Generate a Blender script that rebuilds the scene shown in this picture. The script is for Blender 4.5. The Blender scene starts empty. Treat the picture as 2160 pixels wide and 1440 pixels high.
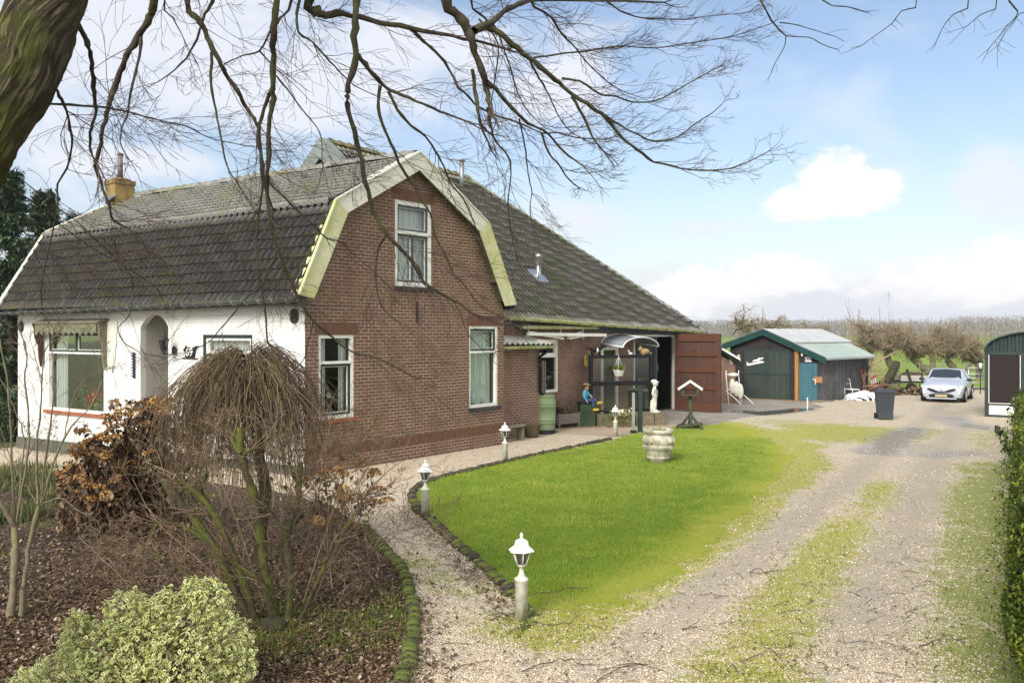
import bpy, bmesh, math, random
import numpy as np
from mathutils import Vector, Matrix, Euler, geometry, noise
random.seed(7); rng = np.random.default_rng(7)
sc = bpy.context.scene
R = math.radians

# ------------------------------------------------------------------ camera, sky, sun, exposure
CAMH, FPX, HOR = 2.9, 1850.0, 700.0
cd = bpy.data.cameras.new('camera'); cam = bpy.data.objects.new('camera', cd)
sc.collection.objects.link(cam); sc.camera = cam
cam.location = (0, 0, CAMH); cam.rotation_euler = (R(90), 0, 0)
cd.sensor_width = 36; cd.lens = FPX/2160*36; cd.shift_y = -20/2160
cd.clip_start = 0.1; cd.clip_end = 3000

SUN_EL, SUN_AZ = R(34), R(208)          # azimuth clockwise from +Y
w = bpy.data.worlds.new("World"); sc.world = w; w.use_nodes = True
nt = w.node_tree; nt.nodes.clear()
def wn(t, **k):
    n_ = nt.nodes.new(t)
    for a, b in k.items(): setattr(n_, a, b)
    return n_
def wm(op, a, b=None, c=None, clamp=False):
    m = wn('ShaderNodeMath', operation=op); m.use_clamp = clamp
    for i, v in enumerate((a, b, c)):
        if v is None: continue
        if isinstance(v, (int, float)): m.inputs[i].default_value = v
        else: nt.links.new(v, m.inputs[i])
    return m.outputs[0]
sky = wn('ShaderNodeTexSky', sky_type='NISHITA'); sky.sun_disc = False
sky.sun_elevation = SUN_EL; sky.sun_rotation = SUN_AZ; sky.altitude = 0
sky.air_density = 1.0; sky.dust_density = 2.0; sky.ozone_density = 1.5
tc = wn('ShaderNodeTexCoord'); sep = wn('ShaderNodeSeparateXYZ'); nt.links.new(tc.outputs['Generated'], sep.inputs[0])
sx, sy, sz = sep.outputs
az = wm('ARCTAN2', sx, sy); el = wm('ARCSINE', sz)
comb = wn('ShaderNodeCombineXYZ'); nt.links.new(az, comb.inputs[0]); nt.links.new(wm('MULTIPLY', el, 1.9), comb.inputs[1])
def fbm(scale, detail, rough, off=0.0, dist=0.0):
    n_ = wn('ShaderNodeTexNoise'); n_.inputs['Scale'].default_value = scale; n_.inputs['Detail'].default_value = detail
    n_.inputs['Roughness'].default_value = rough; n_.inputs['Distortion'].default_value = dist
    mp = wn('ShaderNodeMapping'); mp.inputs['Location'].default_value = (off, off*.7, 0)
    nt.links.new(comb.outputs[0], mp.inputs[0]); nt.links.new(mp.outputs[0], n_.inputs['Vector'])
    return n_.outputs['Fac']
def sstep(v, a, b):
    m = wn('ShaderNodeMapRange'); m.interpolation_type = 'SMOOTHSTEP'
    nt.links.new(v, m.inputs[0]); m.inputs[1].default_value = a; m.inputs[2].default_value = b
    return m.outputs[0]
def blob(px, py, rx, ry):
    a0 = math.atan((px-1080)/FPX); e0 = math.atan((HOR-py)/FPX*math.cos(a0)); ra = rx/FPX*math.cos(a0)**2; re = ry/FPX
    dx = wm('DIVIDE', wm('SUBTRACT', az, a0), ra); dy = wm('DIVIDE', wm('SUBTRACT', el, e0), re)
    return wm('SUBTRACT', 1.0, wm('SQRT', wm('ADD', wm('MULTIPLY', dx, dx), wm('MULTIPLY', dy, dy))))
def mx(*v):
    r = v[0]
    for q in v[1:]: r = wm('MAXIMUM', r, q)
    return r
nz1 = fbm(9, 7, .58, 3.1, .3); nz2 = fbm(4.6, 8, .62, 1.7, .5); nz3 = fbm(38, 6, .6, 5.0)
cum = mx(blob(1735, 375, 75, 60), blob(1790, 370, 70, 55), blob(1850, 395, 75, 50), blob(1700, 425, 90, 40), blob(1790, 425, 130, 30), blob(1640, 575, 120, 45), blob(1500, 610, 170, 45),
         blob(1420, 640, 150, 40), blob(2000, 590, 260, 60), blob(2150, 560, 140, 60))
cum = wm('ADD', cum, wm('ADD', wm('MULTIPLY', wm('SUBTRACT', nz1, .5), 1.5), wm('MULTIPLY', wm('SUBTRACT', nz3, .5), .95)))
cumm = sstep(cum, -.08, .34)
veil = mx(blob(250, 60, 620, 300), blob(620, 180, 420, 190), blob(860, 80, 420, 120), blob(640, 250, 300, 70), blob(1250, 470, 200, 80), blob(300, 340, 260, 60),
          blob(1500, 480, 200, 40), blob(1900, 640, 500, 90), blob(1400, 620, 300, 90),  blob(2090, 400, 120, 110), blob(1180, 210, 160, 130))
veil = wm('ADD', veil, wm('MULTIPLY', wm('SUBTRACT', nz2, .5), 2.3))
veilm = wm('MULTIPLY', sstep(veil, .0, .75), .88)
gen = wm('MULTIPLY', sstep(nz2, .48, .75), .45)                                   # clouds in the rest of the sky
hz = wm('MULTIPLY', wm('POWER', wm('SUBTRACT', 1.0, wm('ABSOLUTE', sz), clamp=True), 16.0), .8)   # pale air low down
def mixc(f, a, b):
    m = wn('ShaderNodeMix'); m.data_type = 'RGBA'
    nt.links.new(f, m.inputs[0])
    for i, v in ((6, a), (7, b)):
        if isinstance(v, tuple): m.inputs[i].default_value = v
        else: nt.links.new(v, m.inputs[i])
    return m.outputs[2]
SK = 0.12
bri = wn('ShaderNodeMix'); bri.data_type = 'RGBA'; bri.blend_type = 'MULTIPLY'; bri.inputs[0].default_value = 1
nt.links.new(sky.outputs[0], bri.inputs[6]); bri.inputs[7].default_value = (1.10, 1.02, .98, 1)
c = mixc(hz, bri.outputs[2], (.76/SK, .80/SK, .87/SK, 1))
c = mixc(gen, c, (.58/SK, .61/SK, .67/SK, 1))
c = mixc(veilm, c, (.585/SK, .60/SK, .65/SK, 1))
cc_ = mixc(sstep(wm('ADD', wm('MULTIPLY', cum, .5), wm('MULTIPLY', nz1, .8)), .35, .75), (.66/SK, .67/SK, .70/SK, 1), (.76/SK, .76/SK, .75/SK, 1))
c = mixc(cumm, c, cc_)
back = wm('MULTIPLY', sstep(wm('SUBTRACT', wm('MULTIPLY', sy, -1.0), wm('MULTIPLY', sz, -.25)), -.05, .55), sstep(nz2, .20, .45))   # unseen bright cloud added behind the camera as fill light for facing surfaces
c = mixc(back, c, (1.05/SK, 1.02/SK, .98/SK, 1))
bg = wn('ShaderNodeBackground'); bg.inputs['Strength'].default_value = SK
nt.links.new(c, bg.inputs[0]); wo = wn('ShaderNodeOutputWorld'); nt.links.new(bg.outputs[0], wo.inputs[0])

sd = bpy.data.lights.new('sun', 'SUN'); so = bpy.data.objects.new('sun', sd); sc.collection.objects.link(so)
sd.energy = 2.6; sd.angle = R(24); sd.color = (1, .96, .90)
sv = Vector((math.sin(SUN_AZ)*math.cos(SUN_EL), math.cos(SUN_AZ)*math.cos(SUN_EL), math.sin(SUN_EL)))
so.rotation_euler = sv.to_track_quat('Z', 'Y').to_euler(); so.location = (0, -20, 40)
sc.view_settings.view_transform = 'Standard'; sc.view_settings.look = 'None'; sc.view_settings.exposure = 0.66; sc.view_settings.gamma = 1
sc.render.engine = 'CYCLES'; sc.cycles.max_bounces = 8; sc.cycles.transparent_max_bounces = 24; sc.cycles.use_denoising = True

# ------------------------------------------------------------------ geometry helpers
def gz(X, Y):
    t = np.clip((-np.asarray(X, float)-5)/8, 0, 1)*np.clip((np.asarray(Y, float)-14)/5, 0, 1)
    return -.27*t*t*(3-2*t)
def G(px, py, dz=0.0):
    """point of the ground seen at a place of the 2160 x 1440 photograph"""
    z = 0.0
    for _ in range(4):
        Y = FPX*(CAMH-z)/(py-HOR); X = (px-1080)/FPX*Y; z = float(gz(X, Y))
    return Vector((X, Y, z+dz))
def A(px, py, Y):
    return Vector(((px-1080)/FPX*Y, Y, CAMH+(HOR-py)/FPX*Y))
def MPP(Y): return Y/FPX
col = sc.collection
class MB:
    def __init__(s): s.v = []; s.f = []; s.mi = []; s.sm = []
    def add(s, vs, fs, mi=0, smooth=False):
        b = len(s.v); s.v.extend([tuple(p) for p in vs])
        for f in fs: s.f.append(tuple(b+i for i in f)); s.mi.append(mi); s.sm.append(smooth)
        return s
    def box(s, lo, hi, mi=0, M=None, bevel=0):
        x0, y0, z0 = lo; x1, y1, z1 = hi
        vs = [Vector(p) for p in ((x0,y0,z0),(x1,y0,z0),(x1,y1,z0),(x0,y1,z0),(x0,y0,z1),(x1,y0,z1),(x1,y1,z1),(x0,y1,z1))]
        fs = [(0,3,2,1),(4,5,6,7),(0,1,5,4),(1,2,6,5),(2,3,7,6),(3,0,4,7)]
        if bevel:
            bm = bmesh.new(); bv = [bm.verts.new(p) for p in vs]
            for f in fs: bm.faces.new([bv[i] for i in f])
            bmesh.ops.bevel(bm, geom=bm.edges[:], offset=bevel, segments=1, affect='EDGES')
            bm.verts.ensure_lookup_table(); vs = [v.co.copy() for v in bm.verts]; fs = [tuple(v.index for v in f.verts) for f in bm.faces]
            bm.free()
        if M is not None: vs = [M @ p for p in vs]
        return s.add(vs, fs, mi)
    def beam(s, a, b, wx, wz, mi=0, up=(0,0,1)):
        """box from a to b, wx wide sideways, wz thick along up"""
        a = Vector(a); b = Vector(b); d = (b-a).normalized(); u = Vector(up); sd_ = d.cross(u)
        if sd_.length < 1e-4: sd_ = d.cross(Vector((1,0,0)))
        sd_.normalize(); u = sd_.cross(d).normalized()
        vs = []
        for p in (a, b):
            for i, j in ((-1,-1),(1,-1),(1,1),(-1,1)): vs.append(p+sd_*(i*wx/2)+u*(j*wz/2))
        return s.add(vs, [(0,1,2,3),(7,6,5,4),(0,4,5,1),(1,5,6,2),(2,6,7,3),(3,7,4,0)], mi)
    def tube(s, pts, rad, n=6, mi=0, caps=True, smooth=True):
        P = np.array([tuple(p) for p in pts], float); m = len(P)
        if np.isscalar(rad): rad = [rad]*m
        T = np.gradient(P, axis=0); T /= np.linalg.norm(T, axis=1)[:, None]+1e-9
        ref = np.array([0., 0, 1]) if abs(T[0, 2]) < .8 else np.array([1., 0, 0])
        a = np.arange(n)*2*math.pi/n; ca, sa = np.cos(a), np.sin(a); b = len(s.v)
        for i in range(m):
            u = ref-T[i]*(ref@T[i]); u /= np.linalg.norm(u)+1e-9; ref = u; v = np.cross(T[i], u)
            ring = P[i]+rad[i]*(ca[:, None]*u+sa[:, None]*v)
            s.v.extend(map(tuple, ring))
        for i in range(m-1):
            for j in range(n):
                k = (j+1) % n
                s.f.append((b+i*n+j, b+i*n+k, b+i*n+n+k, b+i*n+n+j)); s.mi.append(mi); s.sm.append(smooth)
        if caps:
            s.f.append(tuple(b+j for j in range(n))[::-1]); s.mi.append(mi); s.sm.append(False)
            s.f.append(tuple(b+(m-1)*n+j for j in range(n))); s.mi.append(mi); s.sm.append(False)
        return s
    def lathe(s, prof, n=24, c=(0,0,0), mi=0, smooth=True, sx=1, sy=1, fn=None):
        b = len(s.v); m = len(prof)
        for r, z in prof:
            for j in range(n):
                a = 2*math.pi*j/n; rr = r*(fn(a, z) if fn else 1)
                s.v.append((c[0]+rr*math.cos(a)*sx, c[1]+rr*math.sin(a)*sy, c[2]+z))
        for i in range(m-1):
            for j in range(n):
                k = (j+1) % n
                s.f.append((b+i*n+j, b+i*n+k, b+i*n+n+k, b+i*n+n+j)); s.mi.append(mi); s.sm.append(smooth)
        s.f.append(tuple(b+j for j in range(n))[::-1]); s.mi.append(mi); s.sm.append(False)
        s.f.append(tuple(b+(m-1)*n+j for j in range(n))); s.mi.append(mi); s.sm.append(False)
        return s
    def ball(s, c, r, n=10, mi=0, sc_=(1,1,1)):
        prof = [(max(1e-4, math.cos(t)), math.sin(t)) for t in np.linspace(-math.pi/2, math.pi/2, n//2+2)]
        b = len(s.v); m = len(prof)
        for q, z in prof:
            for j in range(n):
                a = 2*math.pi*j/n; s.v.append((c[0]+r*sc_[0]*q*math.cos(a), c[1]+r*sc_[1]*q*math.sin(a), c[2]+r*sc_[2]*z))
        for i in range(m-1):
            for j in range(n):
                k = (j+1) % n; s.f.append((b+i*n+j, b+i*n+k, b+i*n+n+k, b+i*n+n+j)); s.mi.append(mi); s.sm.append(True)
        return s
    def slab(s, loop, thick, mi=0):
        """closed planar loop of 3-D points extruded by vector thick"""
        L = [Vector(p) for p in loop]; t = Vector(thick); n = len(L)
        tri = geometry.tessellate_polygon([L]); nrm = Vector((0, 0, 0))
        fs = [tuple(x) for x in tri]+[tuple(i+n for i in x)[::-1] for x in tri]
        fs += [(i, (i+1) % n, (i+1) % n+n, i+n) for i in range(n)]
        return s.add(L+[p+t for p in L], fs, mi)
    def build(s, name, mat, parent=None, loc=None, uv=True, fix=False):
        return mk(name, s.v, s.f, mat, parent, s.mi, s.sm, loc=loc, uv=uv, fix=fix)
def mk(name, v, f, mat, parent=None, mi=None, sm=None, loc=None, uv=True, fix=True, attrs=None):
    me = bpy.data.meshes.new(name); me.from_pydata([tuple(map(float, p)) for p in v], [], [tuple(map(int, q)) for q in f]); me.validate(clean_customdata=False)
    mats = mat if isinstance(mat, (list, tuple)) else [mat]
    for m in mats: me.materials.append(m)
    if mi is not None and len(mi) == len(me.polygons): me.polygons.foreach_set('material_index', mi)
    if sm is not None and len(sm) == len(me.polygons): me.polygons.foreach_set('use_smooth', sm)
    if fix:
        bm = bmesh.new(); bm.from_mesh(me); bmesh.ops.recalc_face_normals(bm, faces=bm.faces[:]); bm.to_mesh(me); bm.free()
    if uv: boxuv(me)
    me.update()
    o = bpy.data.objects.new(name, me); col.objects.link(o)
    if parent is not None: o.parent = parent
    if loc is not None: o.location = loc
    return o
def boxuv(me):
    nl = len(me.loops)
    if nl == 0: return
    co = np.empty(len(me.vertices)*3); me.vertices.foreach_get('co', co); co = co.reshape(-1, 3)
    li = np.empty(nl, int); me.loops.foreach_get('vertex_index', li)
    nf = len(me.polygons); no = np.empty(nf*3); me.polygons.foreach_get('normal', no); no = no.reshape(-1, 3)
    lt = np.empty(nf, int); me.polygons.foreach_get('loop_total', lt); fi = np.repeat(np.arange(nf), lt)
    N = no[fi]; P = co[li]; u = np.empty((nl, 2)); flat = np.abs(N[:, 2]) > .75
    t = np.stack([-N[:, 1], N[:, 0]], 1); t /= np.linalg.norm(t, axis=1)[:, None]+1e-9
    u[:, 0] = np.where(flat, P[:, 0], (P[:, :2]*t).sum(1)); u[:, 1] = np.where(flat, P[:, 1], P[:, 2])
    l = me.uv_layers.new(name='UVMap'); l.data.foreach_set('uv', u.ravel())
def fast(name, V, F, mat, parent=None, col_attr=None, smooth=False, face_attr=None):
    """V (n,3), F (m,k) arrays"""
    me = bpy.data.meshes.new(name); n, (m, k) = len(V), F.shape
    me.vertices.add(n); me.vertices.foreach_set('co', np.ascontiguousarray(V, dtype=np.float32).ravel())
    me.loops.add(m*k); me.loops.foreach_set('vertex_index', np.ascontiguousarray(F, dtype=np.int32).ravel())
    me.polygons.add(m); me.polygons.foreach_set('loop_start', np.arange(0, m*k, k, dtype=np.int32))
    me.polygons.foreach_set('loop_total', np.full(m, k, dtype=np.int32))
    if smooth: me.polygons.foreach_set('use_smooth', np.ones(m, bool))
    mats = mat if isinstance(mat, (list, tuple)) else [mat]
    for q in mats: me.materials.append(q)
    me.update(calc_edges=True)
    if col_attr:
        for an, arr in col_attr.items():
            a = me.attributes.new(an, 'FLOAT', 'POINT'); a.data.foreach_set('value', np.ascontiguousarray(arr, dtype=np.float32))
    if face_attr:
        for an, arr in face_attr.items():
            a = me.attributes.new(an, 'FLOAT', 'FACE'); a.data.foreach_set('value', np.ascontiguousarray(arr, dtype=np.float32))
    o = bpy.data.objects.new(name, me); col.objects.link(o)
    if parent is not None: o.parent = parent
    return o
def thing(name, label, cat, loc=(0,0,0), rz=0.0, group=None):
    o = bpy.data.objects.new(name, None); col.objects.link(o); o.location = loc; o.rotation_euler = (0, 0, rz)
    o['label'] = label; o['category'] = cat
    if group: o['group'] = group
    return o
def tag(o, label, cat, group=None, kind=None):
    if label: o['label'] = label
    if cat: o['category'] = cat
    if group: o['group'] = group
    if kind: o['kind'] = kind
    return o
def struct(o): o['kind'] = 'structure'; return o
def copy_tree(o, parent=None):
    c_ = o.copy(); col.objects.link(c_); c_.parent = parent
    for ch in o.children: copy_tree(ch, c_)
    return c_
def W2L(p, root):
    M = Matrix.Translation(root.location) @ Matrix.Rotation(root.rotation_euler.z, 4, 'Z')
    return M.inverted() @ Vector(p)

# ------------------------------------------------------------------ materials
class NB:
    def __init__(s, name):
        s.m = bpy.data.materials.new(name); s.m.use_nodes = True; s.t = s.m.node_tree; s.t.nodes.clear()
        s.out = s.t.nodes.new('ShaderNodeOutputMaterial'); s.b = s.t.nodes.new('ShaderNodeBsdfPrincipled')
        s.t.links.new(s.b.outputs[0], s.out.inputs[0]); s.tc = s.t.nodes.new('ShaderNodeTexCoord')
    def n(s, t, **k):
        q = s.t.nodes.new(t)
        for a, b in k.items(): setattr(q, a, b)
        return q
    def l(s, a, b): s.t.links.new(a, b)
    def inp(s, sock, v):
        if v is None: return
        if isinstance(v, (int, float)): sock.default_value = v
        elif isinstance(v, (tuple, list)): sock.default_value = (*v, 1) if len(v) == 3 and len(sock.default_value) == 4 else v
        else: s.l(v, sock)
    def co(s, which='Object', scale=(1,1,1), rot=(0,0,0), loc=(0,0,0)):
        mp = s.n('ShaderNodeMapping'); s.l(s.tc.outputs[which], mp.inputs[0])
        mp.inputs['Scale'].default_value = scale; mp.inputs['Rotation'].default_value = rot; mp.inputs['Location'].default_value = loc
        return mp.outputs[0]
    def noise(s, scale, detail=4, rough=.55, co=None, dist=0, out='Fac'):
        q = s.n('ShaderNodeTexNoise'); q.inputs['Scale'].default_value = scale; q.inputs['Detail'].default_value = detail
        q.inputs['Roughness'].default_value = rough; q.inputs['Distortion'].default_value = dist
        s.l(co if co is not None else s.tc.outputs['Object'], q.inputs['Vector']); return q.outputs[out]
    def vor(s, scale, co=None, out='Color', feature='F1', rnd=1):
        q = s.n('ShaderNodeTexVoronoi'); q.feature = feature; q.inputs['Scale'].default_value = scale; q.inputs['Randomness'].default_value = rnd
        s.l(co if co is not None else s.tc.outputs['Object'], q.inputs['Vector']); return q.outputs[out]
    def math(s, op, a, b=None, clamp=False):
        q = s.n('ShaderNodeMath', operation=op); q.use_clamp = clamp; s.inp(q.inputs[0], a); s.inp(q.inputs[1], b); return q.outputs[0]
    def step(s, v, a, b, lo=0.0, hi=1.0):
        q = s.n('ShaderNodeMapRange'); q.interpolation_type = 'SMOOTHSTEP'; s.inp(q.inputs[0], v); q.inputs[1].default_value = a; q.inputs[2].default_value = b
        q.inputs[3].default_value = lo; q.inputs[4].default_value = hi; return q.outputs[0]
    def ramp(s, v, stops):
        q = s.n('ShaderNodeValToRGB'); s.inp(q.inputs[0], v); e = q.color_ramp.elements
        while len(e) > 1: e.remove(e[-1])
        e[0].position = stops[0][0]; e[0].color = (*stops[0][1], 1)
        for p, c_ in stops[1:]: x = e.new(p); x.color = (*c_, 1)
        return q.outputs[0]
    def mix(s, f, a, b, mode='MIX'):
        q = s.n('ShaderNodeMix'); q.data_type = 'RGBA'; q.blend_type = mode; s.inp(q.inputs[0], f)
        for i, v in ((6, a), (7, b)): s.inp(q.inputs[i], v)
        return q.outputs[2]
    def attr(s, name, out='Fac'):
        q = s.n('ShaderNodeAttribute'); q.attribute_name = name; return q.outputs[out]
    def sepc(s, c_):
        q = s.n('ShaderNodeSeparateColor'); s.l(c_, q.inputs[0]); return q.outputs
    def bump(s, h_, strength=.5, dist=.01):
        q = s.n('ShaderNodeBump'); q.inputs['Strength'].default_value = strength; q.inputs['Distance'].default_value = dist
        s.l(h_, q.inputs['Height']); s.l(q.outputs[0], s.b.inputs['Normal']); return q
    def set(s, color=None, rough=None, metal=None, spec=None, **k):
        s.inp(s.b.inputs['Base Color'], color); s.inp(s.b.inputs['Roughness'], rough)
        if metal is not None: s.b.inputs['Metallic'].default_value = metal
        if spec is not None: s.inp(s.b.inputs['Specular IOR Level'], spec)
        return s.m
def simple(name, c1, c2=None, scale=6, rough=.7, metal=0, bump=.25, bscale=60, bd=.003, detail=5, stretch=(1,1,1)):
    """painted or plain surface: two tones mottled at the given scale, fine bump"""
    b = NB(name); c2 = c2 or tuple(x*.8 for x in c1)
    cc = b.co('Object', stretch)
    f = b.step(b.noise(scale, detail, .65, cc), .3, .7)
    b.bump(b.noise(bscale, 4, .6, cc), bump, bd)
    return b.set(b.mix(f, c1, c2), rough, metal, spec=.5 if (metal or rough < .36) else .22)
def rnd_by_object(b, c_, amt=.3):
    oi = b.n('ShaderNodeObjectInfo'); return b.mix(1, c_, b.ramp(oi.outputs['Random'], [(0, (1-amt,)*3), (1, (1+amt*.4,)*3)]), 'MULTIPLY')
M = {}
def brick_mat(name, c1, c2, c3, mortar, moss=.0, bw=.215, rh=.074, mc=(.20,.16,.055)):
    b = NB(name); uv = b.co('UV')
    nd = b.noise(1.3, 2, .5); 
    bt = b.n('ShaderNodeTexBrick'); b.l(uv, bt.inputs['Vector']); bt.inputs['Scale'].default_value = 1
    bt.inputs['Brick Width'].default_value = bw; bt.inputs['Row Height'].default_value = rh; bt.inputs['Mortar Size'].default_value = .0065
    bt.inputs['Mortar Smooth'].default_value = .25; bt.inputs['Bias'].default_value = 0
    bt.inputs['Color1'].default_value = (0,0,0,1); bt.inputs['Color2'].default_value = (1,1,1,1); bt.inputs['Mortar'].default_value = (.5,.5,.5,1)
    cell = b.sepc(bt.outputs['Color'])[0]
    colr = b.ramp(cell, [(0, c1), (.35, c2), (.75, c3), (1, c1)])
    n1 = b.noise(.55, 4, .6); n2 = b.noise(30, 4, .7); n3 = b.noise(2.2, 5, .65)
    colr = b.mix(b.step(n1, .35, .7, 0, .45), colr, tuple(x*.62 for x in c2))
    colr = b.mix(b.step(n2, .35, .75, 0, .5), colr, tuple(min(1, x*1.25) for x in c3))
    mort = b.mix(b.step(n3, .4, .65, 0, 1), mortar, tuple(x*.5 for x in mortar))
    col_ = b.mix(bt.outputs['Fac'], colr, mort)
    if moss:
        wob = b.math('ADD', b.math('MULTIPLY', b.noise(1.6, 5, .7, b.co('Object', (1,1,.45))), 1.0), 0)
        col_ = b.mix(b.step(wob, .50 if moss < 1 else .40, .68 if moss < 1 else .52, 0, min(moss, .7)), col_, mc)
    h_ = b.math('ADD', b.math('MULTIPLY', bt.outputs['Fac'], -1), b.math('MULTIPLY', n2, .35))
    b.bump(h_, .8, .006)
    return b.set(col_, .85)
M['brick'] = brick_mat('red_brown_brick', (.112,.055,.035), (.168,.086,.051), (.148,.077,.054), (.48,.39,.30), .35)
M['brick_moss'] = brick_mat('chimney_brick', (.16,.09,.04), (.22,.13,.05), (.19,.10,.05), (.30,.24,.12), 1.5, mc=(.33,.26,.07))
M['brick_dark'] = brick_mat('barn_brick', (.130,.066,.046), (.185,.096,.062), (.162,.085,.063), (.46,.38,.30), .1)
def white_brick():
    b = NB('whitewashed_brick'); uv = b.co('UV'); bt = b.n('ShaderNodeTexBrick'); b.l(uv, bt.inputs['Vector']); bt.inputs['Scale'].default_value = 1
    bt.inputs['Brick Width'].default_value = .215; bt.inputs['Row Height'].default_value = .074; bt.inputs['Mortar Size'].default_value = .006
    bt.inputs['Color1'].default_value = (.68,.68,.665,1); bt.inputs['Color2'].default_value = (.74,.74,.725,1); bt.inputs['Mortar'].default_value = (.60,.60,.585,1)
    bt.inputs['Mortar Smooth'].default_value = .5
    st = b.step(b.noise(1.1, 6, .7), .42, .75, 0, .55); c_ = b.mix(st, bt.outputs['Color'], (.52,.51,.44))
    fl = b.step(b.noise(14, 4, .7), .66, .72, 0, .5); c_ = b.mix(fl, c_, (.42,.40,.36))
    sp = b.n('ShaderNodeSeparateXYZ'); b.l(b.tc.outputs['Object'], sp.inputs[0])
    low = b.math('MULTIPLY', b.step(sp.outputs[2], .9, .1, 0, 1), b.step(b.noise(3, 5, .7), .35, .7)); c_ = b.mix(b.math('MULTIPLY', low, .45), c_, (.36,.38,.28))
    b.bump(b.math('ADD', b.math('MULTIPLY', bt.outputs['Fac'], -.6), b.math('MULTIPLY', b.noise(25, 4, .7), .6)), .7, .005)
    return b.set(c_, .8)
M['white_brick'] = white_brick()
def tile_mat(name, c1, c2, c3, moss, mosscol=(.13,.135,.03), yellow=.0, low=.0):
    b = NB(name); r = b.attr('tile')
    colr = b.ramp(r, [(0, c1), (.4, c2), (.8, c3), (1, tuple(x*1.3 for x in c2))]); colr = b.mix(b.step(b.attr('roll'), .1, .7, 0, .75), tuple(x*.65 for x in c1), colr)  # pan valleys darker than rolls: groove shade painted into the colour, with some dirt
    n0 = b.noise(.5, 5, .65, dist=.4); n1 = b.noise(3.5, 6, .7); n2 = b.noise(45, 4, .7)
    colr = b.mix(b.step(n2, .4, .75, 0, .55), colr, tuple(x*1.6 for x in c3))
    mm = b.math('ADD', b.math('ADD', b.math('MULTIPLY', n0, .9), b.math('MULTIPLY', n1, .7)), b.math('MULTIPLY', b.attr('up'), .25))
    colr = b.mix(b.step(mm, 1.02-moss, 1.22-moss, 0, .85), colr, mosscol)
    yy = b.math('ADD', b.math('MULTIPLY', n1, .8), b.math('MULTIPLY', b.attr('yel'), .9))
    colr = b.mix(b.step(yy, .95-yellow, 1.2-yellow, 0, .9), colr, (.30,.26,.035))
    b.bump(b.math('ADD', n2, b.math('MULTIPLY', n1, 1.5)), .5, .008)
    return b.set(colr, .72, spec=.3)
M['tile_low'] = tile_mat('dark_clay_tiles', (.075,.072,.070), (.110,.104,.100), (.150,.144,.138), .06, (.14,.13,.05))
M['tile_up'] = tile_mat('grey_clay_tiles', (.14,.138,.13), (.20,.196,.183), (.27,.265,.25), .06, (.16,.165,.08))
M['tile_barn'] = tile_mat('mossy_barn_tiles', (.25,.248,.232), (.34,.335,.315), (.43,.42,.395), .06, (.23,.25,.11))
M['white'] = simple('white_paint', (.78,.78,.75), (.66,.66,.60), 3, .5, bump=.15)
M['cream'] = simple('cream_painted_board', (.68,.67,.60), (.56,.55,.44), 1.5, .5, bump=.15)
def algae():
    b = NB('algae_stained_white_board'); f = b.step(b.noise(1.6, 5, .65, b.co('Object', (1,1,.6))), .30, .68); g_ = b.step(b.noise(14, 5, .7), .35, .7)
    c_ = b.mix(f, (.66,.65,.47), (.47,.47,.20)); c_ = b.mix(b.math('MULTIPLY', g_, .35), c_, (.33,.36,.10)); b.bump(b.noise(40, 4, .6), .2, .003)
    return b.set(c_, .6)
M['algae'] = algae()
M['dgreen'] = simple('dark_green_paint', (.018,.036,.032), (.03,.05,.045), 4, .45)
M['dblue'] = simple('blue_grey_paint', (.055,.075,.095), (.09,.11,.13), 5, .5)
M['black'] = simple('black_paint', (.006,.007,.008), (.014,.015,.016), 6, .5)
M['plinth'] = simple('grey_green_plinth', (.085,.088,.07), (.13,.13,.10), 2.5, .85, bump=.5, bscale=30)
M['terracotta'] = simple('terracotta_sill', (.34,.11,.05), (.24,.085,.045), 6, .7)
M['slate'] = simple('black_stone_sill', (.035,.037,.04), (.07,.07,.07), 5, .7)
M['zinc'] = simple('weathered_zinc', (.24,.26,.27), (.36,.38,.38), 3, .45, .6)
M['steel'] = simple('galvanised_steel', (.42,.45,.47), (.55,.57,.58), 6, .35, .8)
M['iron'] = simple('dark_iron', (.02,.02,.022), (.05,.04,.035), 8, .6, .4)
M['rust'] = simple('rusty_iron', (.13,.055,.03), (.22,.10,.05), 10, .85)
M['gutter'] = simple('mossy_white_gutter', (.55,.54,.34), (.36,.37,.13), 2.2, .6)
M['gutter_dark'] = simple('dark_gutter', (.05,.06,.055), (.10,.11,.10), 3, .5)
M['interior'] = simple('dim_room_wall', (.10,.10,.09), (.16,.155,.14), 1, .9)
M['plasticgreen'] = simple('green_plastic', (.16,.23,.12), (.21,.28,.16), 1.5, .45, bump=.05)
M['greenbox'] = simple('dark_green_panel', (.02,.045,.025), (.045,.075,.035), 3, .6)
def curtain():
    b = NB('white_net_curtain'); wv = b.n('ShaderNodeTexWave'); wv.bands_direction = 'X'; wv.inputs['Scale'].default_value = 2.6; wv.inputs['Distortion'].default_value = 2.5
    wv.inputs['Detail'].default_value = 2; b.l(b.co('UV', (1,.08,1)), wv.inputs['Vector']); c_ = b.mix(b.math('MULTIPLY', wv.outputs['Fac'], .7), (.72,.75,.74), (.36,.40,.40))
    b.bump(wv.outputs['Fac'], 1, .03); return b.set(c_, .9)
M['curtain'] = curtain()
M['lace'] = simple('green_grey_lining', (.72,.80,.74), (.40,.48,.43), 2, .9, stretch=(8,8,.4))
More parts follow.
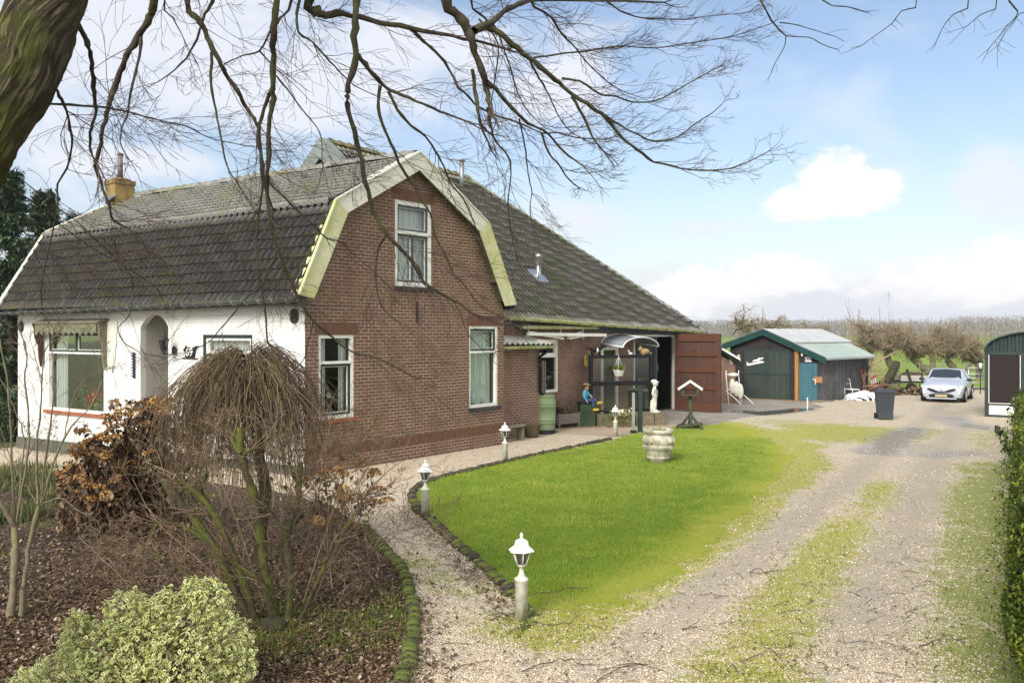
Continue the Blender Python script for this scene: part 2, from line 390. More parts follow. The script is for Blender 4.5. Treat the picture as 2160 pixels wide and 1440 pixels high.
def glass(name, tint=(.85,.9,.88), refl=.14, rough=.02):
    b = NB(name); b.t.nodes.remove(b.b); tr = b.n('ShaderNodeBsdfTransparent'); tr.inputs[0].default_value = (*tint, 1)
    gl = b.n('ShaderNodeBsdfGlossy'); gl.inputs['Roughness'].default_value = rough; gl.inputs[0].default_value = (1,1,1,1)
    lw = b.n('ShaderNodeLayerWeight'); lw.inputs[0].default_value = .45
    bp = b.n('ShaderNodeBump'); bp.inputs['Strength'].default_value = .06; bp.inputs['Distance'].default_value = .02
    b.l(b.noise(1.5, 2, .5), bp.inputs['Height']); b.l(bp.outputs[0], gl.inputs['Normal'])
    f = b.math('ADD', b.math('MULTIPLY', lw.outputs['Fresnel'], .5), refl, clamp=True)
    mxs = b.n('ShaderNodeMixShader'); b.l(f, mxs.inputs[0]); b.l(tr.outputs[0], mxs.inputs[1]); b.l(gl.outputs[0], mxs.inputs[2]); b.l(mxs.outputs[0], b.out.inputs[0])
    return b.m
M['glass'] = glass('window_glass', (.9,.94,.92), .0); M['clearglass'] = glass('clear_glass', (.93,.95,.94), .03)
M['smoked'] = glass('smoky_panel', (.55,.55,.55), .10, .15)
M['canopy'] = simple('polycarbonate_sheet', (.24,.26,.28), (.19,.21,.23), 2, .22)
def planks(name, c1, c2, width=.12, rough=.75, vertical=True, wear=.4):
    b = NB(name); uv = b.tc.outputs['UV']; sp = b.n('ShaderNodeSeparateXYZ'); b.l(uv, sp.inputs[0]); u = sp.outputs[0 if vertical else 1]
    k = b.math('DIVIDE', u, width); idx = b.math('FLOOR', k); fr = b.math('FRACT', k)
    wn_ = b.n('ShaderNodeTexWhiteNoise'); wn_.noise_dimensions = '1D'; b.l(idx, wn_.inputs['W'])
    sc_ = (30, 1.2, 1) if vertical else (1.2, 30, 1)
    gr = b.noise(1, 6, .7, b.co('UV', sc_)); wr = b.noise(.9, 5, .7)
    c_ = b.mix(wn_.outputs['Value'], c1, c2); c_ = b.mix(b.step(gr, .35, .7, 0, .6), c_, tuple(x*.55 for x in c1))
    c_ = b.mix(b.step(wr, .45, .75, 0, wear), c_, tuple(min(1, x*1.7+.01) for x in c2))
    gap = b.math('MINIMUM', fr, b.math('SUBTRACT', 1.0, fr)); g_ = b.step(gap, .0, .06, 0, 1)
    c_ = b.mix(g_, tuple(x*.25 for x in c1), c_); b.bump(b.math('ADD', g_, b.math('MULTIPLY', gr, .3)), .7, .008)
    return b.set(c_, rough)
M['barn_door'] = planks('red_brown_boards', (.050,.019,.011), (.082,.032,.017), .11, .6, wear=.3)
M['barn_rail'] = simple('red_brown_rail', (.105,.043,.023), (.07,.028,.015), 5, .6, stretch=(1,1,4))
M['green_boards'] = planks('dark_green_boards', (.022,.032,.03), (.032,.045,.042), .1, .6, wear=.2)
M['door_green'] = planks('faded_green_door_boards', (.020,.034,.028), (.032,.048,.038), .14, .6, wear=.25)
M['black_boards'] = planks('weathered_black_boards', (.055,.055,.060), (.105,.105,.112), .17, .85, wear=.75)
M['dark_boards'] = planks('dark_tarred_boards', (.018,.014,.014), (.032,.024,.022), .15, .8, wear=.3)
M['blue_boards'] = planks('teal_blue_door_boards', (.030,.115,.15), (.045,.15,.185), .11, .6, wear=.25)
M['wood'] = simple('raw_orange_timber', (.42,.20,.07), (.30,.14,.05), 4, .7, stretch=(6,6,.5))
M['greywood'] = simple('grey_weathered_wood', (.20,.17,.15), (.13,.115,.10), 5, .85, stretch=(1,1,5))
M['palewood'] = simple('pale_mossy_wood', (.23,.21,.15), (.15,.145,.10), 5, .85)
M['darkwood'] = simple('dark_mossy_wood', (.055,.05,.04), (.07,.085,.035), 7, .9, bump=.5)
M['wicker'] = simple('old_wicker', (.16,.12,.07), (.08,.06,.04), 30, .9, bump=.8, bscale=80, bd=.01)
M['greenmetal'] = simple('green_sheet_metal', (.09,.16,.14), (.13,.21,.18), 2, .5)
M['lightroof'] = simple('pale_grey_metal_sheet', (.50,.52,.51), (.42,.44,.44), 1.2, .55, 0)
M['greenroof'] = simple('pale_green_metal_sheet', (.32,.40,.35), (.40,.46,.41), 1.2, .55, 0)
M['darkgreen_board'] = simple('dark_green_barge_board', (.010,.040,.036), (.018,.058,.05), 2, .5)
M['stone'] = simple('mossy_cast_stone', (.58,.55,.46), (.24,.23,.15), 5.5, .85, bump=.7, bscale=40, bd=.006, detail=8)
M['statue'] = simple('white_weathered_stone', (.74,.73,.66), (.50,.49,.42), 9, .75, bump=.4)
M['lamp_white'] = simple('white_enamel', (.80,.80,.78), (.66,.66,.60), 9, .4)
M['lamp_glass'] = glass('dusty_lamp_glass', (.32,.33,.35), .10, .15)
M['bin'] = simple('dark_grey_bin_plastic', (.035,.042,.050), (.055,.062,.07), 2, .5, bump=.05)
M['rubber'] = simple('black_rubber', (.012,.012,.012), (.025,.025,.025), 10, .8)
# ------------------------------------------------------------------ ground, lawn, drive, path, bed
def vnoise(x, y, s, seed=0):
    x = x*s; y = y*s; xi = np.floor(x).astype(np.int64); yi = np.floor(y).astype(np.int64); fx = x-xi; fy = y-yi
    fx = fx*fx*(3-2*fx); fy = fy*fy*(3-2*fy)
    def h(a, b_):
        q = (a*374761393+b_*668265263+seed*1442695041) & 0xffffffff; q = ((q ^ (q >> 13))*1274126177) & 0xffffffff
        return ((q ^ (q >> 16)) & 0xffff)/65535.0
    return (h(xi, yi)*(1-fx)+h(xi+1, yi)*fx)*(1-fy)+(h(xi, yi+1)*(1-fx)+h(xi+1, yi+1)*fx)*fy
def vfbm(x, y, s, o=4, seed=0):
    t = 0; a = .5; n_ = 0
    for i in range(o): t = t+a*vnoise(x, y, s*2**i, seed+i); n_ += a; a *= .55
    return t/n_
def inpoly(x, y, poly):
    r = np.zeros(x.shape, bool); n_ = len(poly)
    for i in range(n_):
        x1, y1 = poly[i]; x2, y2 = poly[(i+1) % n_]
        if y1 == y2: continue
        c_ = ((y1 > y) != (y2 > y)) & (x < (x2-x1)*(y-y1)/(y2-y1)+x1); r ^= c_
    return r
def pdist(X, Y, line):
    """distance in metres to a polyline given in photograph coordinates"""
    P = [G(*p) for p in line]; d = np.full(X.shape, 1e9)
    for a, b_ in zip(P[:-1], P[1:]):
        dx, dy = b_.x-a.x, b_.y-a.y; t = np.clip(((X-a.x)*dx+(Y-a.y)*dy)/(dx*dx+dy*dy), 0, 1)
        d = np.minimum(d, np.hypot(X-a.x-t*dx, Y-a.y-t*dy))
    return d
def pix(X, Y): return 1080+FPX*X/Y, HOR+FPX*CAMH/Y
LAWN = [(900,1018),(870,1048),(887,1082),(922,1112),(962,1147),(1002,1180),(1042,1217),(1092,1264),(1125,1282),(1200,1292),(1290,1272),(1370,1240),(1450,1190),(1530,1120),(1600,1060),(1640,1010),(1665,965),(1640,930),(1590,905),(1530,894),(1480,896),(1400,903),(1345,915),(1295,928),(1240,938),(1180,951),(1120,963),(1065,976),(1000,991),(940,1006)]
BED = [(-900,1010),(0,985),(200,992),(400,1010),(600,1040),(700,1065),(775,1120),(800,1150),(838,1190),(860,1235),(872,1290),(870,1340),(862,1400),(848,1440),(820,1600),(780,2600),(-4000,2600)]
PATH = [(-900,1010),(-600,935),(0,925),(200,905),(643,900),(1065,890),(1170,912),(1300,922),(1300,940),(900,1060),(960,1147),(1060,1230),(1103,1300),(1050,1440),(1000,2600),(700,2600),(600,1100)]
YARD = [(1150,885),(1260,860),(1380,850),(1520,835),(1600,838),(1700,845),(1740,858),(1690,868),(1570,880),(1510,893),(1390,905),(1300,922),(1180,917)]
DRIVE = [(1103,1298),(1050,1440),(1000,2600),(4500,2600),(2190,1440),(2150,1200),(2138,1100),(2130,1000),(2140,900),(2500,880),(2500,822),(1900,822),(1880,838),(1730,845),(1500,860),(1300,905),(1200,1000)]
def build_ground():
    pyr = np.concatenate([np.linspace(2600, 1470, 60), np.linspace(1466, 816, 620)]); Yr = FPX*CAMH/(pyr-HOR)
    t = np.linspace(-1, 1, 901); t = t*.80
    Yg, tg = np.meshgrid(Yr, t, indexing='ij'); Xg = tg*(Yg*.92+5)
    Z = gz(Xg, Yg); px, py = pix(Xg, Yg)
    Xc = (Xg[1:, 1:]+Xg[:-1, :-1])/2; Yc = (Yg[1:, 1:]+Yg[:-1, :-1])/2
    jx = (vfbm(Xc, Yc, 1.6, 4, 3)-.5)*.6+(vfbm(Xc, Yc, 14, 2, 4)-.5)*.35; jy = (vfbm(Xc, Yc, 1.6, 4, 9)-.5)*.6+(vfbm(Xc, Yc, 14, 2, 8)-.5)*.35
    hx, hy = pix(Xc+jx, Yc+jy); sx_, sy_ = pix(Xc+jx*.18, Yc+jy*.18)
    zone = np.zeros(Xc.shape, int)
    zone[inpoly(hx, hy, DRIVE)] = 2; zone[inpoly(sx_, sy_, YARD)] = 5; zone[inpoly(sx_, sy_, PATH)] = 3
    zone[inpoly(sx_, sy_, BED)] = 4
    lw = inpoly(hx, hy, LAWN) | (inpoly(sx_, sy_, LAWN) & (sx_ < 1160)); lw &= ~((sx_ < 1090) & ~inpoly(sx_, sy_, LAWN)); zone[lw] = 1
    V = np.stack([Xg, Yg, Z], -1).reshape(-1, 3); X, Y = Xg.ravel(), Yg.ravel()
    n1 = vfbm(X, Y, .9, 5, 21); n2 = vfbm(X, Y, 3.5, 4, 22); n3 = vfbm(X, Y, .35, 3, 25)
    g_ = lambda d, w_: np.exp(-(d/w_)**2)
    tr1 = pdist(X, Y, [(1100,1560),(1250,1440),(1380,1335),(1500,1235),(1640,1130),(1750,1045),(1820,990),(1850,955),(1890,925),(1960,880),(1990,850)])
    tr2 = pdist(X, Y, [(1780,1700),(1800,1440),(1830,1300),(1880,1180),(1930,1070),(1955,990),(1970,955),(2020,905),(2010,870)])
    track = np.clip(g_(tr1, .42)+g_(tr2, .55)*.9+(n1-.5)*.45, 0, 1)*np.clip((Y-5)/4, 0.3, 1)
    mc = g_(pdist(X, Y, [(1480,1600),(1560,1440),(1650,1300),(1730,1200),(1800,1110),(1850,1050),(1870,1020)]), .82)
    ml = g_(pdist(X, Y, [(1180,1330),(1330,1275),(1450,1205),(1545,1125),(1620,1050),(1690,985),(1680,935),(1610,905),(1530,892)]), .75)
    mu = g_(pdist(X, Y, [(1680,915),(1760,905),(1850,918),(1940,912)]), 2.8)*.95
    mr = g_(pdist(X, Y, [(2120,1500),(2070,1300),(2050,1150),(2060,1050),(2080,985)]), 1.05)
    mp = g_(pdist(X, Y, [(850,1175),(900,1210),(960,1240),(1010,1238)]), .5)*.6+g_(pdist(X, Y, [(640,1100),(1170,918)]), .1)*0
    moss = np.clip(np.maximum.reduce([mc*.95, ml*1.05, mu, mr, mp])*1.25+(n1-.5)*1.3+(n2-.5)*.5-.22, 0, 1)*(1-.75*np.clip(track, 0, 1))
    yel = np.clip(np.maximum(mc, ml)+mu*.7-mr*.5+(n3-.5)*.6, 0, 1)
    wet = np.clip(np.maximum.reduce([g_(pdist(X, Y, [(1850,955),(1895,925),(1930,905)]), .75), g_(pdist(X, Y, [(1980,960),(2040,955)]), .6), g_(pdist(X, Y, [(2000,880),(2050,900),(2090,905)]), .8), g_(pdist(X, Y, [(1560,868),(1620,872),(1690,864)]), .8)])*1.5+(n1-.5)*1.6-.45, 0, 1)
    green = np.clip(g_(pdist(X, Y, [(600,1290),(740,1260),(800,1330)]), 1.0)*.9+g_(pdist(X, Y, [(60,1090),(200,1060),(330,1050)]), 1.2)+g_(pdist(X, Y, [(560,1330),(700,1380)]), .5)*.5+(n1-.5)*2.2-.35, 0, 1)
    sand = np.clip(g_(pdist(X, Y, [(1150,905),(1290,908),(1360,898)]), 1.4), 0, 1)
    litter = np.clip(g_(pdist(X, Y, [(860,1070),(940,1150),(1040,1240)]), .30)+g_(pdist(X, Y, [(1180,900),(1330,892)]), .5)+(n2-.5)*.9-.1, 0, 1)
    A_ = dict(moss=moss, track=track, wet=wet, green=green, yel=yel, sand=sand, litter=litter)
    nr, nc = Xg.shape; idx = np.arange(nr*nc).reshape(nr, nc)
    F = np.stack([idx[:-1, :-1], idx[:-1, 1:], idx[1:, 1:], idx[1:, :-1]], -1)
    names = {0: ('verge', 'ground_rough'), 1: ('lawn', 'lawn'), 2: ('driveway', 'gravel'), 3: ('gravel_path', 'gravel'), 4: ('flower_bed_soil', 'bed'), 5: ('paved_yard', 'yard')}
    for z_, (nm, mt) in names.items():
        f = F[zone == z_]; used, inv = np.unique(f, return_inverse=True)
        at = {k: v[used] for k, v in A_.items()}
        vv = V[used].copy()
        if z_ == 1: vv[:, 2] += .002
        struct(fast(nm, vv, inv.reshape(-1, 4), M[mt], col_attr=at, smooth=True))
    # land outside the detailed sheet, out to the horizon
    def row(sgn): return [(float(Xg[i, 0 if sgn < 0 else -1]), float(Yr[i]), float(gz(Xg[i, 0], Yr[i])) if sgn < 0 else 0.0) for i in range(0, nr, 40)]+[(float(Xg[-1, 0 if sgn < 0 else -1]), float(Yr[-1]), float(gz(Xg[-1, 0], Yr[-1])) if sgn < 0 else 0.0)]
    L, Rr = row(-1), row(1); B = 1500
    top = [(float(Xg[-1, j]), float(Yr[-1]), float(Z[-1, j])) for j in range(0, nc, 30)]
    v = []; f = []
    def strip(a, b_):
        k = len(v); v.extend(a); v.extend(b_); m_ = len(a)
        for i in range(m_-1): f.append((k+i, k+i+1, k+m_+i+1, k+m_+i))
    strip(L, [(-B, p[1], 0) for p in L]); strip(Rr, [(B, p[1], 0) for p in Rr])
    y0, y1 = float(Yr[0]), float(Yr[-1]); v2 = [(-B, y0, 0), (B, y0, 0), (B, -300, 0), (-B, -300, 0)]; k = len(v); v.extend(v2); f.append((k, k+1, k+2, k+3))
    struct(mk('ground', v, f, M['ground_rough'], uv=False))
    v = []; f = []; strip(top, [(p[0], y1+30, 0) for p in top]); k = len(v)
    v += [(top[0][0], y1+30, 0), (top[-1][0], y1+30, 0), (B, y1+30, 0), (B, B, 0), (-B, B, 0), (-B, y1+30, 0), (-B, y1, 0), (B, y1, 0)]
    f += [(k+5, k+2, k+3, k+4), (k, k+5, k+6, ), (k+1, k+7, k+2)]
    v += [top[0], top[-1]]; f[-2:] = [(k, k+5, k+6, k+8), (k+1, k+9, k+7, k+2)]
    struct(mk('field', v, f, M['field'], uv=False))
    return X, Y, zone, Xc, Yc, moss.reshape(nr, nc), green.reshape(nr, nc), track.reshape(nr, nc)

def lawn_mat(name, far=False):
    b = NB(name); n1 = b.noise(.5, 4, .6); n2 = b.noise(3, 6, .7); n3 = b.noise(55, 4, .7); n4 = b.noise(9, 5, .7)
    c_ = b.mix(b.step(n1, .38, .60), (.16,.26,.028), (.27,.35,.045)); c_ = b.mix(b.step(n2, .40, .62, 0, .75), c_, (.36,.37,.07))
    c_ = b.mix(b.step(n4, .48, .75, 0, .75), c_, (.10,.18,.018)); c_ = b.mix(b.step(n3, .45, .7, 0, .5), c_, (.07,.13,.012))
    if not far:
        c_ = b.mix(b.math('MULTIPLY', b.attr('moss'), .75), c_, (.40,.40,.05)); b.bump(n3, 1, .02)
    else: c_ = b.mix(.5, c_, (.17,.25,.04))
    return b.set(c_, .9, spec=.15)
M['lawn'] = lawn_mat('lawn_grass'); M['field'] = lawn_mat('meadow_grass', True)
def gravel_mat():
    b = NB('shell_gravel'); ob = b.tc.outputs['Object']; wob = b.noise(30, 2, .5, out='Color')
    v1 = b.vor(48, ob); v2 = b.vor(95, ob); d1 = b.vor(48, ob, 'Distance'); n1 = b.noise(1.2, 5, .65); n2 = b.noise(14, 5, .7); n3 = b.noise(5, 5, .7)
    pal = [(0, (.76,.68,.50)), (.25, (.54,.43,.29)), (.42, (.68,.57,.40)), (.6, (.46,.37,.25)), (.72, (.80,.73,.60)), (.86, (.84,.80,.71)), (1, (.40,.35,.28))]
    c1 = b.ramp(b.sepc(v1)[0], pal); c2 = b.ramp(b.sepc(v2)[1], pal); c_ = b.mix(.45, c1, c2)
    c_ = b.mix(b.step(n2, .38, .62, 0, .5), c_, (.36,.28,.18)); c_ = b.mix(b.step(n1, .4, .7, 0, .35), c_, (.42,.34,.23))
    c_ = b.mix(b.step(n3, .52, .72, 0, .6), c_, (.16,.12,.075)); c_ = b.mix(b.step(b.noise(75, 3, .6), .60, .68, 0, .75), c_, (.07,.05,.035))
    tr = b.attr('track'); ct = b.mix(b.step(n2, .3, .7), (.37,.31,.24), (.49,.42,.33)); c_ = b.mix(b.step(tr, .30, .95, 0, .85), c_, ct)
    c_ = b.mix(b.step(b.attr('litter'), .3, .9, 0, .6), c_, (.09,.05,.03)); c_ = b.mix(b.step(b.attr('sand'), .2, .8, 0, .8), c_, (.46,.36,.23))
    mcol = b.mix(b.attr('yel'), (.31,.35,.075), (.46,.44,.07)); mcol = b.mix(b.step(b.noise(40, 4, .7), .4, .7, 0, .75), mcol, (.15,.14,.04))
    md = b.math('ADD', b.attr('moss'), b.math('ADD', b.math('MULTIPLY', b.math('SUBTRACT', n2, .5), 1.5), b.math('MULTIPLY', b.math('SUBTRACT', n3, .5), 1.3)))
    md = b.math('ADD', md, b.math('MULTIPLY', b.math('SUBTRACT', b.noise(38, 4, .75), .5), 1.7)); c_ = b.mix(b.step(md, .42, .66, 0, .93), c_, mcol)
    wt = b.attr('wet'); c_ = b.mix(b.math('MULTIPLY', wt, .5), c_, (.24,.22,.20))
    b.bump(b.math('ADD', b.math('MULTIPLY', d1, -1), n2), .9, .02)
    return b.set(c_, b.math('SUBTRACT', .9, b.math('MULTIPLY', wt, .80)))
M['gravel'] = gravel_mat()
def bed_mat(name, base=0.0):
    b = NB(name); v1 = b.vor(30, b.co('Object', (1,.6,1))); n1 = b.noise(2.5, 5, .7); n2 = b.noise(25, 5, .7)
    c_ = b.ramp(b.sepc(v1)[0], [(0, (.028,.020,.012)), (.4, (.062,.041,.024)), (.7, (.11,.072,.040)), (.9, (.15,.10,.065)), (1, (.24,.18,.12))])
    c_ = b.mix(b.step(n2, .4, .7, 0, .8), c_, (.02,.013,.009))
    gm = b.math('ADD', b.attr('green'), b.math('ADD', base, b.math('MULTIPLY', b.math('SUBTRACT', n1, .5), 1.4)))
    gc = b.mix(b.step(n2, .35, .7), (.085,.13,.02), (.15,.15,.03)); c_ = b.mix(b.step(gm, .3, .9, 0, .8), c_, gc)
    b.bump(b.math('ADD', n2, b.vor(30, out='Distance')), 1, .03); return b.set(c_, .9)
M['bed'] = bed_mat('leaf_strewn_soil'); M['ground_rough'] = bed_mat('rough_grass_ground', .75)
def yard_mat():
    b = NB('worn_paving'); bt = b.n('ShaderNodeTexBrick'); b.l(b.co('Object', rot=(0,0,R(-52))), bt.inputs['Vector']); bt.inputs['Scale'].default_value = 1
    bt.inputs['Brick Width'].default_value = .6; bt.inputs['Row Height'].default_value = .4; bt.inputs['Mortar Size'].default_value = .012
    bt.inputs['Color1'].default_value = (.27,.245,.215,1); bt.inputs['Color2'].default_value = (.35,.315,.27,1); bt.inputs['Mortar'].default_value = (.15,.13,.09,1)
    n1 = b.noise(.8, 6, .7); n2 = b.noise(12, 5, .7); c_ = b.mix(b.step(n1, .35, .7, 0, .6), bt.outputs['Color'], (.20,.18,.155))
    c_ = b.mix(b.step(b.attr('sand'), .2, .8, 0, .75), c_, (.45,.34,.22)); c_ = b.mix(b.step(b.attr('litter'), .3, .8, 0, .7), c_, (.14,.06,.035))
    c_ = b.mix(b.step(n2, .5, .8, 0, .4), c_, (.12,.10,.07)); wt = b.attr('wet'); c_ = b.mix(b.step(wt, .2, .5, 0, .85), c_, (.035,.035,.035))
    b.bump(n2, .4, .01); return b.set(c_, b.math('SUBTRACT', .75, b.math('MULTIPLY', wt, .65)))
M['yard'] = yard_mat()
GX, GY, ZONE, XC, YC, MOSS, GREEN, TRACK = build_ground()

def zone_at(px, py):
    """zone id and cell masks for points of the ground by photograph position"""
    Y = FPX*CAMH/(py-HOR); X = (px-1080)/FPX*Y
    i = np.clip(np.searchsorted(YC[:, 0], Y), 0, YC.shape[0]-1); tt = X/(Y*.92+5)/.80
    j = np.clip(((tt+1)/2*900).astype(int), 0, 899); return X, Y, ZONE[i, j], MOSS[i, j], GREEN[i, j], TRACK[i, j]
def scatter(P, bv, bf, size, yaw, tilt, tdir, stretch=None):
    """many small copies of one small shape as one mesh: P (n,3)"""
    n_ = len(P); k = len(bv); B = np.repeat(bv[None], n_, 0)*size[:, None, None]
    if stretch is not None: B = B*stretch[:, None, :]
    ct, st = np.cos(tilt)[:, None], np.sin(tilt)[:, None]
    y = B[..., 1]*ct-B[..., 2]*st; z = B[..., 1]*st+B[..., 2]*ct; B[..., 1] = y; B[..., 2] = z
    cy, sy2 = np.cos(yaw)[:, None], np.sin(yaw)[:, None]
    x = B[..., 0]*cy-B[..., 1]*sy2; y = B[..., 0]*sy2+B[..., 1]*cy; B[..., 0] = x; B[..., 1] = y
    V = (B+P[:, None, :]).reshape(-1, 3); F = (bf[None]+(np.arange(n_)*k)[:, None, None]).reshape(-1, bf.shape[1])
    return V, F
CHIP_V = np.array([(1,0,0),(-.9,.2,0),(.1,.8,.05),(-.1,-.75,0),(.1,0,.45),(0,.1,-.4)], float)
CHIP_F = np.array([(0,2,4),(2,1,4),(1,3,4),(3,0,4),(2,0,5),(1,2,5),(3,1,5),(0,3,5)])
BLADE_V = np.array([(-.09,0,0),(.09,0,0),(.0,.32,1)], float); BLADE_F = np.array([(0,1,2)])
LEAF_V = np.array([(0,-.5,0),(.28,0,.10),(0,.5,.02),(-.28,0,.10),(0,0,-.03)], float); LEAF_F = np.array([(0,1,4),(1,2,4),(2,3,4),(3,0,4)])
def rndmat(name, stops, rough=.8, nscale=0, spec=.3, trans=0):
    b = NB(name); c_ = b.ramp(b.attr('rnd'), stops)
    if nscale: c_ = b.mix(b.step(b.noise(nscale, 4, .65), .35, .7, 0, .6), c_, tuple(x*.5 for x in stops[len(stops)//2][1]))
    m = b.set(c_, rough, spec=spec)
    if trans:
        tl = b.n('ShaderNodeBsdfTranslucent'); b.l(c_, tl.inputs[0]); q = b.n('ShaderNodeMixShader'); q.inputs[0].default_value = trans
        b.l(b.b.outputs[0], q.inputs[1]); b.l(tl.outputs[0], q.inputs[2]); b.l(q.outputs[0], b.out.inputs[0])
    return m
M['chips'] = rndmat('gravel_chips', [(0, (.28,.21,.14)), (.25, (.46,.36,.25)), (.55, (.60,.51,.38)), (.85, (.74,.68,.56)), (1, (.36,.30,.23))], .8)
M['blades'] = rndmat('grass_blades', [(0, (.12,.21,.022)), (.45, (.23,.34,.035)), (.8, (.35,.41,.06)), (1, (.48,.44,.16))], .6, trans=.3)
M['mossblades'] = rndmat('moss_and_weeds', [(0, (.06,.11,.012)), (.5, (.13,.18,.02)), (1, (.25,.25,.035))], .7, trans=.2)
M['drygrass'] = rndmat('dull_grass', [(0, (.05,.07,.025)), (.5, (.11,.13,.04)), (1, (.22,.20,.09))], .7, trans=.2)
M['litter'] = rndmat('dead_leaves', [(0, (.034,.022,.013)), (.4, (.10,.060,.031)), (.7, (.18,.115,.060)), (.92, (.27,.19,.12)), (1, (.45,.38,.28))], .6)
def put(name, V, F, mat, n_, k, parent=None, rnd=None, smooth=False):
    r_ = rng.random(n_) if rnd is None else rnd
    return fast(name, V, F, mat, parent, col_attr={'rnd': np.repeat(r_, k)}, smooth=smooth)
def ground_scatter():
    # lawn blades
    n_ = 330000; px = rng.uniform(860, 1680, n_); py = 892+(1295-892)*rng.random(n_)**.85; X, Y, z, mo, gr, tr = zone_at(px, py)
    k = (z == 1); X, Y, mo = X[k], Y[k], mo[k]; m_ = len(X); P = np.stack([X, Y, gz(X, Y)+.012], 1)
    clump = vfbm(X, Y, 2.2, 4, 31); size = (.017+.026*rng.random(m_))*(.6+clump*.9); size *= np.clip(1-mo*.6, .4, 1)
    st = np.stack([np.clip(Y/9, 1, 4)*rng.uniform(.6, 1.1, m_), np.ones(m_), np.ones(m_)], 1)
    V, F = scatter(P, BLADE_V, BLADE_F, size, rng.uniform(0, 6.28, m_), rng.normal(0, .35, m_), None, st)
    rn = np.clip(rng.random(m_)*.6+(clump-.35)*.9+mo*.3, 0, 1); tag(put('grass', V, F, M['blades'], m_, 3, rnd=rn), 'short bright green winter lawn grass', None, kind='stuff')
    # chips on drive and path, nearest ground first
    n_ = 150000; px = rng.uniform(560, 2180, n_); py = 930+(1460-930)*rng.random(n_)**.75; X, Y, z, mo, gr, tr = zone_at(px, py)
    k = ((z == 2) | (z == 3)) & (rng.random(n_) > mo*.8) & (rng.random(n_) > tr*.75) & (vfbm(X, Y, 5, 3, 55) > .38); X, Y = X[k], Y[k]; m_ = len(X)
    size = (.006+.014*rng.random(m_)**2.2)*np.clip(Y/10, .9, 1.5); P = np.stack([X, Y, gz(X, Y)+size*.2], 1)
    V, F = scatter(P, CHIP_V, CHIP_F, size, rng.uniform(0, 6.28, m_), rng.normal(0, .3, m_), None)
    tag(put('gravel', V, F, M['chips'], m_, 6), 'loose pale shell chips and gravel on the drive', None, kind='stuff')
    # moss tufts and weeds in drive, path, bed
    n_ = 150000; px = rng.uniform(-60, 2180, n_); py = 900+(1460-900)*rng.random(n_)**.8; X, Y, z, mo, gr, tr = zone_at(px, py)
    q = np.where(z == 4, gr, np.where(z == 0, .9, mo))*(vfbm(X, Y, 4, 4, 77)*1.6-.25); k = (z != 1) & (z != 5) & (rng.random(n_) < q*.8) ; X, Y, zz = X[k], Y[k], z[k]; m_ = len(X)
    size = (.014+.035*rng.random(m_)**2)*np.where((zz == 4) | (zz == 0), 2.0, 1.0); P = np.stack([X, Y, gz(X, Y)], 1)
    st = np.stack([np.clip(Y/8, 1, 4), np.ones(m_), np.ones(m_)], 1)*1.0
    V, F = scatter(P, BLADE_V, BLADE_F, size, rng.uniform(0, 6.28, m_), rng.normal(0, .5, m_), None, st)
    tag(put('weeds', V, F, M['mossblades'], m_, 3), 'moss and short weeds in the gravel and the flower bed', None, kind='stuff')
    # leaf litter
    n_ = 60000; px = rng.uniform(-60, 1100, n_); py = 995+(1460-995)*rng.random(n_)**.7; X, Y, z, mo, gr, tr = zone_at(px, py)
    dl = pdist(X, Y, [(860,1070),(940,1150),(1040,1240),(1100,1300)]); de = pdist(X, Y, [(775,1120),(838,1190),(870,1290),(850,1440)])
    k = ((z == 4) & (rng.random(n_) < .85-gr*.5)) | ((z == 3) & (rng.random(n_) < .30*np.exp(-(dl/.25)**2)+.30*np.exp(-(de/.3)**2)+.006)) | ((z == 1) & (rng.random(n_) < .010+.05*np.exp(-(dl/.3)**2)))
    X, Y = X[k], Y[k]; m_ = len(X); size = .026+.04*rng.random(m_); P = np.stack([X, Y, gz(X, Y)+.006+.025*rng.random(m_)], 1)
    V, F = scatter(P, LEAF_V, LEAF_F, size, rng.uniform(0, 6.28, m_), rng.normal(0, .5, m_), None)
    tag(put('fallen_leaves', V, F, M['litter'], m_, 5), 'brown fallen leaves covering the flower bed', None, kind='stuff')
    n_ = 5200; px = rng.uniform(900, 2120, n_); py = 930+(1450-930)*rng.random(n_)**.8; X, Y, z, mo, gr, tr = zone_at(px, py); k = ((z == 2) | ((z == 1) & (rng.random(n_) < .10))) & (rng.random(n_) < .35+.65*(vfbm(X, Y, 1.5, 3, 5) > .5)); X, Y = X[k], Y[k]; m_ = len(X)
    V, F = scatter(np.stack([X, Y, .008+.01*rng.random(m_)], 1), LEAF_V*np.array([.7,1.2,1]), LEAF_F, .018+.028*rng.random(m_)**2, rng.uniform(0, 6.28, m_), rng.normal(0, .3, m_), None)
    tag(put('debris', V, F, M['litter'], m_, 5), 'small dark leaf bits and twig ends strewn over drive and lawn', None, kind='stuff')
    n_ = 900; px = rng.uniform(1140, 1360, n_); py = rng.uniform(880, 903, n_); X, Y, *_ = zone_at(px, py)
    V, F = scatter(np.stack([X, Y, .01+.03*rng.random(n_)], 1), LEAF_V, LEAF_F, .05+.05*rng.random(n_), rng.uniform(0, 6.28, n_), rng.normal(0, .5, n_), None)
    tag(put('fallen_leaves', V, F, M['litter'], n_, 5), 'red brown leaves blown against the foot of the glass screen', None, kind='stuff')
ground_scatter()
